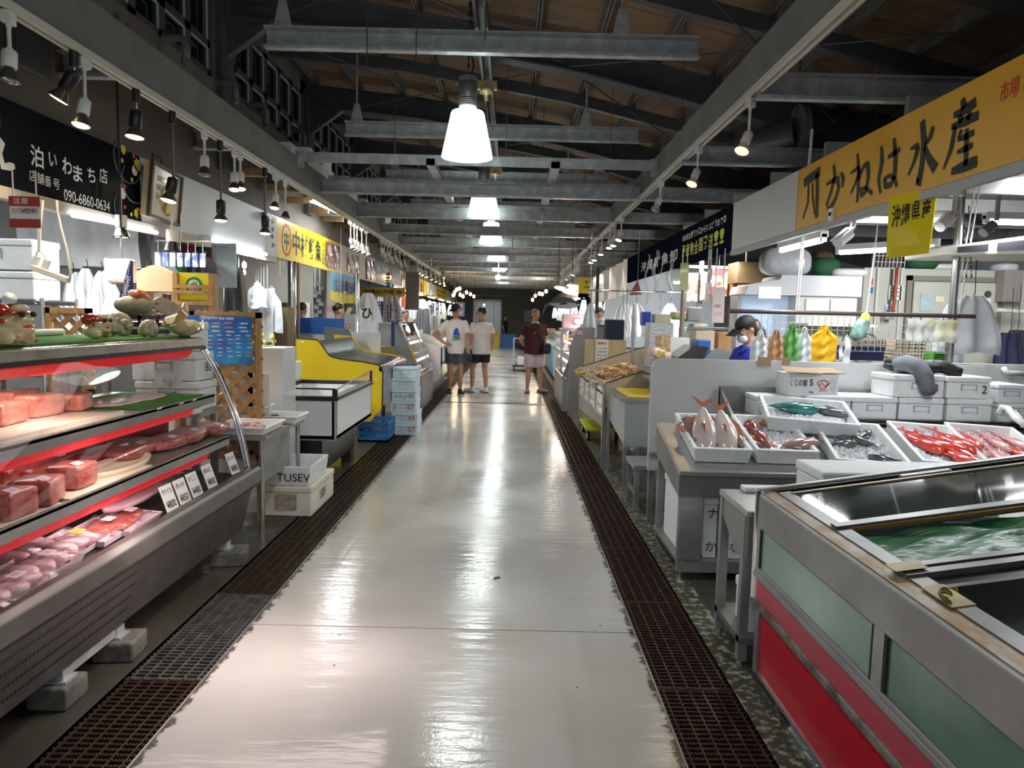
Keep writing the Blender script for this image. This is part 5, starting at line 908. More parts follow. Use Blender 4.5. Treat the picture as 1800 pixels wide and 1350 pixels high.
# trinkets hanging under the white fascia
tri=[M('charm_red',(.55,.05,.05),.4),M('charm_orange',(.8,.25,.05),.4),M('charm_dark',(.05,.05,.06),.4),M('charm_white',(.8,.8,.78),.4),M('charm_blue',(.08,.2,.5),.4),M('charm_pink',(.65,.05,.2),.4)]
p0=at(372,436,'x',-3.05)
for i,(px,py,m,lab) in enumerate(((377,470,3,'cream charm hanging at the left of the trinkets'),(397,490,2,'string of dark charms under the white tube'),(400,470,1,'orange round charm on a string under the white tube'),(411,500,3,'pale shell charm string beside the grey cloth'),(421,590,5,'dark pink charm hanging low by the striped notebook'),(394,560,0,'red tassel charm hanging low'),(429,470,3,'white cluster charm near the end of the tube'))):
    p=at(px,py,'x',-3.04); t=thing('hanging_charm',lab,'charm',p); zt_=2.15; obj('string',B().cyl((p.x,p.y,p.z+.05),(p.x,p.y,zt_),.004,n=5),rope,t); b=B().ell(p+V((0,0,.02)),(.03,.03,.05),10,7).ell(p+V((0,0,-.06)),(.022,.022,.04),10,7); obj('bead',b,tri[m],t)
b,p,q=sheet(371,428,415,505,7.1,.006); t=thing('poster_cloth','pale blue cloth poster with faint red and black writing behind the trinkets','poster',p); obj('sheet',b,M('poster_pale',(.55,.68,.74),.6),t); bb=B(); XT(bb,'ザ・マグロ',376,432,400,438,7.094,.0); obj('lettering',bb,ink,t); bb=B(); XT(bb,'まぐろ',374,480,386,488,7.094,.02); obj('red_lettering',bb,inkr,t)
b,p,q=sheet(402,460,424,590,7.15,.02); hang('hanging_apron','dark grey cloth hanging behind the charm strings',at(413,470,'y',7.15),.25,.85,M('grey_cloth',(.10,.10,.105),.8),'cloth',seed=4,top=.6)
for i,(px,py,w,h,lab) in enumerate(((452,496,.23,.31,'nearest white carrier bag with a face-like crease hanging by the chrome post'),(462,505,.27,.72,'long grey-white bag bundle hanging behind the first white bag'),(477,505,.27,.56,'white carrier bag bundle beside the chrome post'))): bag('carrier_bag',lab,at(px,py,'y',[8.7,8.9,9.0][i]),w,h,[bagw,M('bag_grey',(.55,.56,.57),.4,alpha=.9),bagw][i],grp='white bags hanging by the chrome post',seed=i+3)
b=B()
for px in (450,454,459,464,470): p=at(px,500,'y',8.85); b.cyl(p-V((0,0,.2)),(p.x,8.85,3.0),.005,n=4)
one('bag_cords',b,rope,'thin cords holding up the white bags by the chrome post','cord')
for i,(px,py,m) in enumerate(((492,468,1),(498,470,4))): p=at(px,py,'x',-3.02); one('paper_streamer',B().box(p.x,p.x+.004,p.y-.05,p.y+.05,p.z-.12,2.2),M('streamer%d'%i,[(.75,.55,.15),(.3,.5,.55)][i],.6,col2=(.75,.78,.7),sc=20),['orange patterned streamer under the yellow sign','teal patterned streamer under the yellow sign'][i],'streamer')
# lattices and fish poster
def lattice(px0,px1,py0,zb,y,lab,n=7):
    x0=at(px0,py0,'y',y).x;x1=at(px1,py0,'y',y).x;z1=at((px0+px1)/2,py0,'y',y).z; t=thing('wooden_lattice',lab,'lattice screen',((x0+x1)/2,y,0)); f=B().box(x0,x0+.035,y-.02,y+.02,0,z1).box(x1-.035,x1,y-.02,y+.02,0,z1).box(x0,x1,y-.02,y+.02,z1-.04,z1).box(x0,x1,y-.02,y+.02,zb,zb+.035); obj('frame',f,wood,t)
    b=B(); s=.115; w=x1-x0; h=z1-zb
    for sg,dy in ((1,-.006),(-1,.006)):
        k=-h
        while k<w:
            a0=max(0,k); a1=min(w,k+h)
            if a1-a0>.03:
                za=(a0-k);zb_=(a1-k); X=lambda a:x0+a if sg>0 else x1-a
                b.beam((X(a0),y+dy,zb+za),(X(a1),y+dy,zb+zb_),.012,.036,up=(0,1,0)) if False else b.beam((X(a0),y+dy,zb+za),(X(a1),y+dy,zb+zb_),.036,.012,up=(0,1,0))
            k+=s
    obj('lattice_slats',b,wood,t); return x0,x1,z1
lattice(335,459,548,.45,5.05,'wooden lattice screen carrying the blue fish poster'); lattice(81,160,541,.9,5.0,'lower wooden lattice screen behind the turf mat')
struct('partition_white_sheet',B().box(-2.6,-1.80,5.30,5.32,.2,1.05),plas)
b,p,q=sheet(330,553,444,640,5.02,.004); b=B().slab([at(330,553,'y',5.02),at(442,557,'y',5.02),at(444,640,'y',5.02),at(400,640,'y',5.02),at(332,640,'y',5.02)],(0,.004,0)); t=thing('fish_poster','blue poster chart of many small fishes pinned to the wooden lattice','poster',p); obj('sheet',b,M('poster_blue',(.01,.10,.42),.2,col2=(.03,.28,.62),sc=5,coat=.4),t)
b=B(); rr=random.Random(5); b2=B()
for r in range(9):
    for c_ in range(6 if r>2 else 4):
        px=352+c_*(17 if r>2 else 25)+rr.uniform(-2,2); py=568+r*7.2+rr.uniform(-1,1); o=at(px,py,'y',5.018); s=.022 if r>2 else .034; bb=b if rr.random()<.75 else b2
        bb.poly([o+V((-s,0,0)),o+V((-s*.3,0,s*.2)),o+V((s*.5,0,s*.15)),o+V((s*.9,0,s*.2)),o+V((s*.9,0,-s*.2)),o+V((s*.5,0,-s*.1)),o+V((-s*.3,0,-s*.2))])
obj('fish_pictures',b,M('fish_print',(.55,.6,.66),.3),t); obj('red_fish_pictures',b2,M('fish_print_red',(.6,.22,.15),.3),t); bb=B(); XT(bb,'OKINAWA blue water',352,556,412,561,5.018,.01); obj('lettering',bb,wht,t)
lead=thing('potted_flowers','little yellow flowers in a pot beside the lattice screen','flowers',at(466,598,'y',6.2)); p=at(468,596,'y',6.2); b=B()
for k in range(9): b.ell(p+V((jit(.06),jit(.04),jit(.04))),(.022,.022,.022),8,6)
obj('blossoms',b,M('petal_yellow',(.8,.65,.1),.6),lead); b=B()
for k in range(8): b.ell(p+V((jit(.07),jit(.04),-.05+jit(.03))),(.03,.02,.015),8,5)
obj('leaves',b,M('leaf_green',(.05,.2,.04),.6),lead); obj('pot',B().lathe([(.035,-.14),(.05,-.05)],p,12),plas,lead)
# ================================================================== TABLE WITH TRAYS, FREEZER, BOXES
t=thing('tray_table','steel table with white trays past the end of the meat case','table',(-1.85,5.0,0)); obj('table_top',B().box(-2.2,-1.60,4.62,5.5,.66,.69),dsteel,t)
for x in (-2.17,-1.64):
    for y in (4.66,5.46): obj('leg',B().cyl((x,y,0),(x,y,.66),.018,n=10),steel,t)
obj('side_skirt',B().box(-1.66,-1.65,4.66,5.3,.36,.66),dsteel,t)
def tray(c,sz,lab,rz=0.,m=None,h=.055):
    t=thing('plastic_tray',lab,'tray',c); w,d=sz; x,y,z=0,0,0; k=.014; s=.02
    L=lambda a,zz:[(-w/2+a,-d/2+a,zz),(w/2-a,-d/2+a,zz),(w/2-a,d/2-a,zz),(-w/2+a,d/2-a,zz)]
    P=L(s,0)+L(.008,h*.8)+L(-.006,h*.82)+L(-.006,h)+L(.012,h)+L(s+.008,.008); F=[(3,2,1,0)]
    for q in range(5): F+=[(q*4+i,q*4+(i+1)%4,q*4+4+(i+1)%4,q*4+4+i) for i in range(4)]
    F+=[(20,21,22,23)]; b=B().add([V(c)+V(p_) for p_ in P],F,False); obj('tray_body',b,m or plas,t,bev=.005); t.rotation_euler=(0,0,rz); return t
tray((-1.76,5.3,.692),(.42,.30),'farther white tray with dark seaweed on the tray table'); tray((-1.78,4.83,.692),(.36,.42),'nearer white tray with pale fish on the tray table'); tray((-1.93,5.33,.75),(.24,.2),'small white tray with shellfish and a slip, stacked on the farther tray')
def lumps(name,lab,c,r,m,n,cat,s=(.03,.02,.012),seed=1,kind=None):
    b=B(); rr=random.Random(seed)
    for i in range(n): sup(b,V(c)+V((rr.uniform(-r[0],r[0]),rr.uniform(-r[1],r[1]),rr.uniform(0,r[2]))),(s[0]*rr.uniform(.7,1.3),s[1]*rr.uniform(.7,1.3),s[2]),rr.uniform(0,3),.8,nu=8,nv=5)
    return one(name,b,m,lab,cat,kind=kind)
dkg=M('seaweed',(.03,.03,.03),.4); pkf=M('small_fish_pink',(.55,.25,.24),.4,col2=(.65,.45,.42),sc=20)
lumps('seaweed_heap','dark seaweed heap in the farther white tray',(-1.78,5.28,.705),(.13,.08,.02),dkg,30,'seaweed',kind='stuff'); lumps('fish_slices','pale pink fish slices in the nearer white tray',(-1.80,4.9,.705),(.10,.12,.01),pkf,22,'fish',kind='stuff'); lumps('shellfish_heap','small shellfish in the little stacked tray',(-1.93,5.33,.765),(.08,.06,.02),pkf,20,'shellfish',kind='stuff'); p=V((-1.9,5.30,.80)); one('price_card',B().slab([p,p+V((.05,.05,.05)),p+V((.03,.08,.09)),p+V((-.02,.03,.04))],(.002,0,.001)),paper,'white slip stuck in the little shellfish tray','price card')
t=thing('chest_freezer','open white chest freezer with black trim and a glass rim','freezer',(-1.84,6.75,0)); X0,X1,Y0,Y1=-2.25,-1.475,6.0,7.55
fz=M('freezer_white',(.74,.75,.76),.25)
b=B().box(X0,X1,Y0,Y0+.05,.42,.775).box(X0,X1,Y1-.05,Y1,.42,.775).box(X0,X0+.05,Y0,Y1,.42,.775).box(X1-.05,X1,Y0,Y1,.42,.775).box(X0,X1,Y0,Y1,.42,.48); obj('body',b,fz,t,bev=.015)
b=B().box(X0-.012,X1+.012,Y0-.012,Y0+.055,.765,.805).box(X0-.012,X1+.012,Y1-.055,Y1+.012,.765,.805).box(X0-.012,X0+.055,Y0,Y1,.765,.805).box(X1-.055,X1+.012,Y0,Y1,.765,.805).box(X1-.03,X1+.012,Y0-.012,Y0+.02,.80,.865).box(X1-.02,X1+.005,Y1-.02,Y1+.005,.80,.92).box(X0,X1,Y0-.004,Y0+.008,.86,.875).beam((X1-.002,Y0,.862),(X1-.002,Y1,.922),.012,.012); obj('black_trim',b,black,t,bev=.005)
obj('glass_rim',B().box(X0,X1-.01,Y0+.004,Y0+.008,.805,.862).add([(X1-.008,Y0,.805),(X1-.008,Y1,.805),(X1-.008,Y1,.92),(X1-.008,Y0,.86)],[(0,1,2,3)],False),pane,t); obj('rear_rim',B().box(X0,X0+.03,Y0,Y1,.80,1.0),fz,t); obj('plinth',B().box(X0+.08,X1-.15,Y0+.12,Y1-.15,.12,.42),black,t); obj('inner_floor',B().box(X0+.05,X1-.05,Y0+.05,Y1-.05,.60,.62),ice,t)
for i,(x,y) in enumerate(((-1.66,7.25),(-1.72,6.3),(-2.15,6.3),(-2.15,7.25))): one('support_block',B().ob((x,y,.06),(.1,.16,.12)),M('dark_wood',(.05,.035,.025),.7),'dark wooden block under the %s corner of the chest freezer'%['far aisle','near aisle','near inner','far inner'][i],'block')
one('white_cabinet',B().box(-1.985,-1.80,5.62,5.95,0,1.225),fz,'tall narrow white cabinet between lattice screen and chest freezer','cabinet',bev=.008)
foam_box('foam_box','stained cream foam box lying on the wet floor under the open one',(-1.625,5.5,0),(.355,.68,.225),0,True,None,(('508','r',.35,.35,.07,ink),),foamy,notch=False)
one('box_label',B().box(-1.72,-1.56,5.156,5.159,.05,.17),M('old_label',(.50,.44,.36),.7,col2=(.30,.25,.2),sc=30),'faded brown label on the stained foam box','label')
foam_box('foam_box','open white foam box with scrawled black writing on top of the stained one',(-1.64,5.42,.228),(.37,.52,.145),0,False,None,(('V','f',.05,.35,.05,ink),('TUSEV','f',.33,.25,.06,ink)),foam)
lumps('fish_scraps','dark fish and a white slip inside the open foam box',(-1.6,5.42,.265),(.08,.1,.01),dkg,14,'fish',kind='stuff')
# crate and stack
crb=M('crate_blue',(.05,.22,.55),.4); t=thing('plastic_crate','light blue plastic crate on the floor beside the foam box tower','crate',(-1.62,8.62,0)); x0,x1,y0,y1=-1.80,-1.44,8.37,8.87; b=B().box(x0,x1,y0,y1,.0,.02)
for (a0,a1,b0,b1) in ((x0,x1,y0,y0+.012),(x0,x1,y1-.012,y1),(x0,x0+.012,y0,y1),(x1-.012,x1,y0,y1)): b.box(a0,a1,b0,b1,.0,.05).box(a0,a1,b0,b1,.20,.235).box(a0,a1,b0,b1,.115,.13)
for i in range(25): f=x0+(x1-x0)*i/24; b.box(f-.003,f+.003,y0,y0+.01,.05,.2).box(f-.003,f+.003,y1-.01,y1,.05,.2)
for i in range(30): f=y0+(y1-y0)*i/29; b.box(x0,x0+.01,f-.003,f+.003,.05,.2).box(x1-.01,x1,f-.003,f+.003,.05,.2)
b.box(x0-.012,x1+.012,y0-.012,y1+.012,.225,.236); b.f=b.f[:-6]+[b.f[-6+k] for k in (2,3,4,5)]; b.mi=b.mi[:-2]; b.sm=b.sm[:-2]; obj('crate_body',b,crb,t); b=B(); b.box(x0+.02,x0+.14,y0-.004,y0,.10,.18); obj('name_panel',b,crb,t); bb=B(); T(bb,'MTh',(x0+.03,y0-.004,.12),(1,0,0),(0,0,1),.05,None,.01); obj('lettering',bb,ink,t)
G='foam boxes stacked into a tower left of the aisle'; marks=[(('57','f',.66,.3,.06,inkr),),(('59','f',.66,.3,.06,inkr),('3','f',.08,.3,.05,inkb)),(('57','f',.66,.3,.06,inkr),('3','f',.1,.3,.05,inkr)),(('55','f',.7,.3,.05,inkb),('3','f',.5,.2,.04,inkb),('タイ','f',.1,.25,.05,inkb)),(),()]
fb2=M('foam_blueish',(.66,.76,.80),.7,col2=(.62,.72,.76),sc=30,bump=.1,bsc=200)
for i in range(6): foam_box('foam_box',['bottom foam box of the tower, marked 57 in red','foam box marked 59, second from the bottom of the tower','foam box marked 57 and 3, third from the bottom of the tower','foam box with blue writing, fourth in the tower','blank foam box, second from the top of the tower','topmost blank foam box of the tower'][i],(-1.33+jit(.012),9.12,.144*i+.001),(.31+(i<2)*.02,.48,.142),0,True,G,marks[i],fb2)
t=thing('netting_bundle','bundle of dark cord on top of the foam box tower','cord',(-1.33,9.1,.866)); b=B(); rr=random.Random(2)
for k in range(14): a=rr.uniform(0,6); b.tube([V((-1.33,9.1,.872))+V((.13*math.cos(a+s*.5)*rr.uniform(.6,1),.10*math.sin(a+s*.7),.02*rr.random())) for s in range(6)],.006,5)
obj('strands',b,M('grey_cord',(.12,.12,.13),.6),t)
# yellow fish counter
t=thing('fish_counter','yellow-sided fish counter with a stainless trough','display counter',(-2.0,9,0)); Yc=8.2
prof=[(521,594),(558,597),(566,607),(578,624),(583,627),(600,631),(640,636),(664,641),(671,646),(673,655),(672,716),(651,741),(600,741),(521,741)]
pp=[at(a,c_,'y',Yc) for a,c_ in prof]; pp=[(p.x,p.z) for p in pp]
obj('side_panel',B().prism(pp,'y',Yc,Yc+.03),yel,t); obj('far_side_panel',B().prism(pp,'y',9.95,9.98),yel,t); obj('edge_trim',B().tube([(x,Yc,z) for x,z in pp[:11]],.008,6),blackm,t)
tr=pp[1:10]; obj('trough',B().grid(lambda u,v:(lambda i,f:((tr[i][0]+(tr[i+1][0]-tr[i][0])*f),Yc+.03+1.72*u,(tr[i][1]+(tr[i+1][1]-tr[i][1])*f)-.012))(min(int(v*8),7),v*8-min(int(v*8),7)),8,24),M('wet_steel',(.16,.16,.155),.25,.8,bump=.5,bsc=12),t)
obj('front_panel',B().add([(pp[9][0]-.01,Yc+.03,pp[9][1]),(pp[9][0]-.01,9.95,pp[9][1]),(pp[10][0]-.01,9.95,pp[10][1]),(pp[10][0]-.01,Yc+.03,pp[10][1])],[(0,1,2,3)],False),steel,t); obj('rim',B().tube([(pp[8][0]-.005,Yc,pp[8][1]-.02),(pp[8][0]-.005,9.98,pp[8][1]-.02)],.03,10),steel,t); b=B()
for i in range(4): x=at(590+14*i,636,'y',Yc).x; b.box(x,x+.02,8.4,9.8,pp[4][1]-.05-.012*i,pp[4][1]-.03-.012*i)
obj('rack_bars',b,dsteel,t); b=B()
for px,py in ((532,601),(661,667),(532,735)): p=at(px,py,'y',Yc); b.cyl(p,p-V((0,.008,0)),.012,n=10)
obj('bolt_cap',b,plas,t)
for x in (-2.4,-1.75):
    for y in (8.4,9.8): obj('leg',B().cyl((x,y,0),(x,y,.3),.025,n=8),blackm,t)
one('counter_hood',B().prism([(-2.62,1.15),(-2.1,.98),(-2.28,1.30),(-2.62,1.32)],'y',9.99,10.05),M('hood_dark',(.16,.18,.18),.3),'dark sloping end plate behind the yellow-sided counter','plate')
b,p,q=sheet(523,560,605,585,10.4,.04); one('blue_board',b,blue,'bright blue board along the back of the yellow-sided counter','board',bev=.004); b,p,q=sheet(523,585,668,612,10.45,.05); b.box(p.x,q.x,10.45,10.5,0,p.z); one('white_back_panel',b,white,'white panel under the blue board','panel')
def pole(px,pyt,pyb,y,r,m,lab,z0=0.,z1=None):
    p=at(px,pyb,'y',y); q=at(px,pyt,'y',y); one('post',B().cyl((p.x,y,z0),(p.x,y,z1 or q.z),r,n=14),m,lab,'post')
pole(514,455,650,9.75,.055,chrome,'thick chrome post under the yellow sign',z1=2.2); pole(525,460,650,9.9,.02,M('copper_pipe',(.42,.27,.17),.3,.8),'thin copper-coloured pipe beside the chrome post',z1=2.2)
pole(626,488,600,12.9,.055,chrome,'chrome post at the edge of the blue flag',z1=2.25)
# flag
t=thing('stall_flag','light blue and yellow flag with dark outlined characters under the beige fascia','flag',at(605,530,'x',-2.99)); ya=at(581,480,'x',-2.99).y; yb=at(625,490,'x',-2.99).y
fl_=lambda u,v:(-2.99+.02*math.sin(u*8),ya+(yb-ya)*u,1.73+.47*v-.03*math.sin(u*PI)*(1-v)); obj('blue_cloth',B().grid(lambda u,v:fl_(u,.35+.65*v),20,8),M('flag_blue',(.18,.48,.68),.6),t); obj('yellow_cloth',B().grid(lambda u,v:fl_(u,.35*v),20,8),M('flag_yellow',(.80,.68,.08),.6),t)
bb=B();bw=B()
for i,c_ in enumerate('久米島直送'): T(bw,c_,(-2.965,ya+.12+(yb-ya)*.92*i/5,1.86),YR,ZU,.26,(yb-ya)/6.1,.06); T(bb,c_,(-2.96,ya+.14+(yb-ya)*.92*i/5,1.87),YR,ZU,.24,(yb-ya)/6.7,.02)
obj('outline',bw,wht,t); obj('lettering',bb,M('navy_ink',(.03,.02,.12),.6),t)
# ================================================================== RIGHT: LIVE TANK (right foreground)
tks=M('tank_steel',(.40,.40,.40),.38,.8,col2=(.33,.33,.33),sc=3,r2=.48); rusts=M('rusty_ledge',(.24,.14,.05),.45,.5,col2=(.36,.34,.30),sc=7,stretch=(3,1,3)); gpan=M('green_pane',(.20,.34,.28),.12,col2=(.16,.30,.22),sc=3,coat=.4); gpan2=M('dark_green_pane',(.055,.16,.095),.12,col2=(.08,.20,.13),sc=3,coat=.4); tred_=M('tank_red',(.58,.012,.035),.22,coat=.3); tred2=M('tank_red_strip',(.50,.05,.08),.3)
TX,TY0,TY1=1.05,.75,2.95; SL=math.tan(math.radians(8.9)); TW=1.32
def tz(x,h=0.): return .80+(x-TX)*SL+h
t=thing('fish_tank','long stainless fish tank with green panes and red lower panels','fish tank',(1.7,1.85,0))
def tslab(b,x0,x1,y0,y1,h0,h1): return b.hexa([(x0,y0,tz(x0,h0)),(x1,y0,tz(x1,h0)),(x1,y1,tz(x1,h0)),(x0,y1,tz(x0,h0)),(x0,y0,tz(x0,h1)),(x1,y0,tz(x1,h1)),(x1,y1,tz(x1,h1)),(x0,y1,tz(x0,h1))])
b=B().prism([(TX,.655),(TX+.05,.655),(TX+.05,.79),(TX+.012,.80),(TX,.795)],'y',TY0,TY1-.04); obj('front_rail',b,tks,t,bev=.006)
b=B(); tslab(b,TX+.012,TX+.062,TY0,TY1-.03,-.02,.0); obj('ledge',b,rusts,t); tk2=M('dark_ledge_steel',(.17,.17,.17),.35,.8,col2=(.12,.12,.12),sc=4); b=B(); tslab(b,TX+.062,TX+.11,TY0,TY1-.08,-.02,.004); obj('inner_ledge',b,tk2,t)
b=B().cyl((TX+.02,TY1-.02,.35),(TX+.02,TY1-.02,.81),.028,n=14); obj('corner_post',b,chrome,t,label='bright bare-metal corner post')
b=B(); tslab(b,TX,TX+TW,TY1-.03,TY1,-.05,.012); obj('far_rail',b,tks,t,bev=.005)
b=B(); tslab(b,TX+.06,TX+TW,TY1-.12,TY1-.03,-.10,-.012); tslab(b,TX+.06,TX+TW,TY1-.05,TY1-.03,-.05,.004); obj('dark_gutter',b,black,t); b=B(); tslab(b,1.62,1.82,TY1-.08,TY1-.05,-.02,.006); obj('latch_plate',b,dsteel,t)
for y0,y1 in ((1.95,2.88),(.95,1.89)): obj('pane',B().box(TX+.008,TX+.016,y0,y1,.49,.655),gpan if y0>1.9 else gpan2,t)
for y in (1.92,2.905,.92): obj('pane_post',B().box(TX,TX+.03,y-.028,y+.028,.47,.66),tks,t)
for y0,y1 in ((1.95,2.88),(.95,1.89)):
    for y in (y0,y1-.012): obj('pane_seal',B().box(TX+.001,TX+.01,y,y+.012,.49,.655),blackm,t)
b=B().box(TX-.004,TX+.03,TY0,TY1-.02,.445,.472).box(TX-.001,TX+.03,TY0,TY1-.02,.472,.492); obj('middle_rail',b,tks,t,bev=.004)
obj('red_strip',B().box(TX+.004,TX+.02,TY0,TY1-.05,.355,.445),tred2,t); obj('lower_rail',B().box(TX-.006,TX+.03,TY0,TY1-.05,.325,.358),M('scuffed_rail',(.30,.28,.25),.5,.5,col2=(.10,.09,.07),sc=16),t,bev=.004); obj('red_panel',B().box(TX+.012,TX+.03,TY0,2.84,.055,.328),tred_,t); b=B().box(TX,TX+.03,2.84,2.88,.05,.33).box(TX+.005,TX+.04,TY0,2.84,.045,.06); obj('panel_trim',b,tks,t)
b=B().box(TX+.03,TX+TW,TY0,TY1-.14,.33,.48); obj('tank_base',b,dsteel,t)
for y in (1.2,1.95,2.66): obj('foot',B().cyl((TX+.05,y,0),(TX+.05,y,.06),.03,n=10),M('worn_foot',(.22,.21,.18),.6,col2=(.12,.11,.09),sc=20),t)
for y in (1.2,2.66): obj('foot',B().cyl((TX+TW-.1,y,0),(TX+TW-.1,y,.34),.03,n=10),M('worn_foot',(.2,.2,.18),.6),t)
obj('far_side',B().box(TX+.05,TX+TW,TY1-.135,TY1-.125,.33,.72),dsteel,t); obj('back_side',B().box(TX+TW-.02,TX+TW,TY0,TY1,.33,.98),dsteel,t)
b=B(); tslab(b,TX+.07,TX+TW,2.36,2.405,-.02,.012); obj('cross_bar',b,tk2,t); b=B(); tslab(b,TX+.07,TX+TW,2.345,2.36,-.008,.004); obj('bar_edge',b,M('rust_edge',(.30,.15,.04),.4,.5),t)
b=B(); tslab(b,TX+.06,TX+TW,1.955,1.985,-.02,.014); tslab(b,TX+.06,TX+TW,1.91,1.945,-.02,.010); obj('cross_bar',b,tk2,t); b=B(); tslab(b,TX+.06,TX+TW,1.945,1.955,-.03,.0); tslab(b,TX+.06,TX+TW,1.84,1.9,-.05,-.008); obj('bar_gap',b,black,t)
lid=M('lid_dark_glass',(.016,.024,.022),.05,spec=.35); b=B(); tslab(b,TX+.11,TX+TW,2.41,2.83,-.004,.002); obj('dark_glass_lid',b,lid,t); b=B(); tslab(b,TX+.10,TX+TW,2.825,2.84,-.01,.008); obj('lid_edge',b,M('lid_edge_tan',(.28,.2,.12),.4,.5),t)
b=B(); tslab(b,TX+.11,TX+TW,TY0,1.84,-.006,-.002); obj('clear_lid',b,pane,t); b=B(); tslab(b,TX+.11,TX+TW,TY0,1.84,-.11,-.10); obj('inner_bed',b,M('bed_dark',(.03,.05,.055),.3,col2=(.10,.13,.12),sc=5,stretch=(1,4,1)),t); b=B(); tslab(b,TX+.18,TX+TW,1.3,1.66,-.10,-.075); obj('red_cloth',b,M('wet_red',(.35,.06,.07),.4,col2=(.42,.2,.2),sc=6,stretch=(.5,4,1)),t)
gw=M('green_bed',(.02,.16,.06),.3,col2=(.26,.42,.34),sc=4.2,stretch=(.7,4.5,1),lo=.45,hi=.78,bump=.8,bsc=14,det=8); b=B(); b.grid(lambda u,v:(TX+.10+(TW-.1)*u,1.98+.38*v,tz(TX+.1+(TW-.1)*u,-.035)+.012*math.sin(u*31+5*math.sin(v*6))*math.sin(v*11+u*3)),50,22); obj('green_bed',b,gw,t); b=B(); tslab(b,TX+.10,TX+TW,1.985,2.05,-.05,-.018); obj('bed_edge',b,M('brown_edge',(.16,.11,.10),.4),t)
b=B(); tslab(b,TX+.055,TX+.115,1.70,1.835,.004,.0065); stk_=obj('round_sticker',b,M('sticker_ochre',(.55,.42,.02),.4,col2=(.30,.22,.03),sc=9),t); b=B()
for k in range(3): 
    P=[(TX+.083+(.012+.006*k)*math.cos(a),1.765+(.022+.012*k)*math.sin(a+.4*k)) for a in [i*.5 for i in range(9)]]; b.tube([(x,y,tz(x,.0075)) for x,y in P],.003,4)
obj('emblem_lines',b,M('emblem_dark',(.06,.045,.01),.5),stk_); b=B(); tslab(b,TX+.04,TX+.13,1.93,1.99,.0145,.016); obj('yellow_tape',b,M('tape_ochre',(.5,.38,.03),.4,col2=(.3,.22,.05),sc=14),t)
# ================================================================== SMALL STEEL TABLE between tank and sloping fish table
t=thing('steel_table','steel table standing between the fish tank and the sloping fish table','table',(1.6,3.2,0)); obj('table_top',B().box(1.03,2.3,2.99,3.40,.672,.70),steel,t,bev=.004); obj('apron',B().prism([(2.99,.672),(2.99,.50),(3.12,.47),(3.36,.60),(3.40,.672)],'x',1.035,1.045).box(1.04,2.3,3.37,3.38,.55,.672),M('apron_steel',(.30,.30,.295),.4,.6),t)
for x in (1.05,2.26):
    for y in (3.03,3.36): obj('leg',B().box(x-.02,x+.02,y-.02,y+.02,.02,.672),dsteel,t); 
for x in (1.05,2.26):
    for y in (3.03,3.36): obj('foot',B().cyl((x,y,0),(x,y,.03),.02,n=8),chrome,t)
obj('lower_shelf',B().box(1.03,2.28,3.0,3.40,.10,.13),M('shelf_dull',(.26,.26,.25),.4,.6),t)
foam_box('foam_box','big white foam box standing behind the near end of the fish tank',(1.77,3.2,.701),(.80,.3,.165),0,True,notch=False); one('foam_cover',B().box(1.13,1.62,3.33,3.4,.701,.725),foam,'thin white foam lid at the edge of the steel table','lid',bev=.006)
foam_box('foam_box','white foam box on the low shelf of the steel table',(1.2,3.15,.131),(.24,.2,.2),0,True)
# ================================================================== SLOPING FISH TABLE
FT=.229; FA=math.atan(FT); fz_=lambda y:.655+FT*(y-4.04)
t=thing('fish_table','sloping stainless table displaying foam trays of fish on ice','table',(2.2,4.4,0))
b=B().hexa([(.985,4.02,fz_(4.02)-.03),(3.4,4.02,fz_(4.02)-.03),(3.4,4.78,fz_(4.78)-.03),(1.0,4.78,fz_(4.78)-.03),(.985,4.02,fz_(4.02)),(3.4,4.02,fz_(4.02)),(3.4,4.78,fz_(4.78)),(1.0,4.78,fz_(4.78))]); obj('table_top',b,steel,t,bev=.005)
b=B().hexa([(.985,4.02,.50),(1.0,4.02,.50),(1.015,4.78,.62),(1.0,4.78,.62),(.985,4.02,fz_(4.02)-.03),(1.0,4.02,fz_(4.02)-.03),(1.015,4.78,fz_(4.78)-.03),(1.0,4.78,fz_(4.78)-.03)]).box(.99,3.4,4.025,4.04,.50,.62); obj('apron',b,M('apron_dark',(.24,.24,.235),.38,.65,col2=(.19,.19,.185),sc=3),t)
for x,y in ((1.02,4.06),(1.035,4.74),(3.36,4.06),(3.36,4.74)): obj('leg',B().box(x-.022,x+.022,y-.022,y+.022,.05,fz_(y)-.03),dsteel,t); obj('foot',B().cyl((x,y,0),(x,y,.06),.016,n=8),chrome,t)
obj('leg_plate',B().box(1.0,1.13,4.03,4.045,.13,.5),steel,t); obj('lower_shelf',B().box(1.0,3.38,4.04,4.76,.095,.115).box(1.0,3.38,4.035,4.045,.05,.115),dsteel,t)
for i,(x,y,w,d,h,tx,lab) in enumerate(((1.06,4.38,.05,.5,.40,'','white foam lid standing on edge at the aisle end of the lower shelf'),(1.20,4.30,.09,.42,.37,'タ ナ','foam box standing on end, first with black kana on the lower shelf'),(1.345,4.3,.11,.44,.39,'グ ナ','wider foam box standing on end with a large cross on the lower shelf'),(1.52,4.35,.1,.44,.30,'泊','foam box standing on end half hidden behind the steel table'))):
    mk=(('ナ','f',.25,.66,.06,ink),(['','か','な','泊'][i],'f',.2,.12,.06,ink)) if tx else (); foam_box('foam_box',lab,(x,y,.116),(w,d,h),0,True,None,mk,notch=False)
icem=M('crushed_ice',(.78,.81,.84),.22,col2=(.93,.95,.96),sc=70,bump=.4,bsc=160)
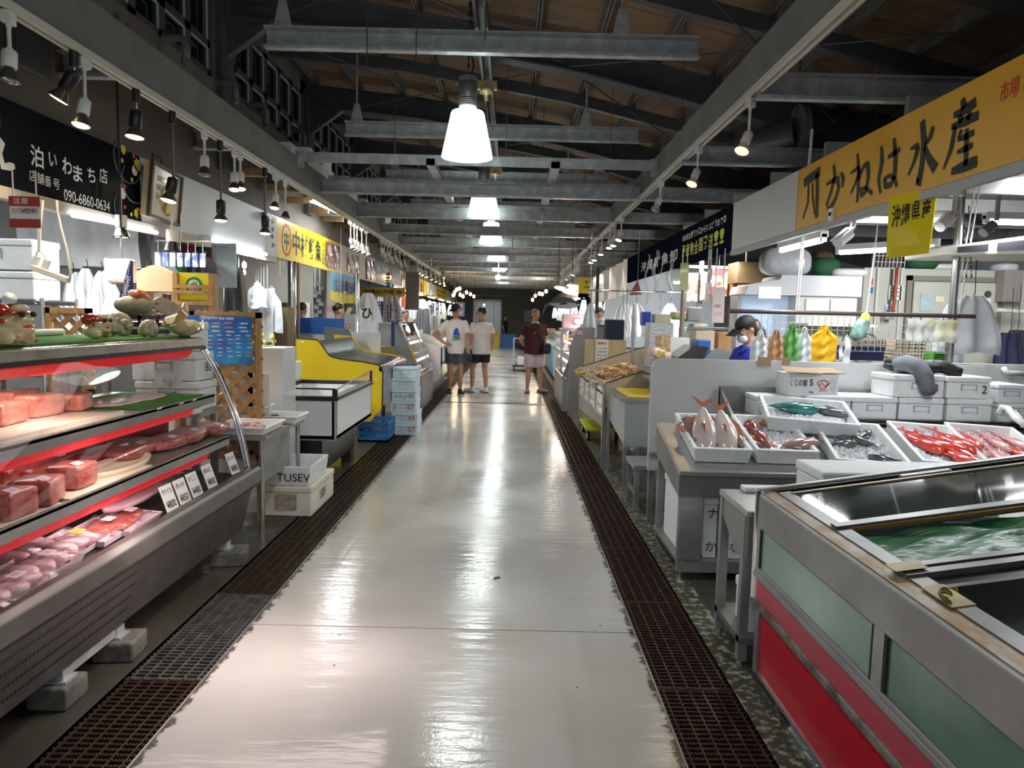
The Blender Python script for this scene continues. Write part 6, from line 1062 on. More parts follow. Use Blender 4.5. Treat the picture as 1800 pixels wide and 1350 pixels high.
def tray_at(px,py,y,rz,sz,lab,h=.095,m=None):
    """foam tray whose near-left base corner shows at px,py, lying on the sloping table"""
    p=at(px,py,'y',y); t=foam_box('foam_tray',lab,(0,0,0),(*sz,h),0,False,None,(),m or foam,cat='foam tray'); R=Matrix.Rotation(FA,3,'X')@Matrix.Rotation(rz,3,'Z'); 
    c=V((p.x,y,fz_(y)+.001))-R@V((-sz[0]/2,-sz[1]/2,0)); c.z=fz_(c.y)+.003; t.location=c; t.rotation_euler=R.to_euler(); return t,c,R,sz
def inside(tr,x,y,z=.03): _,c,R,s=tr; return c+R@V((x,y,z)),R
def put_in(o,tr,x,y,z,rx=0,ry=0,rz=0):
    q,R=inside(tr,x,y,z); o.location=q; o.rotation_euler=(R@Euler((rx,ry,rz)).to_matrix()).to_euler(); return o
def ice_in(tr,lab,m=icem,x0=-1,x1=1,y0=-1,y1=1,h=.055,amp=.014,seed=1):
    rr=random.Random(seed); s=tr[3]; n=34; m_=46; H=[[h+amp*rr.uniform(-1,1)+.012*math.sin(i*.4+seed)*math.sin(j*.3) for i in range(n+1)] for j in range(m_+1)]; b=B()
    X=lambda u:(x0+(x1-x0)*u)*(s[0]/2-.052); Y=lambda v:(y0+(y1-y0)*v)*(s[1]/2-.052)
    b.grid(lambda u,v:(X(u),Y(v),H[int(round(v*m_))][int(round(u*n))]),n,m_,False); o=one('crushed_ice',b,m,lab,'ice',kind='stuff'); put_in(o,tr,(X(0)+X(1))/2,(Y(0)+Y(1))/2,min(v[2] for v in b.v)*0+h-amp-.015); return o
eyew=M('eye_pale',(.8,.75,.6),.2)
def fish(lab,L,h,w,m,fin,cat='fish',group=None,belly=None):
    """fish along +X (head) with its side up (height along Y)"""
    t=thing('fish',lab,cat,(0,0,0),group); sec=[(-.40,.09,.10),(-.33,.13,.16),(-.2,.30,.42),(-.05,.45,.75),(.10,.50,.95),(.24,.46,1.0),(.36,.36,.9),(.45,.22,.6),(.5,.05,.12)]
    obj('body',B().lathe_ell([(V((x*L,0,w*.5)),V((0,a*h,0)),V((0,0,c*w*.5))) for x,a,c in sec],16),m,t,sub=1)
    obj('tail_fin',B().slab([(-.38*L,.05*h,w*.5),(-.54*L,.36*h,w*.5),(-.60*L,.44*h,w*.5),(-.47*L,.0,w*.5),(-.60*L,-.44*h,w*.5),(-.54*L,-.36*h,w*.5),(-.38*L,-.05*h,w*.5)],(0,0,.004)),fin,t)
    obj('dorsal_fin',B().slab([(.25*L,.42*h,w*.5),(.12*L,.66*h,w*.5),(-.1*L,.6*h,w*.5),(-.22*L,.3*h,w*.5)],(0,0,.004)).slab([(-.05*L,-.4*h,w*.5),(-.12*L,-.6*h,w*.5),(-.22*L,-.3*h,w*.5)],(0,0,.004)),fin,t); obj('pectoral_fin',B().slab([(.2*L,-.02*h,w*1.0),(.02*L,-.16*h,w*1.05),(.03*L,-.02*h,w*1.06)],(0,0,.003)),fin,t)
    e=B().ell((.37*L,.1*h,w*.88),(.022*L,.022*L,.012),10,6); obj('eye',e,eyew,t); obj('pupil',B().ell((.37*L,.1*h,w*.88+.008),(.011*L,.011*L,.006),8,5),ink,t); return t
silv=M('silver_pink_fish',(.52,.42,.40),.22,col2=(.62,.55,.53),sc=16,coat=.8); finr=M('fin_orange',(.42,.11,.05),.35); drk=M('dark_red_fish',(.20,.04,.04),.2,col2=(.32,.10,.09),sc=12,coat=.8); redf=M('bright_red_fish',(.60,.025,.02),.2,col2=(.70,.08,.05),sc=9,coat=.8); squf=M('pink_squid_fish',(.68,.25,.26),.25,col2=(.75,.45,.45),sc=14,coat=.6); grf=M('dark_grey_fish',(.05,.055,.06),.25,col2=(.14,.14,.14),sc=12,coat=.7); mud=M('mauve_fish',(.26,.14,.14),.22,col2=(.34,.22,.20),sc=10,coat=.8)
tr1=tray_at(1217,812,4.13,-.02,(.35,.60),'foam tray marked 945 with large pink-silver fish, at the aisle end'); b=B(); T(b,'945 ⊕',(-.12,-.30,.03),(1,0,0),(0,0,1),.04,.17,.0,.003); obj('hand_writing',b,ink,tr1[0])
ice_in(tr1,'crushed ice around the large pink-silver fish',h=.045,seed=1)
f=fish('large silver-pink fish with its tail up, left one of the pair in the aisle-end tray',.46,.16,.09,silv,finr); put_in(f,tr1,-.055,-.02,.085,0,.46,-PI/2-.12)
f=fish('large silver-pink fish with its tail up, beside a slim dark one in the aisle-end tray',.44,.16,.09,silv,finr); put_in(f,tr1,.065,-.03,.08,0,.42,-PI/2-.05)
f=fish('glossy dark mauve fish lying at the side wall of the aisle-end tray',.36,.14,.09,mud,finr); put_in(f,tr1,-.12,.02,.045,0,0,PI/2); f=fish('slim yellow-edged dark fish against the divider of the aisle-end tray',.34,.07,.06,mud,finr); put_in(f,tr1,.14,-.05,.05,0,0,-PI/2)
tr2=tray_at(1327,812,4.13,-.03,(.37,.60),'foam tray of dark red fish under ice, second from the aisle'); ice_in(tr2,'heap of crushed ice over the dark red fish',h=.06,amp=.02,seed=2,x0=-.35)
for i,(x,y,z,r,m,lab) in enumerate(((-.11,.05,.05,1.4,drk,'dark red fish along the side of the second tray'),(-.09,-.12,.045,1.7,drk,'dark red fish with yellow spots at the front of the second tray'),(.05,.16,.055,.2,M('tan_fish',(.35,.16,.06),.3,coat=.6),'brown fish head showing at the back of the second tray'),(.10,-.17,.05,.3,mud,'mauve fish poking through the ice at the front of the second tray'))): put_in(fish(lab,.30,.12,.07,m,finr),tr2,x,y,z,0,0,r)
tr4=tray_at(1466,820,4.03,-.17,(.42,.66),'foam tray of small dark fish mixed with ice'); ice_in(tr4,'glittering crushed ice over the small dark fish',M('grey_ice',(.45,.46,.47),.2,col2=(.9,.91,.92),sc=60,lo=.35,hi=.6,bump=.4,bsc=160),h=.055,amp=.018,seed=3)
for i in range(7): put_in(fish('small dark grey fish among the ice, %s of seven in the dark fish tray'%ORD[i],.2,.07,.05,grf,grf,group='dark fish in the mixed ice tray'),tr4,[-.12,-.05,.04,-.1,.08,.1,-.02][i],[.2,.1,.05,-.02,.17,-.2,.24][i],.045,0,0,[.3,.6,2.5,.2,.9,3.0,-.3][i])
tr5=tray_at(1617,822,4.03,-.17,(.40,.66),'foam tray of bright red fish on ice'); ice_in(tr5,'pinkish ice between the bright red fish',h=.05,amp=.015,seed=4)
for i,(x,y,r,lab) in enumerate(((-.09,.03,-1.25,'bright red fish along the left of the red fish tray'),(.0,-.03,-1.05,'largest bright red fish with a dark eye in the middle of its tray'),(.11,.07,-1.3,'bright red fish at the right wall of the red fish tray'),(.06,-.2,-1.2,'bright red fish at the front of the red fish tray'))): put_in(fish(lab,.40,.13,.08,redf,redf),tr5,x,y,.045+.012*(i==1),0,0,r)
tr6=tray_at(1733,822,4.03,-.17,(.42,.66),'foam tray of pink slender fish at the picture edge'); ice_in(tr6,'pink-tinted ice among the slender pink fish',M('pink_ice',(.75,.45,.45),.2,col2=(.88,.75,.74),sc=60,bump=.4,bsc=160),h=.05,amp=.016,seed=5)
for i in range(6): put_in(fish('slender pink fish, %s of six in the tray at the picture edge'%ORD[i],.34,.06,.05,squf if i%3 else redf,squf,group='slender pink fish in the last tray'),tr6,[-.14,-.08,0,.06,.12,-.04][i],[.1,-.15,.1,-.05,.12,-.22][i],.045,0,0,-1.1+jit(.5))
p=at(1345,757,'y',4.47); tr3=foam_box('foam_tray','foam tray with a blue-green fish, stacked across the other trays',(0,0,0),(.56,.46,.095),0,False,cat='foam tray'); R3=Matrix.Rotation(FA,3,'X')@Matrix.Rotation(-.2,3,'Z'); c3=V((p.x,4.47,p.z))-R3@V((-.28,-.23,0)); tr3.location=c3; tr3.rotation_euler=R3.to_euler(); T3=(tr3,c3,R3,(.56,.46)); ice_in(T3,'crushed ice in the stacked tray',h=.05,amp=.015,seed=6); put_in(fish('blue-green parrotfish half buried in ice in the stacked tray',.36,.13,.08,M('green_fish',(.01,.13,.11),.25,col2=(.03,.25,.22),sc=12,coat=.6),M('green_fin',(.02,.2,.16),.4)),T3,-.10,.03,.045,0,0,.0); put_in(fish('grey-green fish at the right of the stacked tray',.3,.1,.06,grf,grf),T3,.12,.06,.045,0,0,-.5)
# ================================================================== BACK COUNTER WITH FOAM BOXES
t=thing('sink_counter','long stainless counter behind the fish table carrying white foam boxes','counter',(2.6,5.0,0)); obj('counter_top',B().box(1.55,3.75,4.84,5.17,.845,.868),steel,t); obj('rolled_edge',B().cyl((1.9,4.84,.845),(3.75,4.84,.845),.03,n=10),M('edge_dark',(.10,.10,.10),.2,.8),t); obj('side_plate',B().prism([(4.84,.60),(4.84,.86),(5.17,1.03),(5.17,.60)],'x',1.53,1.55).box(1.53,1.57,5.15,5.18,.9,1.045).box(1.53,3.7,5.165,5.18,.868,1.045),M('side_plate_steel',(.26,.26,.255),.4,.6),t); obj('front_skirt',B().box(1.6,3.75,4.88,4.9,.45,.845),dsteel,t)
for x in (1.6,3.7): obj('leg',B().box(x-.02,x+.02,5.1,5.14,0,.845),dsteel,t)
G='foam boxes lined up on the sink counter'
for i,x in enumerate((1.86,2.195,2.515,2.835,3.17)): foam_box('foam_box',['low foam box at the left end of the counter row, under the cardboard box','second foam box of the counter row, right of the cardboard box','third foam box of the counter row with a dark handle slot','fourth foam box of the counter row, under the jacket box','fifth foam box of the counter row, under the box marked 2'][i],(x,5.0,.869),(.315,.29,.155 if i else .14),jit(.02),True,G)
foam_box('foam_box','upper foam box marked 3 with a jacket thrown over it',(2.80,5.0,1.027),(.37,.29,.155),.06,True,None,(('3','f',.78,.25,.055,ink),)); foam_box('foam_box','upper foam box marked 2 beside the jacket box',(3.15,5.0,1.027),(.31,.29,.15),0,True,None,(('2','f',.78,.25,.055,ink),)); foam_box('foam_box','smaller foam box at the right end, marked 65',(3.46,5.0,.869),(.19,.28,.13),0,True,None,(('65','f',.3,.5,.04,ink),)); foam_box('foam_box','smaller foam box topping the right end stack',(3.45,5.0,1.001),(.2,.28,.13),0,True)
p=at(1397,690,'y',4.9); t=thing('cardboard_box','white printed cardboard box with open brown flaps and a red stamp','box',(2.11,5.03,1.011)); cb=M('printed_carton',(.78,.78,.78),.6); x0,x1,y0,y1,z0,z1=1.93,2.27,4.90,5.14,1.011,1.168
obj('carton',B().box(x0,x1,y0,y1,z0,z1),cb,t); b=B().hexa([(x0-.05,y0-.06,z1+.012),(x0+.22,y0-.02,z1+.002),(x0+.22,y0+.1,z1+.03),(x0-.03,y0+.12,z1+.04),(x0-.05,y0-.06,z1+.016),(x0+.22,y0-.02,z1+.006),(x0+.22,y0+.1,z1+.034),(x0-.03,y0+.12,z1+.044)]).hexa([(x1+.05,y0,z1+.005),(x1+.05,y1,z1+.03),(x0+.1,y1,z1+.02),(x0+.1,y0-.01,z1+.004),(x1+.05,y0,z1+.01),(x1+.05,y1,z1+.035),(x0+.1,y1,z1+.025),(x0+.1,y0-.01,z1+.009)]); obj('flap',b,card,t)
b=B(); T(b,'5',(x0+.14,y0,z0+.075),(1,0,0),ZU,.045,None,.02,.003); T(b,'くじの館',(x0+.005,y0,z0+.07),(1,0,0),ZU,.05,.12,.01,.003); T(b,'5kg',(x0+.14,y0,z0+.02),(1,0,0),ZU,.02,None,.01,.003); obj('lettering',b,M('carton_ink',(.06,.06,.08),.6),t); b=B(); c=V((x0+.235,y0-.003,z0+.085)); b.tube([c+V((.035*math.cos(a)*(1+.3*math.sin(3*a)),0,.03*math.sin(a))) for a in [i*.33 for i in range(21)]],.003,4).tube([c+V((-.03,0,-.01)),c+V((-.01,0,.012)),c+V((.01,0,-.012)),c+V((.035,0,.008))],.003,4).box(c.x-.03,c.x+.03,c.y,c.y+.001,c.z-.045,c.z-.04); obj('red_stamp',b,inkr,t); obj('grey_panel',B().box(x0+.285,x0+.325,y0-.002,y0,z0+.03,z0+.12),M('carton_grey',(.55,.6,.62),.6,col2=(.7,.74,.75),sc=60),t)
# jacket
t=thing('jacket','grey and black jacket thrown over the upper foam box','jacket',(2.85,4.95,1.18)); jg=M('jacket_grey',(.17,.185,.21),.7,col2=(.13,.14,.165),sc=8,bump=1,bsc=14); jb=M('jacket_black',(.012,.012,.014),.6,bump=1,bsc=14)
b=B(); sup(b,(2.88,5.02,1.225),(.19,.11,.045),-.1,.8,lump=.12,seed=8); sup(b,(2.80,5.05,1.255),(.11,.1,.05),.3,.8,lump=.12,seed=9); b.tube([(2.95,4.98,1.24),(3.03,4.95,1.235),(3.10,4.93,1.205),(3.13,4.91,1.20)],[.04,.05,.04,.03],10); obj('jacket_body',b,jb,t)
b=B().tube([(2.70,5.0,1.235),(2.76,4.95,1.255),(2.80,4.88,1.235),(2.83,4.845,1.17),(2.85,4.84,1.10),(2.865,4.842,1.065)],[.045,.062,.066,.06,.052,.045],14).tube([(2.92,5.0,1.25),(3.0,4.96,1.245),(3.05,4.93,1.22)],[.03,.04,.02],8); obj('sleeve',b,jg,t,label='grey sleeve hanging down the box front'); obj('cuff',B().cyl((2.862,4.842,1.075),(2.868,4.842,1.05),.043,.038,n=14),M('cuff_dark',(.06,.065,.075),.8),t)
p=at(1745,722,'y',4.6); b=B().tube([at(1800,745,'y',4.5),at(1785,735,'y',4.6),at(1772,718,'y',4.7),at(1762,716,'y',4.75),at(1755,728,'y',4.75)],.022,10).tube([at(1800,748,'y',4.5),at(1782,722,'y',4.9),at(1768,708,'y',5.0)],.02,8); one('pipe_elbow',b,plas,'pale bent pipe with tape at the right end of the counter','pipe')
# ================================================================== PARTITION, RACK, BAGS
b=B(); prof=[(1.04,.40),(3.5,.40),(3.5,1.235),(1.12,1.235)]+[(1.12-.08*math.sin(a),1.155+.08*math.cos(a)) for a in (.3,.6,.9,1.2,1.5)]; b.prism(prof,'y',5.22,5.26); struct('partition_white',b,M('partition_white',(.62,.63,.62),.5,col2=(.55,.56,.55),sc=2))
pt=one('partition_frame',B().box(1.06,1.1,5.27,5.31,0,1.2).box(3.4,3.44,5.27,5.31,0,1.2).box(1.04,3.5,5.185,5.22,.52,.54).box(1.1,1.85,5.19,5.22,.66,.675),dsteel,'steel legs and ledges holding the white partition','frame')
for i,px in enumerate((1344,1383)): p=at(px,635,'y',5.21); one('tape_patch',B().box(p.x-.05+i*.02,p.x+.05-i*.02,5.215,5.219,p.z-.035+i*.012,p.z+.03),M('brown_tape',(.36,.26,.14),.5),['brown tape patch on the top edge of the white partition','smaller brown tape patch farther right on the white partition'][i],'tape')
one('counter_block',B().box(3.33,4.6,5.42,5.5,.2,1.24),white,'white counter front at the right behind the foam boxes','counter'); one('tub_pipe',B().tube([at(1764,646,'y',5.38),at(1768,654,'y',5.36),at(1775,656,'y',5.36),at(1800,657,'y',5.36)],.02,8),plas,'white pipe with a bend fixed to the right counter front','pipe')
YK=5.6; t=thing('hanging_rack','dark rod with a wire grid hung on cords behind the white partition','rack',(2.66,YK,1.3)); obj('rod',B().cyl((1.70,YK,1.60),(3.63,YK,1.603),.017,n=10),M('rod_dark',(.06,.035,.03),.4),t); b=B()
for i in range(31): x=1.96+i*.05; b.cyl((x,YK,1.31),(x,YK,1.575),.0026,n=4)
for i in range(6): z=1.31+i*.053; b.cyl((1.96,YK,z),(3.46,YK,z),.0026,n=4)
obj('wire_grid',b,M('wire_white',(.60,.60,.58),.4,.4),t); b=B()
for x0,x1 in ((2.22,2.26),(2.24,2.27),(2.78,2.86),(3.47,3.58),(3.50,3.62)): b.cyl((x0,YK,1.6),(x1,YK,3.0),.006,n=5)
obj('cord',b,rope,t)
for i,(px0,px1,pyt,pyb,m,lab) in enumerate(((1322,1352,583,629,bagw,'white apron-like bag hanging beside the masked worker'),(1351,1380,581,631,M('bag_tan',(.55,.30,.15),.4,alpha=.92),'tan carrier bag hanging on the wire grid'),(1379,1407,570,631,M('bag_green',(.14,.42,.10),.4,alpha=.92),'green carrier bag hanging on the wire grid'),(1401,1428,578,631,M('bag_pale',(.70,.73,.74),.4,alpha=.92),'pale grey bag between the green and orange ones'),(1427,1471,573,634,M('bag_orange',(.85,.46,.01),.35,alpha=.94),'large orange-yellow carrier bag hanging on the wire grid'))):
    p=at((px0+px1)/2,pyt,'y',5.5); w=at(px1,pyt,'y',5.5).x-at(px0,pyt,'y',5.5).x; bag('carrier_bag',lab,p,w*1.15,p.z-1.215,m,seed=i+10,d=.045)
for i,(px0,px1,pyt,m,lab) in enumerate(((1475,1484,600,apron,'narrow white folded cloth left of the navy box'),(1485,1497,588,apron,'white cone of cloth standing before the navy box'))):
    p=at((px0+px1)/2,pyt,'y',5.5); w=at(px1,pyt,'y',5.5).x-at(px0,pyt,'y',5.5).x; hang('folded_cloth',lab,p,w,p.z-1.22,m,'cloth',seed=i+4,top=.3,fold=.01)
b,p,q=sheet(1478,1555 and 610,1555,633,5.75,.35); one('navy_bin',b,M('bin_navy',(.01,.015,.06),.5),'long navy bin behind the wire grid','bin')
bk=M('basket_beige',(.56,.46,.34),.6)
def basket(px0,px1,pyt,pyb,y,lab,m=bk,d=.25):
    p=at(px0,pyb,'y',y);q=at(px1,pyt,'y',y); t=thing('woven_basket',lab,'basket',((p.x+q.x)/2,y+d/2,p.z)); x0,x1,z0,z1=p.x,q.x,p.z,q.z; b=B().box(x0,x1,y,y+d,z0,z0+.01)
    n=max(6,int((x1-x0)/.025))
    for (a,c_) in ((y,y+.006),(y+d-.006,y+d)):
        for i in range(n+1): x=x0+(x1-x0)*i/n; b.box(x-.006,x+.006,a,c_,z0,z1)
        for k in range(6): z=z0+(z1-z0)*k/5; b.box(x0,x1,a,c_,z-.006,z+.006)
    for k in range(6): z=z0+(z1-z0)*k/5; b.box(x0,x0+.006,y,y+d,z-.006,z+.006).box(x1-.006,x1,y,y+d,z-.006,z+.006)
    obj('basket_body',b,m,t); return t
basket(1497,1557,598,618,5.85,'low beige plastic basket left of the taller one'); basket(1574,1627,600,630,5.85,'taller beige plastic basket with round holes'); basket(1641,1660,620,640,5.7,'small green basket behind the jacket box',M('basket_green',(.16,.5,.06),.5),.12)
one('shelf_behind_grid',B().box(2.2,3.75,5.72,6.15,1.17,1.2).box(2.2,2.24,5.74,5.78,0,1.17).box(3.7,3.74,5.74,5.78,0,1.17).box(2.2,2.24,6.1,6.14,0,1.17).box(3.7,3.74,6.1,6.14,0,1.17),dsteel,'work shelf behind the wire grid holding baskets and bin','shelf')
p=at(1511,571,'y',5.55); t=thing('feather_duster','leaning pale green cleaning bottle pack hanging before the grid','bundle',p); b=B().tube([at(1523,553,'y',5.55),at(1518,566,'y',5.55),at(1505,590,'y',5.55),at(1500,598,'y',5.55)],[.01,.05,.055,.02],10); obj('wrapper',b,M('wrap_teal',(.35,.55,.48),.3,col2=(.12,.2,.2),sc=14),t); obj('yellow_top',B().ell(at(1521,560,'y',5.54),(.04,.03,.05),10,7),M('top_yellow',(.75,.66,.1),.5),t)
for i,(px,pyt,pyb,w,m,lab) in enumerate(((1618,560,600,.20,M('net_pale',(.62,.64,.62),.5,alpha=.7),'pale netted pack hanging on the grid before the cold room'),(1657,562,602,.26,M('net_yellow_top',(.66,.66,.58),.4,alpha=.75,col2=(.8,.72,.2),sc=4),'clear bag of packs with a yellow top hanging on the grid'))): p=at(px,pyt,'y',5.55); hang('plastic_pack',lab,p,w,p.z-at(px,pyb,'y',5.55).z,m,'plastic pack',seed=i+20,top=.95,fold=.012,hook=.03)
one('post',B().cyl((3.47,5.62,0),(3.46,5.62,3.0),.03,n=12),M('post_steel',(.42,.42,.40),.25,.9),'steel post tied to the hanging rod at the right','post')
hang('hanging_apron','big white apron hanging behind the steel post',at(1711,520,'y',5.9),.52,.48,apron,'apron',seed=31,top=.3,nf=5,hook=.3); hang('hanging_apron','white sleeve of an apron sticking out left of the steel post',at(1672,535,'y',6.0),.3,.5,apron,'apron',seed=32,top=.25,nf=3)
b=B()
for px in (1694,1703): 
    for k in range(16): p=at(px+.3*k,365+8*k,'y',5.7); b.ob(p,(.012,.004,.03) if k%2 else (.004,.012,.03))
one('hanging_chain',b,M('chain_navy',(.03,.03,.08),.4),'dark chain hanging by the steel post','chain')
# ================================================================== COLD ROOM, FRIDGE, CEILING BITS
cr=M('coldroom_beige',(.54,.53,.45),.5,col2=(.49,.48,.41),sc=2); t=thing('cold_room','beige walk-in cold room with a wide door behind the right stall','cold room',(5.2,9,0)); obj('body',B().box(4.16,6.75,8.5,10.5,0,2.2),cr,t); b=B().box(4.66,4.72,8.46,8.5,0,2.12).box(5.74,5.80,8.46,8.5,0,2.12).box(4.66,5.80,8.46,8.5,2.06,2.12); obj('door_frame',b,M('frame_brown',(.25,.22,.18),.5),t); d=obj('door',B().box(4.73,5.73,8.44,8.49,.05,2.05),cr,t,bev=.01); obj('maker_badge',B().cyl((5.6,8.43,1.92),(5.6,8.44,1.92),.04,n=16),M('badge_dark',(.05,.07,.08),.4),d)
for i,(px0,py0,px1,py1,m,lab) in enumerate(((1617,516,1640,546,M('note_teal',(.45,.58,.58),.6,col2=(.38,.5,.5),sc=20),'pale teal note'),(1644,521,1660,531,M('note_yellow',(.75,.72,.5),.6),'small yellow note'),(1728,525,1742,570,paper,'long paper list'))): b,p,q=sheet(px0,py0,px1,py1,8.43,.004); obj('note',b,m,d,label=lab)
b,p,q=sheet(1562,502,1588,527,8.47,.02); obj('vent_plate',b,plas,t); b=B()
for k in range(3): z=p.z+.04+.045*k; b.box(p.x+.02,q.x-.02,8.465,8.47,z,z+.012)
obj('vent_slot',b,M('slot_grey',(.2,.2,.2),.6),t); b=B().box(4.30,4.33,8.47,8.5,0,2.2).box(4.58,4.6,8.47,8.5,0,2.2); obj('wall_joint',b,M('joint',(.62,.62,.56),.5),t); b,p,q=sheet(1530,490,1535,500,8.49,.005); obj('red_label',b,inkr,t); b,p,q=sheet(1530,505,1535,515,8.49,.005); obj('blue_label',b,inkb,t); obj('red_pipe',B().tube([at(1577,470,'y',8.4),at(1574,510,'y',8.4),at(1570,545,'y',8.4),at(1570,555,'y',8.4)],.02,8),M('pipe_red',(.35,.06,.03),.4),t); b,p,q=sheet(1556,535,1570,545,8.48,.01); obj('blue_label',b,M('tag_blue',(.3,.3,.6),.6,col2=(.8,.8,.85),sc=30),t); obj('switch_box',B().box(*[at(1557,552,'y',8.4).x,at(1572,552,'y',8.4).x],8.4,8.49,*[at(1560,562,'y',8.4).z,at(1560,548,'y',8.4).z]),dsteel,t)
b,p,q=sheet(1762,475,1800,530,8.3,.15); one('control_panel',b,M('panel_brown_grey',(.30,.27,.24),.5),'grey-brown control cabinet on the cold room wall at the right edge','cabinet'); hang('work_apron','dark navy apron hanging at the right edge',at(1775,585,'y',7.9),.36,.55,navy,'apron',seed=41,top=.6,hook=.5); hang('work_apron','second dark apron hanging behind the navy one',at(1788,580,'y',8.0),.3,.52,M('cloth_dark',(.03,.032,.04),.8),'apron',seed=42,top=.5,hook=.5)
one('hook_bar',B().cyl(at(1752,545,'y',8.2),at(1800,548,'y',8.2),.025,n=8),ivory,'pale bar holding the dark aprons','bar')
t=thing('display_fridge','tall white drinks fridge with a bulging lit top','fridge',(3.3,8.3,0)); fw=M('fridge_white',(.70,.70,.72),.3); p=at(1375,483,'y',8.0); q=at(1514,522,'y',8.0); obj('canopy',B().prism([(2.6,q.z-.0),(2.63,q.z+.1),(p.x-.02,p.z-.05),(p.x,p.z),(q.x,p.z),(q.x,q.z),(p.x+.05,q.z)],'y',8.0,8.6),fw,t,bev=.01); a=at(1334,512,'y',7.99); c=at(1372,522,'y',7.99); obj('lit_panel',B().box(a.x,c.x,7.985,7.995,c.z-.02,a.z+.05),M('panel_glow',(.9,.8,.72),.4,em=(1,.85,.75),es=.6),t); obj('blue_inside',B().box(2.65,3.2,8.3,8.34,1.0,1.83),M('cool_inside',(.55,.68,.85),.5,em=(.6,.75,1),es=.25),t); obj('side',B().box(3.2,3.88,8.05,8.6,0,1.83),M('fridge_cream',(.66,.66,.60),.4),t); obj('leg_frame',B().box(2.62,2.66,8.3,8.6,0,1.83),fw,t)
b=B(); 
for k in range(2): b.box(3.3+.28*k,3.54+.28*k,8.03,8.05,1.66,1.8)
obj('raised_panel',b,plas,t); obj('work_shelf',B().box(3.2,3.95,7.7,8.05,1.5,1.53),ivory,t)
G='fluorescent tubes over the right stall'
fluor((2.22,5.0,2.235),(2.95,5.0,2.235),'fluorescent tube crossing behind the hanging yellow card',16,grp=None); fluor((2.33,6.25,2.14),(2.33,5.45,2.14),'fluorescent tube under the blank white fascia',16); fluor((2.62,3.85,2.34),(2.62,3.0,2.34),'fluorescent tube cut off by the right picture edge',16); fluor((3.55,5.4,2.30),(4.3,5.4,2.30),'fluorescent tube above the air conditioner',16); fluor((3.0,6.6,2.17),(3.5,6.0,2.17),'short fluorescent tube behind the yellow card',20); lamp('AREA','stall_fill_light',(4.6,6.2,2.5),90,DAY,.06,1.2,aim=(5.0,8.5,1.3))  # area lamp over the stall: added without a fixture to brighten the cold room
struct('ceiling_stall_right',B().box(2.6,6.8,2.0,16,2.86,2.9),dk)
b=B()
for i in range(7): y=3.2+i*1.1; b.box(2.3,6.7,y,y+.05,2.72,2.86)
struct('beam_stall_right',b,grey)
t=thing('air_conditioner','long white ceiling air conditioner with open vents at the right edge','air conditioner',at(1730,440,'y',5.5)); p=at(1653,435,'y',5.5); obj('casing',B().hexa([p+V((0,0,-.06)),(5.2,5.2,2.1),(5.2,6.1,2.1),p+V((0,.5,-.06)),p,(5.2,5.2,2.42),(5.2,6.1,2.42),p+V((0,.5,0.03))]),ivory,t,bev=.01); b=B(); A_,B_,C_,D_=p+V((0,0,-.06)),V((5.2,5.2,2.1)),V((5.2,5.2,2.42)),p
for k in range(4):
    q_=lambda u,v:(A_.lerp(B_,u)).lerp(D_.lerp(C_,u),v)+V((0,-.006,0)); u0=.06+.14*k; b.add([q_(u0,.25),q_(u0+.11,.25),q_(u0+.11,.8),q_(u0,.8)],[(0,1,2,3)],False)
obj('vent',b,M('vent_dark',(.05,.05,.06),.5),t)
for i,(px,py,lab) in enumerate(((1483,418,'white bullet camera left of the hanging yellow card'),(1662,390,'white bullet camera right of the hanging yellow card'))):
    p=at(px,py,'y',4.9); t=thing('bullet_camera',lab,'camera',p); d=V((-.75,-.35,-.55)).normalized(); obj('body',B().cyl(p-d*.06,p+d*.07,.038,n=14),plas,t); obj('hood',B().ob(p+d*.01+V((0,0,.03)),(.17,.08,.012),(0,-.6,.4)),plas,t); obj('bracket',B().tube([p-d*.05,p-d*.1+V((0,0,.03)),p-d*.11+V((0,0,.13))],.018,8).cyl(p-d*.11+V((0,0,.12)),p-d*.11+V((0,0,.15)),.05,n=12),plas,t)
p=at(1746,395,'y',5.0); one('small_camera',B().cyl(p,p+V((-.08,-.02,-.06)),.035,n=12).cyl(p+V((.02,0,.03)),p+V((.02,0,.2)),.015,n=8),dsteel,'grey spotlight-like camera by the right fluorescent tube','camera')
b,p,q=sheet(1538,440,1594,474,8.5,.2); t=thing('wire_basket','white wire basket lying on top of the fridge line','basket',p); bb=B()
for i in range(9): x=p.x+(q.x-p.x)*i/8; bb.cyl((x,8.53,2.205),(x,8.51,q.z),.004,n=4)
for k in range(4): z=2.205+(q.z-2.205)*k/3; bb.cyl((p.x,8.52,z),(q.x,8.52,z),.004,n=4)
obj('wires',bb,plas,t)
